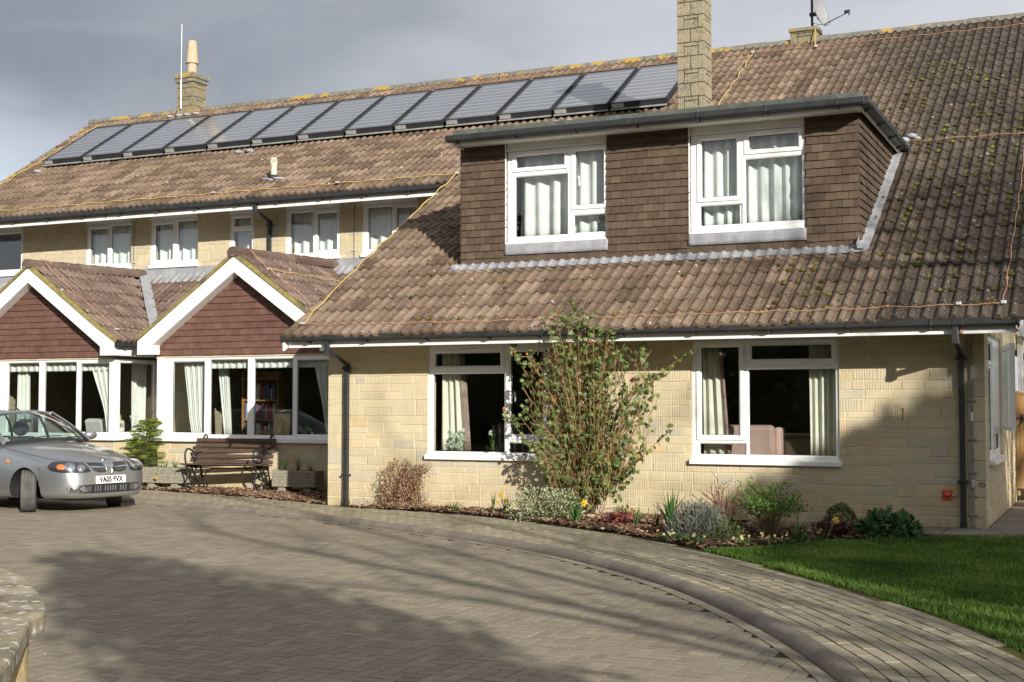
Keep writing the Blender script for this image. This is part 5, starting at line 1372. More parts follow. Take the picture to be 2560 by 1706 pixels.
for sy in (-1, 1):
    m = lambda L: [(sy * a, b) for a, b in L]
    hd = (-1, -sy * .55, 0)
    HL = [(.775, .665), (.755, .715), (.71, .745), (.60, .755), (.40, .722), (.335, .66), (.315, .605), (.36, .588), (.50, .585), (.66, .592), (.74, .615)]
    h = patch('headlight', 'car_black', m(HL), .003, hd, seg=3)
    def bulb(y, z, r, mat, off=.010, nm='reflector', dome=.012): patch(nm, mat, [(sy * y + r * math.cos(t), z + r * .95 * math.sin(t)) for t in np.linspace(0, 2 * PI, 15)[:-1]], off, hd, rings=3, parent=h, dome=dome, seg=1)
    bulb(.565, .668, .060, 'lamp_silver'); bulb(.435, .648, .050, 'lamp_silver'); bulb(.655, .668, .040, 'lamp_orange', .009, 'indicator')
    bulb(.565, .668, .032, 'chrome', .018); bulb(.435, .648, .026, 'chrome', .018)
    patch('lens', 'lamp_glass', m(HL), .016, hd, parent=h, dome=.010, seg=3)
    g = patch('grille', 'car_black', m([(.335, .715), (.20, .722), (.10, .712), (.078, .66), (.062, .588), (.18, .578), (.27, .60), (.315, .65)]), .003, seg=4)
    patch('grille_bar', 'lamp_silver', m([(.318, .655), (.09, .643), (.088, .658), (.318, .669)]), .010, seg=3, rings=2, parent=g)
    for k in range(8): patch('slat', 'car_grey', m([(.10 + k * .026, .60), (.106 + k * .026, .60), (.106 + k * .026, .705), (.10 + k * .026, .705)]), .006, seg=2, rings=2, parent=g)
    patch('grille_trim', 'chrome', m([(.075, .725), (.048, .72), (.022, .575), (.058, .572)]), .009, seg=4, rings=3)
    patch('fog_lamp', 'chrome', [(sy * .535 + .050 * math.cos(t), .352 + .047 * math.sin(t)) for t in np.linspace(0, 2 * PI, 17)[:-1]], .010, (-1, -sy * .4, 0), rings=3, dome=.012, seg=1)
patch('air_intake', 'car_black', [(-.64, .405), (-.3, .412), (0, .415), (.3, .412), (.64, .405), (.68, .365), (.63, .295), (.3, .285), (0, .282), (-.3, .285), (-.63, .295), (-.68, .365)], .003, seg=4)
for k in range(-9, 10):
    if abs(k) in (3, 7): continue
    patch('slat', 'car_grey', [(k * .045 - .012, .31), (k * .045 + .012, .31), (k * .045 + .012, .39), (k * .045 - .012, .39)], .007, seg=2, rings=2)
c, n = cast(0, .757); Tm = Matrix.Translation(c + n * .006) @ n.to_track_quat('Z', 'Y').to_matrix().to_4x4()
mb = MB(); mb.tube([Tm @ Vector((.043 * math.cos(t), .043 * math.sin(t), .004)) for t in np.linspace(0, 2 * PI, 25)], .006, 6, cap=False); mb.box(-.05, -.010, 0, .05, .010, .009, T=Tm @ Matrix.Rotation(0, 4, 'Z')); mb.build('emblem', MAT['chrome'], car, smooth=40)
# panel gaps
def seam(pts, r=.0035, d=(-1, 0, 0)):
    mb = MB(); out = []
    for p in pts:
        h = BV.find_nearest(Vector(p)); out.append(h[0] + h[1] * .0005)
    mb.tube(out, r, 5); mb.build('panel_gap', MAT['car_black'], car)
def lerp_pts(L, k=10): return [Vector(a).lerp(Vector(b), i / k) for a, b in zip(L[:-1], L[1:]) for i in range(k)] + [Vector(L[-1])]
for sy in (-1, 1):
    seam(lerp_pts([(.83, 0, .695), (.80, sy * .12, .728), (.75, sy * .35, .735), (.62, sy * .55, .775), (.42, sy * .70, .79), (.0, sy * .775, .865), (-.4, sy * .79, .92), (-.62, sy * .78, .95)]))
    seam(lerp_pts([(-.66, sy * .86, .90), (-.74, sy * .86, .80), (-.78, sy * .86, .5), (-.70, sy * .86, .30), (-.66, sy * .85, .22)])); seam(lerp_pts([(-1.80, sy * .86, .93), (-1.80, sy * .86, .25)])); seam(lerp_pts([(-.70, sy * .86, .235), (-2.1, sy * .86, .235)]))
    seam(lerp_pts([(.30, sy * .82, .66), (.36, sy * .84, .60), (.34, sy * .85, .45), (.33, sy * .85, .40)]))
    mb = MB(); h = BV.find_nearest(Vector((-.42, sy * .9, .735))); mb.ellipsoid(h[0], (.045, .012, .030), 12, 8); mb.build('side_repeater', MAT['lamp_orange'], car, smooth=True)
# number plate
c, n = cast(0, .475); pl = MB(); Tp = Matrix.Translation((c.x + .016, 0, .475)) @ Matrix.Rotation(R(-4), 4, 'Y')
pl.box(-.010, -.262, -.057, .0, .262, .057, T=Tp); plate = pl.build('number_plate', MAT['plate_white'], car, bevel=.003)
def text_mesh(txt, size, T, mat, name, parent, ext=.001, wx=1.0, off=.0):
    cu = bpy.data.curves.new('txt', 'FONT'); cu.body = txt; cu.size = size; cu.align_x = 'CENTER'; cu.align_y = 'CENTER'; cu.extrude = ext; cu.offset = off
    o = bpy.data.objects.new('txt', cu); col.objects.link(o); dg = bpy.context.evaluated_depsgraph_get(); dg.update()
    me = bpy.data.meshes.new_from_object(o.evaluated_get(dg)); bpy.data.objects.remove(o)
    for v in me.vertices: v.co = T @ Vector((v.co.x * wx, v.co.y, v.co.z))
    me.materials.clear(); me.materials.append(mat); ob = bpy.data.objects.new(name, me); col.objects.link(ob); ob.parent = parent; return ob
text_mesh('VA05 FVX', .112, Tp @ Matrix(((0, 0, 1, .0015), (1, 0, 0, 0), (0, 1, 0, -.001), (0, 0, 0, 1))), MAT['plate_ink'], 'plate_lettering', plate, wx=.84, off=.0042)
# greenhouse
def loft_grid(A, B, nu, nv, bulge):
    """A, B: polylines (same length) bottom and top; returns grid with outward bulge"""
    A, B = [Vector(p) for p in A], [Vector(p) for p in B]; G = []
    for j in range(nv + 1):
        t = j / nv; G.append([a.lerp(b, t) + bulge(i / (len(A) - 1), t) for i, (a, b) in enumerate(zip(A, B))])
    return G
def grid_mesh(name, G, mat, parent, thick=0, smooth=True):
    mb = MB(); w = len(G[0])
    for r in G:
        for p in r: mb.vert(p)
    for j in range(len(G) - 1):
        for i in range(w - 1): mb.face((j * w + i, j * w + i + 1, (j + 1) * w + i + 1, (j + 1) * w + i))
    o = mb.build(name, MAT[mat], parent, smooth=smooth)
    if thick: md = o.modifiers.new('s', 'SOLIDIFY'); md.thickness = thick; md.offset = -1
    return o
def arc(p0, pm, p1, n=12):
    p0, pm, p1 = Vector(p0), Vector(pm), Vector(p1); c = pm * 2 - (p0 + p1) / 2
    return [(1 - t) ** 2 * p0 + 2 * t * (1 - t) * c + t * t * p1 for t in [i / n for i in range(n + 1)]]
Z0 = Vector((0, 0, 0))
GU = .052                        # height of the greenhouse above the first survey
def gz(L): return [(x, y, z + GU) for x, y, z in L]
WB = arc(*gz([(-.68, -.735, .940), (-.40, 0, .998), (-.68, .735, .940)])); WT = arc(*gz([(-1.36, -.565, 1.372), (-1.23, 0, 1.410), (-1.36, .565, 1.372)]))
bul = lambda u, t: Vector((.035, 0, .03)) * math.sin(PI * t)
ws = grid_mesh('windscreen', loft_grid(WB, WT, 0, 8, bul), 'car_glass', car)
RB = arc(*gz([(-3.20, -.66, .955), (-3.30, 0, .965), (-3.20, .66, .955)])); RT = arc(*gz([(-2.93, -.52, 1.32), (-3.02, 0, 1.36), (-2.93, .52, 1.32)]))
grid_mesh('rear_window', loft_grid(RB, RT, 0, 6, lambda u, t: Vector((-.03, 0, .02)) * math.sin(PI * t)), 'car_glass', car)
roofS = [(-1.23, -1.36, 1.412, 1.374, .565), (-1.60, -1.66, 1.440, 1.398, .572), (-1.95, -1.97, 1.450, 1.405, .578), (-2.35, -2.35, 1.436, 1.392, .568), (-2.70, -2.67, 1.405, 1.362, .55), (-3.02, -2.93, 1.36, 1.32, .52)]
mb = MB(); nn = 12
for (xc, xs, zc, zs, w) in roofS:
    for p in arc((xs, -w, zs + GU), (xc, 0, zc + GU), (xs, w, zs + GU), nn): mb.vert(p)
for j in range(len(roofS) - 1):
    for i in range(nn): mb.face((j * (nn + 1) + i, j * (nn + 1) + i + 1, (j + 1) * (nn + 1) + i + 1, (j + 1) * (nn + 1) + i))
o = mb.build('roof', MAT['car_paint'], car, smooth=True, sub=1); md = o.modifiers.new('s', 'SOLIDIFY'); md.thickness = .03; md.offset = -1
for sy in (-1, 1):
    bel = [(-.70, sy * .735, .940), (-1.2, sy * .765, .950), (-1.78, sy * .775, .955), (-2.3, sy * .765, .965), (-2.8, sy * .735, .98), (-3.18, sy * .67, .99)]
    top = [(-1.36, sy * .565, 1.374), (-1.66, sy * .572, 1.398), (-1.97, sy * .578, 1.405), (-2.35, sy * .568, 1.392), (-2.67, sy * .55, 1.362), (-2.93, sy * .52, 1.32)]
    bel, top = gz(bel), gz(top)
    grid_mesh('side_window', loft_grid(bel, top, 0, 5, lambda u, t: Vector((0, sy * .03, 0)) * math.sin(PI * t)), 'car_glass', car)
    def pillar(a, b, w, mat, nm, bow=.03, t=.02):
        a, b = Vector(a) + Vector((0, 0, GU)), Vector(b) + Vector((0, 0, GU)); mb = MB(); pts = [a.lerp(b, i / 8) + Vector((0, sy * bow, bow * .4)) * math.sin(PI * i / 8) for i in range(9)]
        mb.strip(pts, w, t, nrm=Vector((.25, sy * 1.0, .35))); return mb.build(nm, MAT[mat], car, smooth=40, bevel=.006)
    pillar((-.62, sy * .748, .940), (-1.37, sy * .567, 1.377), .085, 'car_paint', 'pillar', .022)
    pillar((-.64, sy * .722, .948), (-1.34, sy * .545, 1.372), .03, 'car_black', 'screen_seal', .020, .022)
    pillar((-1.72, sy * .772, .95), (-1.80, sy * .577, 1.40), .09, 'car_black', 'pillar'); pillar((-2.68, sy * .745, .97), (-2.62, sy * .553, 1.365), .07, 'car_black', 'pillar'); pillar((-3.12, sy * .69, .985), (-2.90, sy * .528, 1.322), .20, 'car_paint', 'pillar')
    mb = MB(); mb.tube([Vector(p) + Vector((0, sy * .006, .004)) for p in catmull([Vector(p) for p in top], 4)], .022, 6); mb.build('roof_rail', MAT['car_paint'], car, smooth=True)
    mb = MB(); mb.tube([Vector(p) + Vector((0, sy * .010, .0)) for p in catmull([Vector(p) for p in bel], 4)], .016, 6); mb.build('waist_seal', MAT['car_black'], car, smooth=True)
    # door mirror
    mi = MB(); mi.ellipsoid((-.82, sy * .92, 1.085), (.085, .115, .075), 18, 12); o = mi.build('door_mirror', MAT['car_paint'], car, smooth=True)
    mi = MB(); mi.tube([(-.76, sy * .78, 1.005), (-.80, sy * .87, 1.05)], [.045, .03], 8); mi.build('mirror_arm', MAT['car_black'], o)
    mb = MB(); mb.box(-1.68, sy * .862 - .012, .76, -1.50, sy * .862 + .012, .80); mb.build('door_handle', MAT['car_paint'], car, bevel=.008)
    mb = MB(); mb.box(-3.30, sy * .62 - .09, .62, -3.14, sy * .62 + .09, .86); mb.build('tail_lamp', MAT['vent_red'], car, bevel=.02)
pts = [p + Vector((.012, 0, -.008)) for p in WB]; mb = MB(); mb.strip(pts, .07, .012, nrm=Vector((.5, 0, .8))); mb.build('cowl', MAT['car_black'], car, smooth=40)
for (y0, x0, y1, x1) in ((-.42, -.54, .15, -.50), (.20, -.46, .66, -.62)):
    mb = MB(); z = lambda y: .985 + .022 + GU - .045 * (y / .7) ** 2
    mb.tube([(x0 + .02, y0, z(y0) + .01), ((x0 + x1) / 2 + .005, (y0 + y1) / 2, z((y0 + y1) / 2) + .03), (x1, y1, z(y1) + .035)], .008, 6); mb.tube([(x0 + .06, y0 - .02, z(y0) - .015), (x0 + .02, y0 + .04, z(y0) + .012)], .014, 6); mb.build('wiper', MAT['car_black'], car)
mb = MB(); mb.tube([(-1.38, 0, 1.47), (-1.46, 0, 1.52), (-1.53, 0, 1.585)], [.016, .006, .004], 6); mb.build('aerial', MAT['car_black'], car)
Q = loft_grid(WB, WT, 0, 8, bul)
def sticker(i0, t0, t1, du, mat, nm):
    a, b = Q[0][i0], Q[0][i0 + 1]; top0, top1 = Q[2][i0], Q[2][i0 + 1]; mb = MB()
    f = lambda u, t: a.lerp(b, u).lerp(top0.lerp(top1, u), t) + Vector((-.004, 0, -.004))
    mb.hexa([f(du[0], t0), f(du[1], t0), f(du[1], t1), f(du[0], t1)] + [f(du[0], t0) + Vector((-.002, 0, -.002)), f(du[1], t0) + Vector((-.002, 0, -.002)), f(du[1], t1) + Vector((-.002, 0, -.002)), f(du[0], t1) + Vector((-.002, 0, -.002))]); mb.build(nm, MAT[mat], ws)
sticker(10, .45, .85, (.15, .95), 'permit_green', 'permit'); sticker(10, .2, .43, (.35, 1.0), 'permit_blue', 'permit')
# interior
mb = MB(); mb.box(-1.05, -.70, .62, -.62, .70, .97); mb.build('dashboard', MAT['seat_grey'], car, bevel=.04)
mb = MB(); mb.box(-3.1, -.68, .25, -.9, .68, .45); mb.build('floor', MAT['seat_grey'], car)
for y in (-.36, .36):
    mb = MB(); Tt = Matrix.Translation((-1.72, y, .45)) @ Matrix.Rotation(R(-14), 4, 'Y'); mb.box(-.07, -.24, 0, .09, .24, .62, T=Tt); mb.box(-.02, -.25, .0, .52, .25, .16, T=Matrix.Translation((-1.72, y, .38)))
    s = mb.build('seat', MAT['seat_grey'], car, bevel=.05); mb = MB(); mb.ellipsoid((-1.86, y, 1.19), (.065, .145, .125), 14, 10); mb.build('headrest', MAT['seat_grey'], s, smooth=True)
mb = MB(); mb.box(-2.75, -.62, .45, -2.55, .62, 1.02); mb.build('rear_seat', MAT['seat_grey'], car, bevel=.05)
mb = MB(); Ts = Matrix.Translation((-1.22, -.36, .86)) @ Matrix.Rotation(R(62), 4, 'Y'); mb.tube([Ts @ Vector((.18 * math.cos(t), .18 * math.sin(t), 0)) for t in np.linspace(0, 2 * PI, 25)], .014, 8, cap=False); mb.tube([Ts @ Vector((-.18, 0, 0)), Ts @ Vector((.18, 0, 0))], .02, 6); mb.build('steering_wheel', MAT['car_black'], car)
mb = MB(); mb.box(-1.235, -.11, 1.285, -1.215, .11, 1.345); mb.tube([(-1.22, 0, 1.34), (-1.24, 0, 1.40)], .012, 6); mb.build('interior_mirror', MAT['car_black'], car, bevel=.008)
# wheels
def wheel(x, y, steer):
    sg = 1 if y > 0 else -1
    T = Matrix.Translation((x, y, .308)) @ Matrix.Rotation(steer, 4, 'Z') @ Matrix.Rotation(R(90) * -sg, 4, 'X')
    mb = MB(); hw = .098; prof = [(.195, -hw), (.255, -hw - .006), (.288, -hw + .006), (.302, -hw + .022)]
    for k in range(4):
        a = -hw + .028 + k * .0455; prof += [(.308, a), (.308, a + .036), (.301, a + .038), (.301, a + .0435)]
    prof += [(.302, hw - .016), (.288, hw - .004), (.255, hw + .006), (.195, hw)]
    seg = 56; base = len(mb.v)
    for (r, z) in prof:
        for k in range(seg): t = 2 * PI * k / seg; mb.vert(T @ Vector((r * math.cos(t), r * math.sin(t), z)))
    for i in range(len(prof) - 1):
        for k in range(seg): mb.face((i * seg + k, i * seg + (k + 1) % seg, (i + 1) * seg + (k + 1) % seg, (i + 1) * seg + k))
    w = mb.build('wheel', MAT['tyre'], car, smooth=35)
    mb = MB(); mb.lathe([(.197, -hw * .9), (.19, hw * .2), (.06, hw * .55), (.03, hw * .6)], (0, 0, 0), 30)
    for v in range(len(mb.v)): mb.v[v] = (T @ Vector(mb.v[v]))[:]
    for k in range(7):
        a = 2 * PI * k / 7; Tk = T @ Matrix.Rotation(a, 4, 'Z'); mb.hexa([Tk @ Vector(q) for q in ((.05, -.022, hw * .55), (.195, -.03, hw * .75), (.195, .03, hw * .75), (.05, .022, hw * .55), (.05, -.018, hw * .8), (.195, -.026, hw * .98), (.195, .026, hw * .98), (.05, .018, hw * .8))])
    mb.build('rim', MAT['alloy'], w, smooth=35)
for (x, y, s_) in ((0, -.745, R(-37)), (0, .745, R(-34)), (-2.535, -.735, 0), (-2.535, .735, 0)): wheel(x, y, s_)
mb = MB(); mb.box(-3.0, -.42, .17, .55, .42, .30); mb.build('underbody', MAT['car_black'], car)
# plastic arch liner showing behind the turned wheel
mb = MB()
for sy in (-1, 1):
    pts = [Vector((.352 * math.cos(t), sy * .78, .30 + .352 * math.sin(t))) for t in np.linspace(R(20), R(200), 22)]
    mb.strip(pts, .12, .006, nrm=Vector((0, 0, 1)))
# ================================================================== bench
def tubes(name, polys, r, mat, parent, seg=6):
    mb = MB()
    for p in polys: mb.tube(catmull([Vector(q) for q in p], 5) if len(p) > 2 else p, r, seg)
    return mb.build(name, MAT[mat], parent, smooth=45)
bench = empty('bench', (-14.08, 18.70, 0), R(7), 'slatted brown garden bench with scrolled black iron ends under the bay window', 'bench')
def bench_end(sx):
    x = sx * .66
    prof = [[(x, -.04, .02), (x, -.06, .16), (x, .02, .30), (x, -.04, .42), (x, -.06, .455)],                                # front leg
            [(x, .56, .0), (x, .50, .18), (x, .44, .36), (x, .40, .44), (x, .44, .60), (x, .50, .80), (x, .52, .90), (x, .56, .965), (x, .63, .95), (x, .64, .89), (x, .60, .86), (x, .575, .89)],   # rear leg, back, scroll
            [(x, -.06, .455), (x, .10, .43), (x, .28, .42), (x, .41, .44)],                                                  # seat rail
            [(x, -.04, .44), (x, -.09, .58), (x, -.07, .70), (x, .02, .735), (x, .16, .69), (x, .30, .655), (x, .45, .67)],   # arm
            [(x, .02, .28), (x, .20, .20), (x, .36, .24), (x, .46, .30)], [(x, .12, .42), (x, .22, .28), (x, .36, .14), (x, .50, .10)],
            [(x, .0, .10), (x, .06, .05), (x, .13, .05), (x, .13, .11), (x, .08, .12)], [(x, .52, .06), (x, .60, .03), (x, .65, .08), (x, .60, .12)], [(x, .10, .66), (x, .16, .58), (x, .26, .56), (x, .30, .62)]]
    return tubes('iron_end', prof, .0165, 'cast_iron', bench, 6)
bench_end(-1); bench_end(1)
mb = MB(); mb.tube(catmull([Vector(p) for p in ((-.66, .42, .16), (-.35, .25, .38), (0, .2, .40))], 4), .009, 6); mb.tube(catmull([Vector(p) for p in ((.66, .42, .16), (.35, .25, .38), (0, .2, .40))], 4), .009, 6); mb.tube([(-.66, .2, .40), (.66, .2, .40)], .009, 6); mb.build('iron_brace', MAT['cast_iron'], bench)
for y, z, h in ((-.03, .462, .022), (.075, .448, .022), (.18, .440, .022), (.285, .440, .022)):
    mb = MB(); mb.box(-.80, y - .042, z, .80, y + .042, z + h, 0, random.random()); mb.build('seat_slat', MAT['bench_wood'], bench, bevel=.006)
for k, (y, z) in enumerate(((.39, .50), (.415, .595), (.445, .69), (.475, .785), (.498, .872))):
    mb = MB(); Tt = Matrix.Translation((0, y, z)) @ Matrix.Rotation(R(-14), 4, 'X'); mb.box(-.78, -.022, -.034, .78, .0, .034, 0, random.random(), T=Tt); mb.build('back_slat', MAT['bench_wood'], bench, bevel=.006)

# ================================================================== planters
def trough(loc, L, lab):
    e = empty('planter', loc, R(2), lab, 'planter', 'stone troughs on either side of the bench')
    D, z0, z1 = .30, .11, .385; mb = MB(); rng = random.Random(L)
    for (a, b, c, d) in ((-L / 2, 0, L / 2, .045), (-L / 2, D - .045, L / 2, D), (-L / 2, .045, -L / 2 + .045, D - .045), (L / 2 - .045, .045, L / 2, D - .045)): mb.box(a, b, z0, c, d, z1)
    mb.box(-L / 2 + .045, .045, z0, L / 2 - .045, D - .045, z0 + .03)
    h = (z1 - z0) / 5
    for r in range(5):                                     # moulded brick pattern on the front and the right end
        x = -L / 2 - (.06 if r % 2 else 0)
        while x < L / 2:
            a, b = max(x + .004, -L / 2), min(x + .136, L / 2); mb.box(a, -.007, z0 + r * h + .004, b, .0, z0 + (r + 1) * h - .004); x += .14
        for y in (0, .15): mb.box(L / 2, y + .004, z0 + r * h + .004, L / 2 + .007, y + .146, z0 + (r + 1) * h - .004)
    mb.build('trough', MAT['planter_stone'], e, bevel=.004)
    mb = MB(); mb.box(-L / 2 + .04, .04, z1 - .06, L / 2 - .04, D - .04, z1 - .035); mb.build('compost', MAT['soil'], e)
    for sx in (-1, 1):
        mb = MB(); x = sx * L * .30; mb.hexa([(x - .10, .03, -.01), (x + .10, .03, -.01), (x + .10, D - .03, -.01), (x - .10, D - .03, -.01), (x - .055, .03, z0), (x + .055, .03, z0), (x + .055, D - .03, z0), (x - .055, D - .03, z0)]); mb.build('foot', MAT['planter_stone'], e, bevel=.006)
    return e
trough((-12.72, 18.86, 0), .84, 'pale stone trough with green shoots, right of the bench')
trough((-15.49, 18.84, 0), .84, 'pale stone trough with one yellow flower, left of the bench')

# ================================================================== low garden wall in the left foreground
gw = empty('garden_wall', (-4.2, 3.3, 0), 0, 'low rounded stone wall with lichen spotted coping in the left foreground', 'wall')
GI = Matrix.Translation((4.2, -3.3, 0))
edge = [(-7.0, 4.6), (-5.6, 4.42), (-4.75, 4.22), (-4.2, 4.05), (-3.85, 3.87), (-3.55, 3.63), (-3.28, 3.40), (-3.10, 3.22), (-3.04, 3.10), (-2.93, 2.97), (-2.70, 2.70), (-2.50, 2.45), (-2.25, 2.05), (-2.0, 1.4), (-1.9, .4), (-1.9, -3)]
back = [(-2.3, -3), (-2.32, .4), (-2.42, 1.25), (-2.64, 1.80), (-2.9, 2.15), (-3.2, 2.5), (-3.5, 2.8), (-3.9, 3.15), (-4.4, 3.45), (-5.0, 3.68), (-5.7, 3.86), (-7.0, 4.05)]
EC = [(p.x, p.y) for p in catmull([Vector((*p, 0)) for p in edge], 5)]; BC = [(p.x, p.y) for p in catmull([Vector((*p, 0)) for p in back], 5)]
def ringpoly(off):
    P = []
    A = [Vector((*p, 0)) for p in EC]; B = [Vector((*p, 0)) for p in BC]
    for C in (A, B):
        for i in range(len(C)):
            n = normal2(C, i); p = C[i] - n * off; P.append((p.x, p.y))
    return P
from mathutils.geometry import tessellate_polygon
def slabmesh(P, z0, z1, name, mat, bev=0, jit=0.0):
    mb = MB(); n = len(P); a = len(mb.v); rng = random.Random(3)
    for p in P: mb.vert(GI @ Vector((p[0], p[1], z0)))
    for p in P: mb.vert(GI @ Vector((p[0], p[1], z1)))
    tri = tessellate_polygon([[Vector((p[0], p[1], 0)) for p in P]])
    for t in tri: mb.face([n + i for i in t]); mb.face([i for i in t][::-1])
    for i in range(n): j = (i + 1) % n; mb.face((i, j, n + j, n + i))
    return mb.build(name, MAT[mat], gw, bevel=bev)
slabmesh(ringpoly(0), .785, .85, 'coping', 'coping_stone', .012)
P = ringpoly(0); 
def inset_ring(d):
    A = [Vector((*p, 0)) for p in EC]; B = [Vector((*p, 0)) for p in BC]; out = []
    for C in (A, B):
        for i in range(len(C)):
            n = normal2(C, i); p = C[i] - n * d; out.append((p.x, p.y))
    return out
A_in = inset_ring(.05); cx_ = [(p[0], p[1]) for p in A_in]
slabmesh(A_in, -.08, .784, 'wall', 'garden_stone')

# ================================================================== things seen inside the windows
def curtain(label, T, u0, u1, z0, z1, n, mat='curtain_pale', folds=7, amp=.035, u0b=None, u1b=None, tie=None, group=None, seed=0, trim=None, name='curtain', bulge=0.0):
    """hanging cloth at depth n behind the wall plane; bottom edge may differ; tie = height of a tie-back (u centre, half width)"""
    rng = random.Random(seed); nu, nv = folds * 10, 18 if tie else 8; mb = MB(); ph = rng.uniform(0, 6)
    o = T @ Vector(((u0 + u1) / 2, n, z1))
    mats = [MAT[mat]] + ([MAT[trim]] if trim else [])
    for j in range(nv + 1):
        t = j / nv; z = z1 + (z0 - z1) * t
        if tie:
            zt, tc, th = tie; tt = (z1 - zt) / (z1 - z0)
            if t <= tt: q = t / tt; q = q * q * (3 - 2 * q) * .4 + q * .6; a, b = u0 + (tc - th - u0) * q, u1 + (tc + th - u1) * q
            else: q = (t - tt) / (1 - tt); a, b = (tc - th) + ((u0b if u0b is not None else tc - th * 1.5) - (tc - th)) * q, (tc + th) + ((u1b if u1b is not None else tc + th * 1.5) - (tc + th)) * q
        else: a, b = u0 + ((u0b if u0b is not None else u0) - u0) * t, u1 + ((u1b if u1b is not None else u1) - u1) * t
        for i in range(nu + 1):
            f = i / nu; g = f + .012 * math.sin(f * 37 + t * 2 + ph)
            d = amp * (math.sin(g * 2 * PI * folds + ph + .5 * math.sin(g * 9)) + .45 * math.sin(g * 2 * PI * folds * .47 + ph * 2 + t * 1.3))
            mb.vert((T @ Vector((a + (b - a) * g, n - abs(amp) * .2 - d + bulge * math.sin(PI * t), z))) - o)
    for j in range(nv):
        for i in range(nu): mb.face((j * (nu + 1) + i, j * (nu + 1) + i + 1, (j + 1) * (nu + 1) + i + 1, (j + 1) * (nu + 1) + i), 1 if (trim and i >= nu - 6) else 0)
    ob = mb.build(name, mats, None, smooth=True); ob.location = o
    md = ob.modifiers.new('s', 'SOLIDIFY'); md.thickness = .004
    return tag(ob, label, 'curtain', group)
G1 = 'curtains drawn across the upper windows'
cn = -.20
curtain('drawn pale green curtain filling the left dormer window', TD, -8.23, -6.90, 3.97, 5.33, cn, seed=1, folds=6, amp=.038, group=G1)
curtain('short hanging edge of curtain at the right side of the left dormer window', TD, -6.94, -6.75, 3.97, 5.33, cn - .05, seed=2, folds=2, amp=.03, group=G1)
curtain('drawn pale green curtain filling the left half of the right dormer window', TD, -5.38, -4.75, 3.97, 5.33, cn, seed=3, folds=4, amp=.036, group=G1)
curtain('drawn pale green curtain filling the right half of the right dormer window', TD, -4.75, -3.91, 3.97, 5.33, cn, seed=4, folds=5, amp=.038, group=G1)
cu_ = -.17
for (u0, u1, sd, lab) in ((-20.52, -19.95, 5, 'curtain in the left pane of the upper window above the left gable'), (-19.95, -19.36, 6, 'curtain in the right pane of the upper window above the left gable'), (-18.74, -18.15, 7, 'curtain in the left pane of the upper window between the gables'), (-18.15, -17.58, 8, 'curtain in the right pane of the upper window between the gables'),
                        (-15.30, -14.68, 9, 'curtain in the left pane of the upper window right of the downpipe'), (-14.68, -14.1, 10, 'curtain in the right pane of the upper window right of the downpipe'), (-13.5, -12.86, 11, 'curtain in the left pane of the window half hidden by the roof verge'), (-12.86, -12.3, 12, 'bluish curtain in the right pane of the window half hidden by the roof verge'), (-16.70, -16.16, 13, 'light curtain in the narrow upper window beside the gable peak')):
    curtain(lab, TU, u0, u1, 4.47, 5.42, cu_ - .03, seed=sd, folds=3, amp=.03, group=G1)
fw = -.22
curtain('open cream curtain with patterned edge at the left of the ivy side window', TF, -9.02, -8.66, .84, 2.30, fw, 'curtain_cream', 4, .032, u1b=-8.55, seed=21, trim='curtain_trim')
curtain('open green curtain with patterned edge at the left of the right front window', TF, -5.06, -4.80, .84, 2.30, fw, 'curtain_cream', 3, .03, u1b=-4.70, seed=22, trim='curtain_trim')
curtain('open pale green curtain hanging at the right of the right front window', TF, -3.64, -3.31, .84, 2.30, fw, 'curtain_cream', 4, .028, seed=23)
curtain('end of a curtain at the right jamb of the ivy side window', TF, -7.40, -7.27, .84, 2.30, fw, 'curtain_cream', 2, .03, seed=24)
bw = -.16
curtain('cream curtain tied back in the left pane of the bay behind the bench', TB, -15.62, -15.06, .95, 2.32, bw, 'curtain_white', 9, .035, u0b=-15.40, u1b=-15.02, tie=(1.28, -15.27, .20), seed=31)
curtain('narrow cream curtain against the left return of the bay behind the bench', TB, -15.05, -14.80, .95, 2.32, bw - .25, 'curtain_white', 4, .03, u0b=-14.86, u1b=-14.72, seed=32)
curtain('cream curtain swept aside at the right end of the bay behind the bench', TB, -12.78, -12.35, .95, 2.32, bw, 'curtain_white', 6, .035, u0b=-12.50, u1b=-12.35, tie=(1.30, -12.47, .09), seed=33)
curtain('cream frilled pelmet across the top of the bay behind the bench', TB, -15.1, -12.4, 2.15, 2.33, bw + .03, 'curtain_white', 19, .014, seed=34, name='pelmet')
curtain('cream frilled pelmet across the top of the bay behind the car', TB, -20.7, -17.2, 2.14, 2.33, bw + .03, 'curtain_white', 23, .014, seed=35, name='pelmet')
curtain('cream curtain swept to the right in the bay behind the car', TB, -17.78, -17.22, .95, 2.32, bw, 'curtain_white', 8, .035, u0b=-17.36, u1b=-17.2, tie=(1.30, -17.31, .10), seed=36)
curtain('cream curtain by the left post of the bay behind the car', TB, -19.72, -19.42, .95, 2.32, bw - .1, 'curtain_white', 6, .035, seed=37)
curtain('cream curtain behind the right return of the left bay', T_right(-17.05), 20.05, 20.45, .95, 2.32, -.16, 'curtain_white', 6, .035, seed=38)
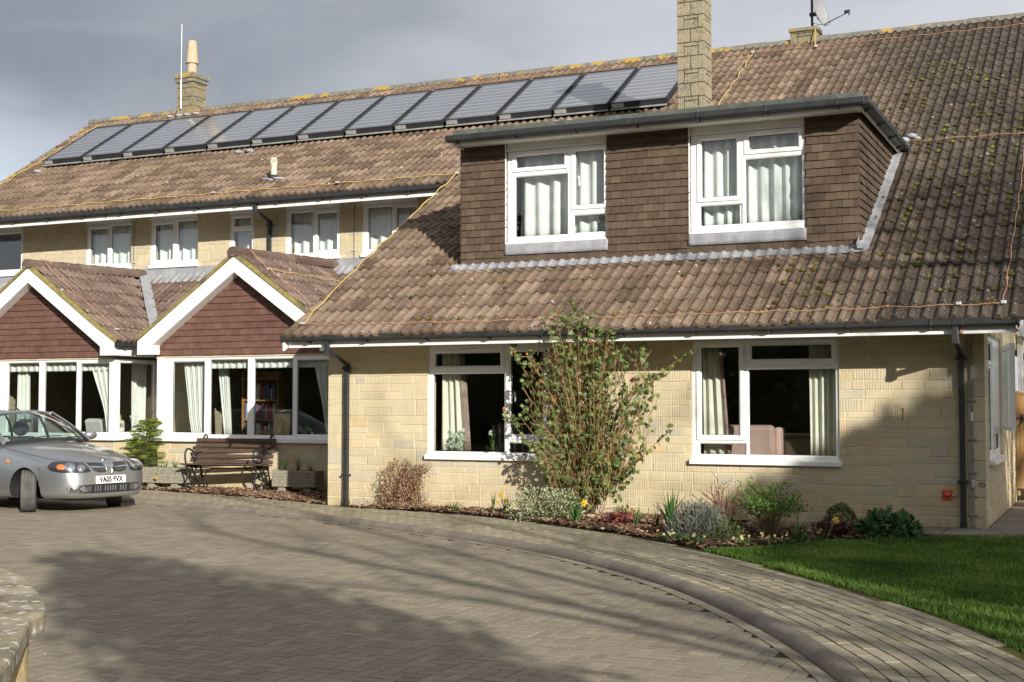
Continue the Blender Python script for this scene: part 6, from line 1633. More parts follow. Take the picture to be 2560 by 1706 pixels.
def chair(loc, rz, label, mat, w=.72):
    e = empty('armchair', loc, rz, label, 'armchair'); mb = MB()
    mb.box(-w / 2 + .1, -.35, .12, w / 2 - .1, .25, .45); mb.build('seat', MAT[mat], e, bevel=.04)
    mb = MB(); T = Matrix.Translation((0, .22, .40)) @ Matrix.Rotation(R(-10), 4, 'X'); mb.box(-w / 2 + .06, -.07, 0, w / 2 - .06, .08, .82, T=T)
    mb.build('backrest', MAT[mat], e, bevel=.05)
    for sx in (-1, 1):
        mb = MB(); T = Matrix.Translation((sx * (w / 2 - .04), .08, .40)); mb.box(-.05, -.12, .0, .05, .24, .78, T=T); mb.build('wing', MAT[mat], e, bevel=.04)
        mb = MB(); mb.box(sx * (w / 2 - .05) - .06, -.38, .12, sx * (w / 2 - .05) + .06, .22, .62); mb.build('arm', MAT[mat], e, bevel=.04)
        mb = MB(); mb.box(sx * (w / 2 - .12) - .03, -.3, .0, sx * (w / 2 - .12) + .03, -.24, .13); mb.build('leg', MAT['oak'], e)
    return e
chair((-4.50, 17.72, .02), R(180), 'pink wing armchair turned to the room behind the right front window', 'upholstery_pink', .80)
chair((-7.33, 17.95, .02), R(150), 'pink armchair behind the glass beside the ivy shrub', 'upholstery_pink', .66)
chair((-8.15, 18.05, .02), R(195), 'dark striped armchair deep behind the ivy side window', 'upholstery_stripe', .74)
chair((-17.95, 20.35, .02), R(165), 'white winged armchair behind the bay by the car', 'upholstery_white', .74)
mb = MB(); mb.prism([(-.19, 0, 0), (.16, 0, 0), (.02, 0, .22), (-.12, 0, .20)], (0, .12, 0)); o = mb.build('cushion', MAT['upholstery_pink'], bevel=.03); o.location = (-4.06, 17.62, .80); tag(o, 'pink cushion on the arm of the armchair in the right front window', 'cushion')
def blade_tuft(mb, c, n, h, w, spread, rng, mat=0, droop=.3, tone=(.2, .9), stiff=False):
    for _ in range(n):
        a = rng.uniform(0, 2 * PI); hh = h * rng.uniform(.6, 1.05); sp = spread * rng.uniform(.1, 1); d = Vector((math.cos(a), math.sin(a), 0)); s = Vector((-d.y, d.x, 0)); rv = rng.uniform(*tone)
        b = Vector(c) + d * rng.uniform(0, spread * .18); prev = None
        for k in range(6):
            t = k / 5; p = b + d * sp * (t ** 1.6) + Vector((0, 0, hh * (t - droop * t * t * (sp / max(spread, .001))))); ww = w * (1 - t ** 2 * .92) * .5
            q = (mb.vert(p - s * ww), mb.vert(p + s * ww))
            if prev: mb.face((prev[0], prev[1], q[1], q[0]), mat, rv)
            prev = q
def flower(mb, p, r, m_pet, m_cup, rng, face=None, petals=6, cup=True):
    n = face or Vector((rng.uniform(-.6, .6), -1, rng.uniform(-.1, .5))); n.normalize(); u = n.orthogonal().normalized(); w = n.cross(u); p = Vector(p)
    for k in range(petals):
        t = 2 * PI * k / petals + rng.uniform(-.1, .1); d = u * math.cos(t) + w * math.sin(t); s = n.cross(d)
        mb.poly([p, p + d * r * .6 + s * r * .33 + n * .1 * r, p + d * r + n * .05 * r, p + d * r * .6 - s * r * .33 + n * .1 * r], m_pet, rng.random())
    if cup: mb.tube([p, p + n * r * .75], [r * .22, r * .36], 8, m_cup, .1)
e = empty('potted_hyacinth', (-8.17, YW + .20, .80), 0, 'glass bowl of green hyacinth shoots on the ivy window sill', 'pot plant')
mb = MB(); mb.lathe([(.07, 0), (.10, .03), (.105, .09), (.10, .09)], (0, 0, .02), 18); mb.build('bowl', MAT['clear_glass'], e, smooth=40)
mb = MB(); rng = random.Random(5); blade_tuft(mb, (0, 0, .04), 16, .30, .022, .07, rng, droop=.1); mb.build('leaves', MAT['fresh_leaf'], e)
mb = MB(); 
for _ in range(22): flower(mb, (rng.gauss(-.02, .015), rng.gauss(0, .015), rng.uniform(.27, .34)), .014, 0, 0, rng, cup=False)
mb.build('flowers', MAT['petal_white'], e)
e = empty('flower_vase', (-8.72, YW + .20, .80), 0, 'clear vase of white blooms against the cream curtain', 'vase')
mb = MB(); mb.lathe([(.08, 0), (.09, .02), (.10, .30), (.095, .30)], (0, 0, .01), 18); mb.build('vase', MAT['clear_glass'], e, smooth=40)
mb = MB()
for _ in range(26): p = (rng.uniform(-.11, .11), rng.uniform(-.08, .02), rng.uniform(.08, .34)); flower(mb, p, .032, 0, 0, rng, cup=False, petals=5)
mb.build('flowers', MAT['petal_white'], e); mb = MB()
for _ in range(34): p = Vector((rng.uniform(-.12, .12), rng.uniform(-.08, .02), rng.uniform(.03, .28))); d = Vector((rng.gauss(0, 1), rng.gauss(0, 1), .3)).normalized() * .03; s = d.orthogonal() * .4; mb.poly([p, p + d + s, p + d * 2, p + d - s], 0, rng.random())
mb.build('leaves', MAT['fresh_leaf'], e)
e = empty('picture_frame', (-13.52, YW + 2.72, .95), R(12), 'back of a wooden photo frame propped on its strut in the bay window', 'photo frame')
mb = MB(); T = Matrix.Rotation(R(-8), 4, 'X'); mb.box(-.16, 0, .0, .16, .018, .40, T=T); mb.build('board', MAT['card'], e, bevel=.003)
for (a, b, c, d) in ((-.16, .0, -.145, .40), (.145, .0, .16, .40), (-.145, .0, .145, .015), (-.145, .385, .145, .40)):
    mb = MB(); mb.box(a, -.006, b, c, .022, d, T=T); mb.build('frame_edge', MAT['oak'], e)
mb = MB(); mb.hexa([(-.05, -.12, 0), (.05, -.12, 0), (.03, -.115, 0), (-.03, -.115, 0), (-.02, -.035, .24), (.02, -.035, .24), (.02, -.03, .24), (-.02, -.03, .24)]); mb.build('strut', MAT['card'], e)
e = empty('bookcase', (-14.86, 20.6, .02), R(8), 'tall orange oak bookcase inside the bay behind the bench', 'bookcase')
for nm_, b in (('side', (-.18, 0, 0, -.15, .32, 2.1)), ('side', (.55, 0, 0, .58, .32, 2.1)), ('back', (-.15, .29, 0, .55, .32, 2.1))): mb = MB(); mb.box(*b); mb.build(nm_, MAT['oak'], e)
for z in (.05, .45, .82, 1.18, 1.55, 1.95): mb = MB(); mb.box(-.148, .0, z, .548, .288, z + .03); mb.build('shelf', MAT['oak'], e)
for z in (.48, .85, 1.21, 1.58):
    x = -.14; mb = MB()
    while x < .48: w_ = rng.uniform(.02, .05); mb.box(x, .04, z, x + w_ - .003, .25, z + rng.uniform(.20, .31), rng.randrange(3)); x += w_
    mb.build('books', [MAT['book_white'], MAT['book_blue'], MAT['book_red']], e)
e = empty('wooden_chair', (-14.35, 20.15, .02), R(-20), 'light wood framed chair with dark seat inside the bay behind the bench', 'chair')
for nm_, pts in (('frame', [(-.26, -.3, .0), (-.26, -.25, .62), (-.24, .2, .66)]), ('frame', [(.26, -.3, .0), (.26, -.25, .62), (.24, .2, .66)]), ('leg', [(-.24, .28, 0), (-.24, .2, .98)]), ('leg', [(.24, .28, 0), (.24, .2, .98)]), ('top_rail', [(-.24, .2, .97), (.24, .2, .97)]), ('front_rail', [(-.26, -.28, .40), (.26, -.28, .40)])): mb = MB(); mb.strip(pts, .04, .03, nrm=Vector((0, 1, .1))); mb.build(nm_, MAT['oak'], e)
mb = MB(); mb.box(-.23, -.26, .38, .23, .2, .46); mb.build('seat', MAT['dark_cloth'], e, bevel=.03); mb = MB(); mb.box(-.215, .17, .5, .215, .19, .94); mb.build('back_pad', MAT['dark_cloth'], e, bevel=.01)
e = empty('table_lamp', (-18.75, 21.4, .75), 0, 'dim table lamp with an amber shade deep in the left bay', 'lamp')
mb = MB(); mb.lathe([(.09, 0), (.04, .05), (.03, .3), (.02, .38)], (0, 0, 0), 14); mb.build('base', MAT['oak'], e, smooth=True); mb = MB(); mb.lathe([(.2, .36), (.13, .62)], (0, 0, 0), 18); mb.build('shade', MAT['lamp_shade'], e, smooth=40)
e = empty('side_table', (-18.75, 21.4, .02), 0, 'small oak table carrying the amber lamp in the left bay', 'table'); mb = MB(); mb.box(-.3, -.25, .68, .3, .25, .728); mb.build('table_top', MAT['oak'], e)
for sx in (-1, 1):
    for sy in (-1, 1): mb = MB(); mb.box(sx * .26 - .02, sy * .21 - .02, 0, sx * .26 + .02, sy * .21 + .02, .68); mb.build('leg', MAT['oak'], e)
e = empty('spider_plant', (-17.20, 19.62 + .12, .93), 0, 'striped spider plant in a white pot at the bay corner', 'pot plant')
mb = MB(); mb.lathe([(.055, 0), (.075, .13), (.07, .13)], (0, 0, .0), 16); mb.build('pot', MAT['pot_white'], e, smooth=40); mb = MB(); blade_tuft(mb, (0, 0, .12), 26, .22, .014, .17, rng, droop=.75, tone=(.5, 1)); mb.build('leaves', MAT['variegated_leaf'], e)
e = empty('potted_orchid', (-17.22, 20.15, .93), 0, 'pot of mauve flowers on the sill of the left bay return', 'pot plant')
mb = MB(); mb.lathe([(.05, 0), (.07, .11), (.065, .11)], (0, 0, .0), 16); mb.build('pot', MAT['pot_white'], e, smooth=40); mb = MB(); blade_tuft(mb, (0, 0, .10), 14, .26, .02, .12, rng, droop=.4); mb.build('leaves', MAT['lavender_leaf'], e); mb = MB()
for _ in range(16): flower(mb, (rng.gauss(0, .05), rng.gauss(0, .05), rng.uniform(.26, .36)), .024, 0, 0, rng, cup=False, petals=5)
mb.build('flowers', MAT['petal_white'], e)
# ================================================================== plants
def diamond(mb, p, d, n, L, W, rv, m=0, fold=.25):
    d = d.normalized(); s = d.cross(n)
    if s.length < 1e-4: s = d.orthogonal()
    s.normalize(); n = s.cross(d)
    a = mb.vert(p); b = mb.vert(p + d * L * .5 + s * W * .5 + n * W * fold); c = mb.vert(p + d * L); e = mb.vert(p + d * L * .5 - s * W * .5 + n * W * fold)
    mb.face((a, b, c), m, rv); mb.face((a, c, e), m, rv)
LOBE = [(0, 0), (.30, -.10), (.62, .10), (.40, .26), (.70, .58), (.36, .56), (.20, .70), (0, 1.0)]
LOBE = LOBE + [(-x, y) for x, y in LOBE[-2:0:-1]]
def lobed(mb, p, d, n, L, rv, m=0):
    d = d.normalized(); s = d.cross(n)
    if s.length < 1e-4: s = d.orthogonal()
    s.normalize(); n = s.cross(d); c = mb.vert(p + d * L * .35)
    ids = [mb.vert(p + d * L * y + s * L * x * .8 - n * L * (.32 * x * x + .10 * y * y)) for x, y in LOBE]
    for i in range(len(ids)): mb.face((c, ids[i], ids[(i + 1) % len(ids)]), m, rv)
def rdir(rng, up=0.0): 
    v = Vector((rng.gauss(0, 1), rng.gauss(0, 1), rng.gauss(0, 1) + up)); return v.normalized()
def bush(name, label, cat, loc, r, nl, L, mat, seed, stem='stem_dark', W=.5, lump=.25, group=None, inner=.35, up=.4, tone=(.05, .95), nst=24, flat=0.0, kindleaf='d', shape=1.0):
    e = empty(name, loc, 0, label, cat, group); rng = random.Random(seed); mb = MB()
    for _ in range(nl):
        v = rdir(rng); v.z = abs(v.z) if rng.random() < .85 else v.z * .3
        q = 1 + lump * noise.noise(v * 2.2 + Vector((seed * 1.7, 0, 0))) * 2 + lump * .6 * noise.noise(v * 5 + Vector((seed, 3, 0)))
        t = (inner + (1 - inner) * rng.random() ** .5) * q
        p = Vector((v.x * r[0] * t, v.y * r[1] * t, max(.01, v.z * r[2] * t)))
        d = (v + rdir(rng) * .8 + Vector((0, 0, up))).normalized(); n = (v * .8 + rdir(rng) * .7 + Vector((0, -.1, .5))).normalized()
        ls = L * rng.uniform(.6, 1.25); rv = rng.uniform(*tone)
        if kindleaf == 'd': diamond(mb, p, d, n, ls, ls * W, rv)
        else: lobed(mb, p, d, n, ls, rv)
    mb.build('foliage', MAT[mat], e, fixn=False)
    mb = MB()
    for _ in range(nst):
        v = rdir(rng, .8); v.z = abs(v.z); t = rng.uniform(.5, .95); tip = Vector((v.x * r[0] * t, v.y * r[1] * t, v.z * r[2] * t)); b = Vector((v.x * r[0] * .12, v.y * r[1] * .12, 0))
        mb.tube([b, b.lerp(tip, .5) + rdir(rng) * .02 + Vector((0, 0, .03)), tip], [.007, .005, .003], 5)
    if nst: mb.build('stems', MAT[stem], e)
    return e
# ---- the big wall shrub: fan of tan stems with lobed ivy leaves
iv = empty('ivy_shrub', (-6.46, 16.62, 0), 0, 'tall open ivy leaved shrub fanned out against the stone wall up to the gutter', 'shrub')
rng = random.Random(77); ms, ml, mt = MB(), MB(), MB()
trunk = [Vector((0, 0, -.03)), Vector((.04, -.02, .22)), Vector((.02, -.02, .5)), Vector((.10, -.02, .9)), Vector((.06, -.04, 1.4)), Vector((.02, -.05, 1.9))]
mt.tube(catmull(trunk, 4), [.045 - .0015 * i for i in range(21)], 8)
mt.tube(catmull([Vector((.03, 0, .18)), Vector((.26, -.02, .42)), Vector((.50, -.03, .62)), Vector((.72, -.05, .80))], 4), [.03 - .0014 * i for i in range(13)], 7)
mt.tube(catmull([Vector((.10, -.02, .85)), Vector((.28, -.03, 1.15)), Vector((.42, -.04, 1.45)), Vector((.50, -.06, 1.8))], 4), [.024 - .001 * i for i in range(13)], 7)
mt.tube(catmull([Vector((0, 0, .2)), Vector((-.2, -.02, .45)), Vector((-.4, -.04, .7))], 4), .02, 7)
mt.build('trunk', MAT['stem_dark'], iv, smooth=True)
def outline(z):                      # half extents left / right of the fan at height z
    return (np.interp(z, [0, .35, .8, 1.3, 1.9, 2.3, 2.6, 3.0, 3.3], [.05, .50, .80, .92, .92, .72, .42, .12, .05]), np.interp(z, [0, .35, .7, 1.1, 1.6, 2.1, 2.4, 2.7, 3.1], [.08, .5, .75, .98, 1.06, .98, .55, .32, .2]))
def leafat(p, d, big=1.0):
    rv = min(1, max(0, rng.gauss(.45, .25)))
    if rv > .93 and rng.random() < .55: rv = .7
    n = Vector((rng.gauss(.2, .6), -1 + rng.gauss(0, .5), rng.gauss(.5, .5)))
    lobed(ml, p, d, n, rng.uniform(.040, .078) * big, rv)
nst = 0
while nst < 135:
    zt = rng.uniform(.35, 2.65) if rng.random() < .75 else rng.uniform(1.6, 2.72); l, r_ = outline(zt); xt = rng.uniform(-l, r_)
    b = Vector((rng.gauss(0, .06) + .18 * xt, rng.uniform(-.05, .02), rng.uniform(.05, .25) + .30 * zt * rng.random()))
    yt = -.10 - .30 * rng.random() - (.42 * max(0, zt - 1.9)); tip = Vector((xt, yt, zt)); nst += 1
    mid = b.lerp(tip, .5) + Vector((-.10 * xt * rng.random(), -.05 * rng.random(), .06 * rng.uniform(-1, 1)))
    pts = catmull([b, mid, tip], 7); L_ = (tip - b).length; k = len(pts)
    ms.tube(pts, [.0075 * (1 - .75 * i / k) for i in range(k)], 5, 0, rng.random())
    for i in range(3, k):
        if rng.random() < (.46 if i < 8 else .8):
            d = (pts[i] - pts[i - 1]).normalized(); side = (d.cross(Vector((0, 1, 0))) * rng.choice((-1, 1)) + Vector((0, -.6 * rng.random(), .2))).normalized(); Lw = rng.uniform(.03, .13)
            q = pts[i] + (side * .9 + d * .4).normalized() * Lw; ms.tube([pts[i], q], [.003, .002], 4, 0, rng.random())
            for _ in range(rng.choice((1, 2, 2, 3))): leafat(q + rdir(rng) * .03, side + rdir(rng) * .6 + Vector((0, 0, -.3)))
    for _ in range(3): leafat(tip + rdir(rng) * .03, rdir(rng, .5), .85)
for _ in range(460):
    z = rng.uniform(.25, 2.35); l, r_ = outline(z); x = rng.uniform(-l, r_) * .85; p = Vector((x, rng.uniform(-.4, -.03), z)); d = Vector((x * .5 + rng.gauss(0, .3), rng.gauss(-.1, .2), 1)).normalized(); L_ = rng.uniform(.12, .35)
    ms.tube([p, p + d * L_ * .5 + rdir(rng) * .01, p + d * L_], [.0035, .003, .002], 4, 0, rng.random())
    if rng.random() < .45: leafat(p + d * L_, d + rdir(rng) * .5)
# one long arm reaching right at the top of the wall, one low shoot
for P in ([(.55, -.1, 1.45), (.95, -.15, 1.85), (1.30, -.2, 2.08), (1.52, -.25, 2.16)], [(.2, -.05, .12), (.45, -.15, .14), (.75, -.3, .08), (.9, -.35, .02)], [(.4, -.1, .5), (.8, -.2, .85), (1.1, -.22, 1.1), (1.2, -.25, 1.25)], [(-.5, -.1, .6), (-.85, -.15, .95), (-1.05, -.2, 1.25), (-1.2, -.22, 1.42)], [(-.6, -.12, 1.4), (-.85, -.2, 1.9), (-1.0, -.28, 2.2), (-1.05, -.3, 2.38)], [(.1, -.1, 2.0), (.06, -.55, 2.45), (.02, -.60, 2.68), (-.03, -.60, 2.85)]):
    pts = catmull([Vector(q) for q in P], 6); ms.tube(pts, .005, 5, 0, .5)
    for q in pts[4:]:
        for _ in range(2): leafat(q + rdir(rng) * .04, rdir(rng, .2))
ms.build('stems', MAT['stem_tan'], iv, fixn=False); ml.build('foliage', MAT['ivy_leaf'], iv, fixn=False)
# ---- dry creeper hugging the wall left of the first window
cp = empty('creeper', (-9.45, 16.84, 0), 0, 'brown half dead creeper sprawling up the wall left of the first window', 'creeper')
rng = random.Random(12); ms, ml = MB(), MB()
def cout(z): return np.interp(z, [0, .12, .3, .5, .68, .75], [.55, .50, .36, .33, .22, .05]), np.interp(z, [0, .1, .3, .55, .68, .75], [.52, .44, .32, .40, .46, .40])
for _ in range(110):
    z = rng.uniform(.05, .72); l, r_ = cout(z); x = rng.uniform(-l, r_); b = Vector((rng.gauss(.0, .10), rng.uniform(-.02, .04), 0)); tip = Vector((x, -rng.uniform(.0, .22) * (1 - z), z)); m_ = b.lerp(tip, .55) + Vector((.1 * x, -.05, .12 * z))
    pts = catmull([b, m_, tip, tip + Vector((x * .18 + rng.gauss(0, .04), -.02, -rng.uniform(.0, .10)))], 5); ms.tube(pts, [.005 * (1 - .7 * i / len(pts)) for i in range(len(pts))], 4, 0, rng.random())
    for q in pts[2:]:
        for _ in range(rng.choice((0, 1, 2, 3))):
            p = q + rdir(rng) * .03; diamond(ml, p, rdir(rng, -.2), Vector((rng.gauss(0, .5), -1, .4)), rng.uniform(.018, .036), .02, min(1, max(0, rng.gauss(.5, .3))))
for _ in range(900): p = Vector((rng.gauss(.05, .32), -abs(rng.gauss(0, .08)), abs(rng.gauss(0, .05)) + .01)); diamond(ml, p, rdir(rng, -.2), Vector((rng.gauss(0, .5), -1, .8)), rng.uniform(.02, .036), .02, rng.uniform(.1, .8))
ms.build('stems', MAT['stem_red'], cp, fixn=False); ml.build('foliage', MAT['dry_leaf'], cp, fixn=False)
# ---- tufts and bulbs
def tuft(name, label, cat, loc, n, h, w, spread, seed, mat='blade_leaf', droop=.25, group=None, flowers=(), tone=(.2, .95), pet='petal_yellow'):
    e = empty(name, loc, 0, label, cat, group); rng = random.Random(seed); mb = MB(); blade_tuft(mb, (0, 0, 0), n, h, w, spread, rng, droop=droop, tone=tone); mb.build('leaves', MAT[mat], e, fixn=False)
    for (x, y, z, r) in flowers:
        mb = MB(); mb.tube([(x * .3, y * .3, 0), (x * .7, y * .7, z * .6), (x, y, z)], .005, 5); mb.build('flower_stalk', MAT['stem_green'], e)
        mb = MB(); flower(mb, (x, y - .005, z), r, 0, 1, rng); mb.build('flower', [MAT[pet], MAT['petal_yellow']], e, fixn=False)
    return e
GD = 'daffodils along the flower bed'
tuft('grass_clump', 'small bright green grass clump at the path edge below the first window', 'plant', (-8.42, 16.42, 0), 46, .20, .012, .20, 1, droop=.3, tone=(.5, 1))
tuft('daffodil', 'leafy daffodil clump not yet open, left of the yellow ones', 'daffodil', (-7.86, 16.50, .02), 16, .30, .014, .07, 2, droop=.05, group=GD)
tuft('daffodil', 'daffodil clump with three yellow flowers left of the variegated bush', 'daffodil', (-7.60, 16.38, .02), 26, .26, .016, .12, 3, droop=.1, group=GD, flowers=((-.05, -.06, .26, .045), (.03, -.08, .19, .045), (-.08, -.1, .17, .03)))
tuft('daffodil', 'daffodil with a single yellow bloom in front of the variegated bush', 'daffodil', (-6.18, 15.36, .02), 30, .34, .022, .18, 4, droop=.25, group=GD, flowers=((.14, -.05, .27, .055),))
tuft('daffodil', 'sprawling daffodil leaves in front of the fresh green shrub', 'daffodil', (-3.20, 14.42, .02), 14, .42, .022, .26, 5, droop=.55, group=GD)
tuft('daffodil', 'bent daffodil with a nodding flower against the purple foliage', 'daffodil', (-3.02, 14.75, .02), 6, .16, .014, .14, 6, droop=.4, group=GD, flowers=((.12, .2, .20, .045),))
tuft('iris_shoots', 'thin upright shoots at the path edge, left clump of two', 'plant', (-5.28, 15.06, .02), 13, .33, .016, .10, 7, droop=.05)
tuft('iris_shoots', 'thin upright shoots at the path edge, right clump nearer the iris', 'plant', (-5.06, 15.18, .02), 15, .30, .012, .10, 8, droop=.05, tone=(.1, .6))
tuft('iris', 'bold clump of broad iris leaves behind the lavender', 'iris', (-4.86, 15.06, .02), 30, .52, .040, .30, 9, droop=.22, tone=(.1, .75))
# ---- shrubs of the bed
bush('variegated_shrub', 'low rounded cream and green variegated shrub beside the ivy trunk', 'shrub', (-6.80, 15.93, 0), (.46, .36, .42), 3400, .038, 'variegated_leaf', 21, W=.5, lump=.22, inner=.55, tone=(.1, 1))
bush('heuchera', 'crimson leaved heuchera at the foot of the wall near the ivy trunk', 'plant', (-5.66, 15.52, .01), (.24, .20, .16), 230, .065, 'purple_leaf', 22, stem='stem_red', W=.9, lump=.2, up=.2, tone=(.25, 1), nst=14, kindleaf='l')
bush('heuchera', 'dark purple heuchera in front of the clipped box ball', 'plant', (-2.98, 15.20, .01), (.21, .18, .19), 200, .07, 'purple_leaf', 23, stem='stem_red', lump=.2, up=.2, tone=(0, .6), nst=12, kindleaf='l')
e = empty('lavender', (-4.28, 14.28, 0), 0, 'dome of silvery grey lavender at the front of the bed', 'lavender'); rng = random.Random(31); mb = MB(); mw = MB()
for _ in range(3600):
    v = rdir(rng, .35); v.z = abs(v.z) + .05; q = 1 + .16 * noise.noise(v * 3) + .08 * noise.noise(v * 9); t = rng.uniform(.55, 1.0) * q; p = Vector((v.x * .35 * t, v.y * .33 * t, v.z * .40 * t)); d = (v * 1.0 + Vector((0, 0, .9)) + rdir(rng) * .35).normalized()
    diamond(mb, p, d, rdir(rng), rng.uniform(.035, .075), .010, min(1, max(0, rng.gauss(.25 + .45 * t, .25))))
for _ in range(90): v = rdir(rng, .4); v.z = abs(v.z); mw.tube([(v.x * .06, v.y * .06, 0), (v.x * .33, v.y * .31, v.z * .36)], [.006, .003], 4)
mb.build('foliage', MAT['lavender_leaf'], e, fixn=False); mw.build('stems', MAT['stem_grey'], e)
bush('hebe', 'small yellow green bush tucked against the right side of the lavender', 'shrub', (-3.96, 14.18, 0), (.22, .2, .26), 1000, .028, 'box_leaf', 32, lump=.2, up=.9, tone=(.2, 1))
e = empty('dogwood', (-4.50, 16.15, 0), 0, 'bare red brown stems of a cut back shrub against the wall', 'shrub'); rng = random.Random(33); mb = MB()
def twig(p, d, L, r, k):
    pts = [p]; 
    for i in range(3): d = (d + rdir(rng) * .22 + Vector((0, 0, .12))).normalized(); pts.append(pts[-1] + d * L / 3)
    mb.tube(pts, [r, r * .9, r * .8, r * .65], 5, 0, rng.random())
    if k: 
        for q in pts[1:]:
            if rng.random() < .75: twig(q, (d + rdir(rng) * .9).normalized(), L * .6, r * .62, k - 1)
for _ in range(15): a = rng.uniform(0, 2 * PI); twig(Vector((.05 * math.cos(a), .05 * math.sin(a), 0)), Vector((math.cos(a) * .7, math.sin(a) * .4, 1)).normalized(), rng.uniform(.26, .42), .010, 2)
mb.build('stems', MAT['stem_red'], e, fixn=False)
e = empty('spiraea', (-3.64, 14.95, 0), 0, 'fresh green leafed shrub with straw stems in the middle of the bed', 'shrub'); rng = random.Random(34); mb, ml = MB(), MB()
for _ in range(64):
    a = rng.uniform(0, 2 * PI); rr = rng.uniform(.15, .50); h = rng.uniform(.35, .68) * (1.1 - .5 * rr); tip = Vector((rr * math.cos(a), rr * .7 * math.sin(a), h)); pts = catmull([Vector((.04 * math.cos(a), .04 * math.sin(a), 0)), tip * .5 + Vector((0, 0, .06)) + rdir(rng) * .03, tip], 5); mb.tube(pts, [.005 * (1 - .6 * i / len(pts)) for i in range(len(pts))], 4, 0, rng.random())
    for q in pts[5:]:
        if rng.random() < .25: continue
        for _ in range(7): p = q + rdir(rng) * .045; diamond(ml, p, rdir(rng, .7), rdir(rng, .8), rng.uniform(.025, .048), .022, rng.random())
for _ in range(70): a = rng.uniform(PI, 2 * PI); tip = Vector((.34 * math.cos(a) * rng.random(), -.12 + .2 * math.sin(a) * rng.random(), rng.uniform(.12, .34))); mb.tube([(0, -.05, 0), tip * .5 + Vector((0, 0, .05)), tip], [.004, .003, .002], 4, 0, rng.random())
mb.build('stems', MAT['straw'], e, fixn=False); ml.build('foliage', MAT['fresh_leaf'], e, fixn=False)
bush('box_ball', 'neatly clipped green box ball in front of the wall', 'shrub', (-3.03, 15.90, 0), (.21, .21, .33), 2600, .026, 'box_leaf', 35, lump=.05, inner=.75, up=.1, tone=(.0, .85), nst=8)
bush('hardy_geranium', 'broad mound of soft green lobed leaves at the right end of the bed', 'plant', (-2.44, 15.48, 0), (.36, .26, .29), 620, .075, 'hardy_leaf', 36, lump=.15, inner=.6, up=.0, kindleaf='l', nst=10)
GP = 'primroses edging the bed'
for i, (x, y, lab, k) in enumerate(((-4.50, 13.98, 'large primrose with five pale yellow blooms at the path edge left of the lavender', 7), (-4.16, 13.72, 'primrose with orange yellow blooms at the path edge below the lavender', 4), (-3.66, 13.86, 'primrose at the tip of the lawn, first of the row by the grass', 4), (-3.48, 14.04, 'cream primrose second along the lawn edge', 5), (-3.30, 14.16, 'primrose third along the lawn edge', 4), (-3.16, 14.55, 'orange primrose by the sprawling daffodil leaves', 3), (-3.02, 14.88, 'pair of yellow blooms at the lawn edge before the purple leaves', 3), (-2.12, 15.55, 'lone yellow bloom at the lawn edge right of the green mound', 2))):
    e = empty('primrose', (x, y, .01), 0, lab, 'primrose', GP); rng = random.Random(50 + i); mb = MB(); R_ = .12 if i < 2 else .075
    for _ in range(34 if i < 2 else 15): a = rng.uniform(0, 2 * PI); d = Vector((math.cos(a), math.sin(a), rng.uniform(.2, .9))); diamond(mb, Vector((d.x * .02, d.y * .02, .005)) + d * rng.uniform(0, R_ * .6), d, Vector((0, 0, 1)), rng.uniform(.06, .10), .045, rng.random())
    mb.build('leaves', MAT['hardy_leaf'], e, fixn=False)
    for _ in range(k):
        mb = MB(); p = Vector((rng.gauss(0, R_ * .6), rng.gauss(-.02, R_ * .45), rng.uniform(.07, .13))); flower(mb, p, rng.uniform(.013, .020), 0, 1, rng, face=Vector((rng.gauss(0, .4), -1, .7)), petals=5, cup=False); flower(mb, p + Vector((0, -.003, .002)), .009, 1, 1, rng, face=Vector((0, -1, .7)), petals=5, cup=False); mb.build('flower', [MAT['petal_pale'], MAT['petal_yellow']], e, fixn=False)
for i in range(7):
    x, y = ((-2.98, 3.22), (-2.80, 3.05), (-2.66, 2.95), (-2.84, 3.3), (-2.55, 2.86), (-2.70, 3.2), (-2.45, 2.9))[i]
    e = empty('weed', (x, y, -.07), 0, 'tiny green weeds sprouting in the paving joints beside the low wall', 'weed', 'weeds beside the low wall'); rng = random.Random(i); mb = MB()
    for _ in range(14): a = rng.uniform(0, 2 * PI); d = Vector((math.cos(a), math.sin(a), rng.uniform(.2, 1))); diamond(mb, d * rng.uniform(0, .012), d, Vector((0, 0, 1)), rng.uniform(.012, .028), .012, rng.random())
    mb.build('leaves', MAT['fresh_leaf'], e, fixn=False)
# ---- shoots in the troughs
GT = 'bulb shoots in the stone troughs'
for (x, y, lab, n, h) in ((-12.98, 18.98, 'green shoots at the left end of the right trough', 12, .30), (-12.72, 19.0, 'tallest green shoots in the middle of the right trough', 14, .34), (-12.45, 19.0, 'short green shoots at the right end of the right trough', 8, .22), (-15.80, 18.97, 'arching green leaves at the left end of the left trough', 7, .26), (-15.50, 18.97, 'thin green leaves in the middle of the left trough', 7, .20), (-15.28, 18.97, 'upright green leaves at the right end of the left trough', 12, .24)):
    tuft('bulb_shoots', lab, 'plant', (x, y, .345), n, h, .016, .14, int(-x * 100), droop=.15, group=GT, tone=(.0, .7))
e = empty('daffodil', (-15.52, 18.80, .385), 0, 'single yellow daffodil hanging over the front of the left trough', 'daffodil', GD); mb = MB(); mb.tube([(0, .12, 0), (0, .0, .02), (0, -.04, -.08), (0, -.05, -.15)], .005, 5); mb.build('flower_stalk', MAT['stem_green'], e); mb = MB(); flower(mb, (0, -.055, -.17), .045, 0, 1, random.Random(3)); mb.build('flower', [MAT['petal_yellow'], MAT['petal_yellow']], e, fixn=False)
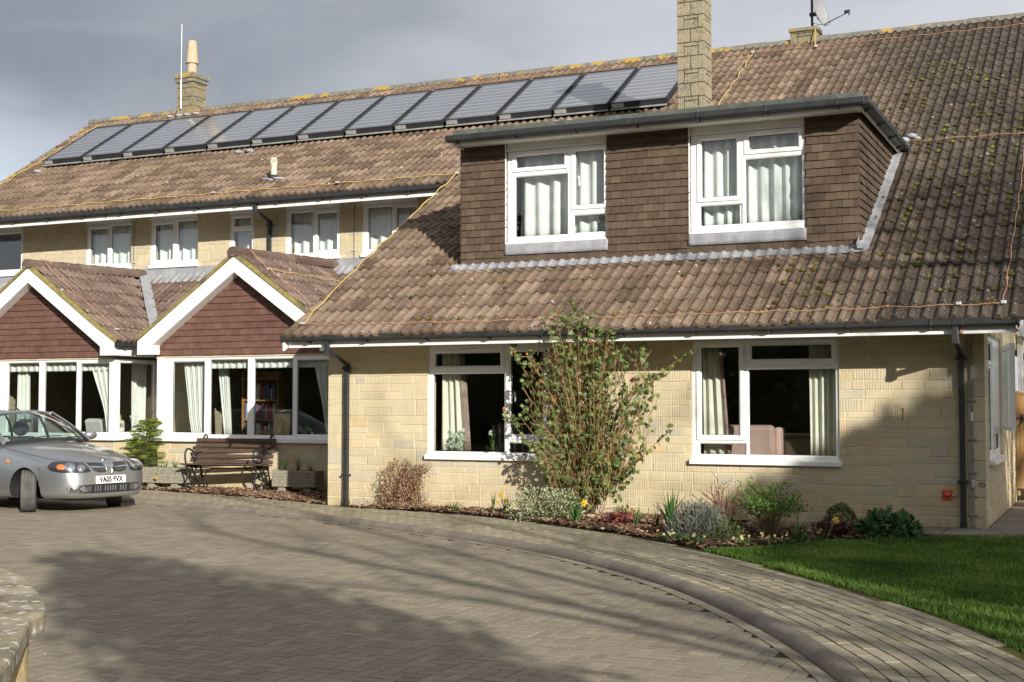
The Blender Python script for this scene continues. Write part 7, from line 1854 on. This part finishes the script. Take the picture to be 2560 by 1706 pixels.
# ---- young conifer between the bays
cf = empty('conifer', (-16.25, 19.22, 0), 0, 'young yellow green conifer growing between the two bays', 'conifer'); rng = random.Random(61); mb, ml, mt = MB(), MB(), MB()
mt.tube([(0, 0, 0), (.03, 0, .7), (.22, .02, 1.38)], [.03, .02, .006], 7)
for i in range(54):
    z = .10 + 1.12 * (i / 54) ** .9; t = z / 1.3; L_ = .54 * (1 - t) ** .6 + .08; a = i * 2.39996 + rng.uniform(-.2, .2); b = Vector((.03 * min(1, z / .7) + max(0, z - .7) * .28, 0, z)); d = Vector((math.cos(a), math.sin(a) * .8, .18)); tip = b + d * L_ + Vector((0, 0, -.10 * L_)); pts = catmull([b, b.lerp(tip, .5) + Vector((0, 0, .02)), tip], 6); mb.tube(pts, [.008 * (1 - .7 * k / len(pts)) for k in range(len(pts))], 4)
    for k, q in enumerate(pts[2:]):
        sl = .13 * (1 - k / 14); s = d.cross(Vector((0, 0, 1))).normalized()
        for sg2 in (-1, 1):
            tq = q + (d * .7 + s * sg2 + Vector((0, 0, .08))).normalized() * sl * rng.uniform(.6, 1.1)
            for m_ in range(12): p = q.lerp(tq, m_ / 11); diamond(ml, p, (tq - q).normalized() * .5 + rdir(rng, .2) * .8, Vector((0, 0, 1)), .038, .010, min(1, max(0, rng.gauss(.35 + .5 * (k / len(pts)) + .1 * m_ / 11, .18))))
ml.build('foliage', MAT['conifer_leaf'], cf, fixn=False); mb.build('branches', MAT['stem_dark'], cf, fixn=False); mt.build('trunk', MAT['stem_dark'], cf)
mb = MB(); top = Vector((.22, .02, 1.38))
# ================================================================== trees of the garden behind and beside the camera
SUNV = Vector((1.06, -1.0, .51)).normalized(); HA = Vector((-.727, .686, 0)); HN = Vector((.686, .727, 0))
def gpos(a, n, z=0.0): return Vector((HA.x * a + HN.x * n, HA.y * a + HN.y * n, z))
def leafy_tree(name, label, base, clumps, nl, L, seed, trunk_r=.16, group=None):
    e = empty(name, base, 0, label, 'tree', group); rng = random.Random(seed); mb, mt = MB(), MB(); tot = sum(c[3] ** 2 for c in clumps)
    top = max(c[2] for c in clumps); pts = catmull([Vector((0, 0, -.1)), Vector((.05, .03, top * .3)), Vector((clumps[0][0] * .3, clumps[0][1] * .3, top * .6)), Vector((clumps[0][0] * .7, clumps[0][1] * .7, top * .9))], 5); mt.tube(pts, [trunk_r * (1 - .8 * i / len(pts)) for i in range(len(pts))], 8)
    for (x, y, z, r) in clumps:
        c = Vector((x, y, z)); q = pts[min(len(pts) - 1, int(len(pts) * .75 * max(.15, (z - .9 * r) / top)))]; mt.tube([q, q.lerp(c, .5) + Vector((0, 0, -.1)), c], [trunk_r * .35, trunk_r * .25, trunk_r * .1], 6)
        for _ in range(int(nl * r * r / tot)):
            v = rdir(rng); t = rng.random() ** .4 * (1 + .2 * noise.noise(v * 2 + c)); p = c + v * r * t; d = (v + rdir(rng) * .8).normalized(); s = L * rng.uniform(.6, 1.3); diamond(mb, p, d, (v + rdir(rng)).normalized(), s, s * .6, min(1, max(0, rng.gauss(.45, .25))))
    mb.build('crown', MAT['dark_leaf'], e, fixn=False); mt.build('trunk', MAT['tree_bark'], e, smooth=True); return e
# holly by the drive entrance: its crown throws the broad shadow over the paving
b = gpos(-4, 1.9); rng = random.Random(2)
cl = [(HN.x * (n - 1.9) + HA.x * da, HN.y * (n - 1.9) + HA.y * da, h, r) for (n, h, r, da) in ((.98, 6.30, .30, 0), (1.10, 6.0, .42, .2), (1.28, 5.6, .66, -.2), (1.5, 5.15, .90, .3), (1.5, 4.75, .92, -.4), (1.95, 4.3, 1.12, .3), (2.15, 3.8, 1.25, -.2), (2.1, 3.1, 1.25, .4), (2.1, 2.4, 1.2, -.3))]
leafy_tree('holly_tree', 'dense dark holly behind the camera beside the drive', b, cl, 9000, .17, 5)
# evergreen oak at the right shading the lawn and the end of the wall
b = gpos(-6, 10.5); cl = []
for (n, h, r, da) in ((11.0, 6.85, 1.3, 0), (9.8, 6.5, 1.05, .4), (9.05, 6.25, .9, .2), (8.4, 5.8, .85, -.3), (7.8, 5.3, .75, .2), (10.4, 6.6, 1.1, -.4), (10.5, 7.2, .75, .2), (9.5, 6.9, .7, .1), (11.9, 7.2, 1.3, -.4), (12.6, 6.0, 1.4, .3), (11.2, 5.8, 1.5, .5), (10.5, 5.2, 1.7, -.6), (9.6, 5.5, 1.2, -.2), (9.0, 4.6, 1.3, .6), (12.2, 8.0, 1.2, .3), (8.0, 4.2, 1.0, -.2), (11.8, 4.4, 1.5, 0), (10.2, 3.4, 1.6, .3), (8.9, 3.2, 1.2, -.3), (7.7, 3.3, .8, 0)): cl.append((HN.x * (n - 10.5) + HA.x * da, HN.y * (n - 10.5) + HA.y * da, h, r))
leafy_tree('oak_tree', 'spreading evergreen oak to the right of the lawn', b, cl, 44000, .24, 6, .28)
def bare_tree(name, label, base, limbs, seed, r0, H, spread=1.0, depth=4, lean=(0, 0)):
    e = empty(name, base, 0, label, 'tree'); rng = random.Random(seed); mb, mt = MB(), MB()
    def grow(p, d, L, r, k):
        pts = [p]
        for i in range(4): d = (d + rdir(rng) * .16 + Vector((0, 0, .06))).normalized(); pts.append(pts[-1] + d * L / 4)
        mb.tube(pts, [r * (1 - .4 * i / 4) for i in range(5)], 6 if k > 2 else 4)
        if k <= 0: return
        for i in (2, 3, 4, 4):
            if rng.random() < .8: grow(pts[i], (d * .75 + rdir(rng) * .75 * spread).normalized(), L * rng.uniform(.55, .75), r * .52, k - 1)
    tp = catmull([Vector((0, 0, -.2)), Vector((lean[0] * .1, lean[1] * .1, H * .12)), Vector((lean[0] * .4, lean[1] * .4, H * .25)), Vector((lean[0], lean[1], H * .42))], 4); mt.tube(tp, [r0 * (1 - .35 * i / len(tp)) for i in range(len(tp))], 10)
    if limbs:
        for P, r in limbs:
            Q = catmull([Vector(q) for q in P], 6); mb.tube(Q, [r * (1 - .55 * i / len(Q)) for i in range(len(Q))], 7)
            for i in range(5, len(Q), 4): 
                d = (Q[i] - Q[i - 1]).normalized(); grow(Q[i], (d * .6 + rdir(rng) * .7).normalized(), rng.uniform(.8, 1.5), r * .30, depth - 2)
            grow(Q[-1], (Q[-1] - Q[-2]).normalized(), 1.2, r * .42, depth - 2)
    else:
        for i in range(7): a = i * 2.4; grow(tp[-1 - (i % 4)], Vector((math.cos(a) * .6 * spread, math.sin(a) * .6 * spread, 1)).normalized(), H * .23, r0 * .45, depth)
    mb.build('branches', MAT['tree_bark'], e, fixn=False); mt.build('trunk', MAT['tree_bark'], e, smooth=True); return e
b = gpos(-6, 5.2)
def lp(n, h, da=0.0): q = HN * (n - 5.2) + HA * da; return (q.x, q.y, h)
bare_tree('bare_tree', 'leafless tree with long leaning limbs right of the camera', b, [([lp(5.2, 1.8), lp(5.0, 3.6), lp(4.55, 5.0), lp(3.9, 6.1), lp(3.2, 7.1)], .12), ([lp(5.25, 2.2), lp(5.3, 4.2), lp(5.02, 5.5), lp(4.7, 7.0), lp(4.3, 8.6)], .10), ([lp(5.1, 2.6), lp(4.6, 4.2), lp(4.1, 5.2), lp(3.4, 5.8), lp(2.6, 6.2)], .07), ([lp(5.3, 2.4), lp(5.9, 4.0), lp(6.4, 5.2), lp(6.8, 6.4), lp(7.2, 7.8)], .09), ([lp(5.2, 2.8), lp(5.7, 4.4), lp(5.9, 5.6), lp(6.0, 6.8), lp(5.9, 8.2)], .08)], 11, .17, 7.0)
b = gpos(-6, 14.2); bare_tree('bare_tree', 'tall leafless ash far to the right of the house', b, None, 12, .30, 15.5, 1.2, 5)
b = gpos(-9, 6.9); bare_tree('bare_tree', 'slender leafless tree behind the evergreen oak', b, None, 14, .15, 9.0, .8, 3)
# wood beyond the drive, reflected in the windows
mb = MB(); rng = random.Random(91)
for i in range(64):
    x = -62 + i * 1.15; d = 0 if i % 2 else -3.5
    for k in range(3):
        r = rng.uniform(1.6, 2.6); c = Vector((x + rng.uniform(-.8, .8), -17 + d + rng.uniform(-1.2, 1.2), 1.2 + k * 3.2 * rng.uniform(.85, 1.1))); mb.ellipsoid(c, (r * .72, r * .72, r * .95), 10, 7, 0, .15)
        for _ in range(90): v = rdir(rng); p = c + Vector((v.x * r * .8, v.y * r * .8, v.z * r * 1.05)); diamond(mb, p, v + rdir(rng) * .8, rdir(rng), rng.uniform(.35, .8), rng.uniform(.2, .4), min(1, max(0, rng.gauss(.55, .33))))
o = mb.build('woodland', MAT['dark_leaf'], fixn=False); tag(o, 'dark mass of evergreen woodland across the drive behind the camera', 'woodland', kind='stuff')
bush('clipped_bush', 'large round clipped bush standing across the drive', 'shrub', (-19.5, 6.2, 0), (1.1, 1.1, 1.9), 3800, .12, 'box_leaf', 95, lump=.05, inner=.8, nst=6)
# ================================================================== world, sun, camera
S = Vector((1.06, -1.0, .51)).normalized()
w = bpy.data.worlds.new('World'); scene.world = w; w.use_nodes = True
nt = w.node_tree; nt.nodes.clear()
def wn(t, **k):
    n = nt.nodes.new('ShaderNode' + t)
    for a, b in k.items(): setattr(n, a, b)
    return n
L = nt.links.new
sky = wn('TexSky'); sky.sky_type = 'NISHITA'; sky.sun_disc = False; sky.sun_elevation = math.asin(S.z); sky.sun_rotation = math.atan2(S.x, S.y); sky.air_density = 1.0; sky.dust_density = 1.5
sc = wn('VectorMath', operation='SCALE'); L(sky.outputs[0], sc.inputs[0]); sc.inputs['Scale'].default_value = .10
tc = wn('TexCoord'); sep = wn('SeparateXYZ'); L(tc.outputs['Generated'], sep.inputs[0])
def wm(op, a, b=0.0, clamp=False):
    n = wn('Math', operation=op); n.use_clamp = clamp
    for i, q in enumerate((a, b)):
        if hasattr(q, 'links'): L(q, n.inputs[i])
        else: n.inputs[i].default_value = q
    return n.outputs[0]
zz = wm('ADD', wm('MAXIMUM', sep.outputs[2], 0.0), .22)
cx = wn('CombineXYZ'); L(wm('DIVIDE', sep.outputs[0], zz), cx.inputs[0]); L(wm('DIVIDE', sep.outputs[1], zz), cx.inputs[1]); cx.inputs[2].default_value = 3.3
n1 = wn('TexNoise'); L(cx.outputs[0], n1.inputs['Vector']); n1.inputs['Scale'].default_value = .75; n1.inputs['Detail'].default_value = 5; n1.inputs['Roughness'].default_value = .5; n1.inputs['Distortion'].default_value = .5
n2 = wn('TexNoise'); L(cx.outputs[0], n2.inputs['Vector']); n2.inputs['Scale'].default_value = 2.4; n2.inputs['Detail'].default_value = 6; n2.inputs['Roughness'].default_value = .55; n2.inputs['Distortion'].default_value = .8
# storm cloud: heavy in the west (left), thinner and brighter towards the north and overhead
az = wm('ADD', wm('MULTIPLY', sep.outputs[0], 1.05), wm('MULTIPLY', wm('MAXIMUM', sep.outputs[1], 0.0), .10))
d = wm('ADD', wm('ADD', wm('MULTIPLY', az, .85), .90), wm('ADD', wm('MULTIPLY', wm('SUBTRACT', n1.outputs[0], .5), 1.25), wm('MULTIPLY', wm('SUBTRACT', n2.outputs[0], .5), .5)))
rp_ = wn('ValToRGB'); L(d, rp_.inputs[0]); cr = rp_.color_ramp
for _ in range(3): cr.elements.new(.5)
for e, (p, c) in zip(cr.elements, [(0.0, (.155, .165, .195)), (.25, (.205, .216, .245)), (.5, (.315, .322, .345)), (.72, (.43, .433, .458)), (1, (.55, .553, .583))]): e.position = p; e.color = (*c, 1)
# pale gap low in the west
gp = wn('MapRange'); gp.interpolation_type = 'SMOOTHSTEP'; L(wm('ADD', wm('SUBTRACT', wm('MULTIPLY', sep.outputs[0], -1.0), wm('MULTIPLY', sep.outputs[2], 1.1)), wm('MULTIPLY', wm('SUBTRACT', n1.outputs[0], .5), .35)), gp.inputs['Value'])
gp.inputs['From Min'].default_value = .36; gp.inputs['From Max'].default_value = .56
mx0 = wn('MixRGB'); L(gp.outputs[0], mx0.inputs[0]); L(rp_.outputs[0], mx0.inputs[1]); mx0.inputs[2].default_value = (.56, .61, .69, 1)
mx = wn('MixRGB'); mx.inputs[0].default_value = .88; L(sc.outputs[0], mx.inputs[1]); L(mx0.outputs[0], mx.inputs[2])
# the storm cloud stands darker over the south and overhead
dk = wn('MapRange'); dk.interpolation_type = 'SMOOTHSTEP'; L(wm('SUBTRACT', sep.outputs[1], wm('MULTIPLY', sep.outputs[2], .55)), dk.inputs['Value'])
dk.inputs['From Min'].default_value = -.35; dk.inputs['From Max'].default_value = .45; dk.inputs['To Min'].default_value = .95; dk.inputs['To Max'].default_value = 1.0
sv_ = wn('VectorMath', operation='SCALE'); L(mx.outputs[0], sv_.inputs[0]); L(dk.outputs[0], sv_.inputs['Scale'])
bg = wn('Background'); L(sv_.outputs[0], bg.inputs['Color']); bg.inputs['Strength'].default_value = 1.0
wo = wn('OutputWorld'); L(bg.outputs[0], wo.inputs['Surface'])
sun = bpy.data.lights.new('sun', 'SUN'); sun.energy = 5.0; sun.angle = R(.55); sun.color = (1.0, .955, .88)
so = bpy.data.objects.new('sun', sun); so.rotation_euler = (-S).to_track_quat('-Z', 'Y').to_euler(); so.location = S * 60; col.objects.link(so)
cam = bpy.data.cameras.new('camera'); co_ = bpy.data.objects.new('camera', cam); col.objects.link(co_)
cam.sensor_width = 36; cam.lens = 36 * 3312 / 2560; cam.clip_end = 500; cam.clip_start = .05
co_.location = (0, 0, 1.5); co_.rotation_euler = (R(90 + 2.75), 0, R(24.65)); scene.camera = co_
scene.view_settings.view_transform = 'Standard'; scene.view_settings.look = 'None'; scene.view_settings.gamma = 1; scene.view_settings.exposure = 0.45
scene.cycles.max_bounces = 8; scene.cycles.transparent_max_bounces = 12
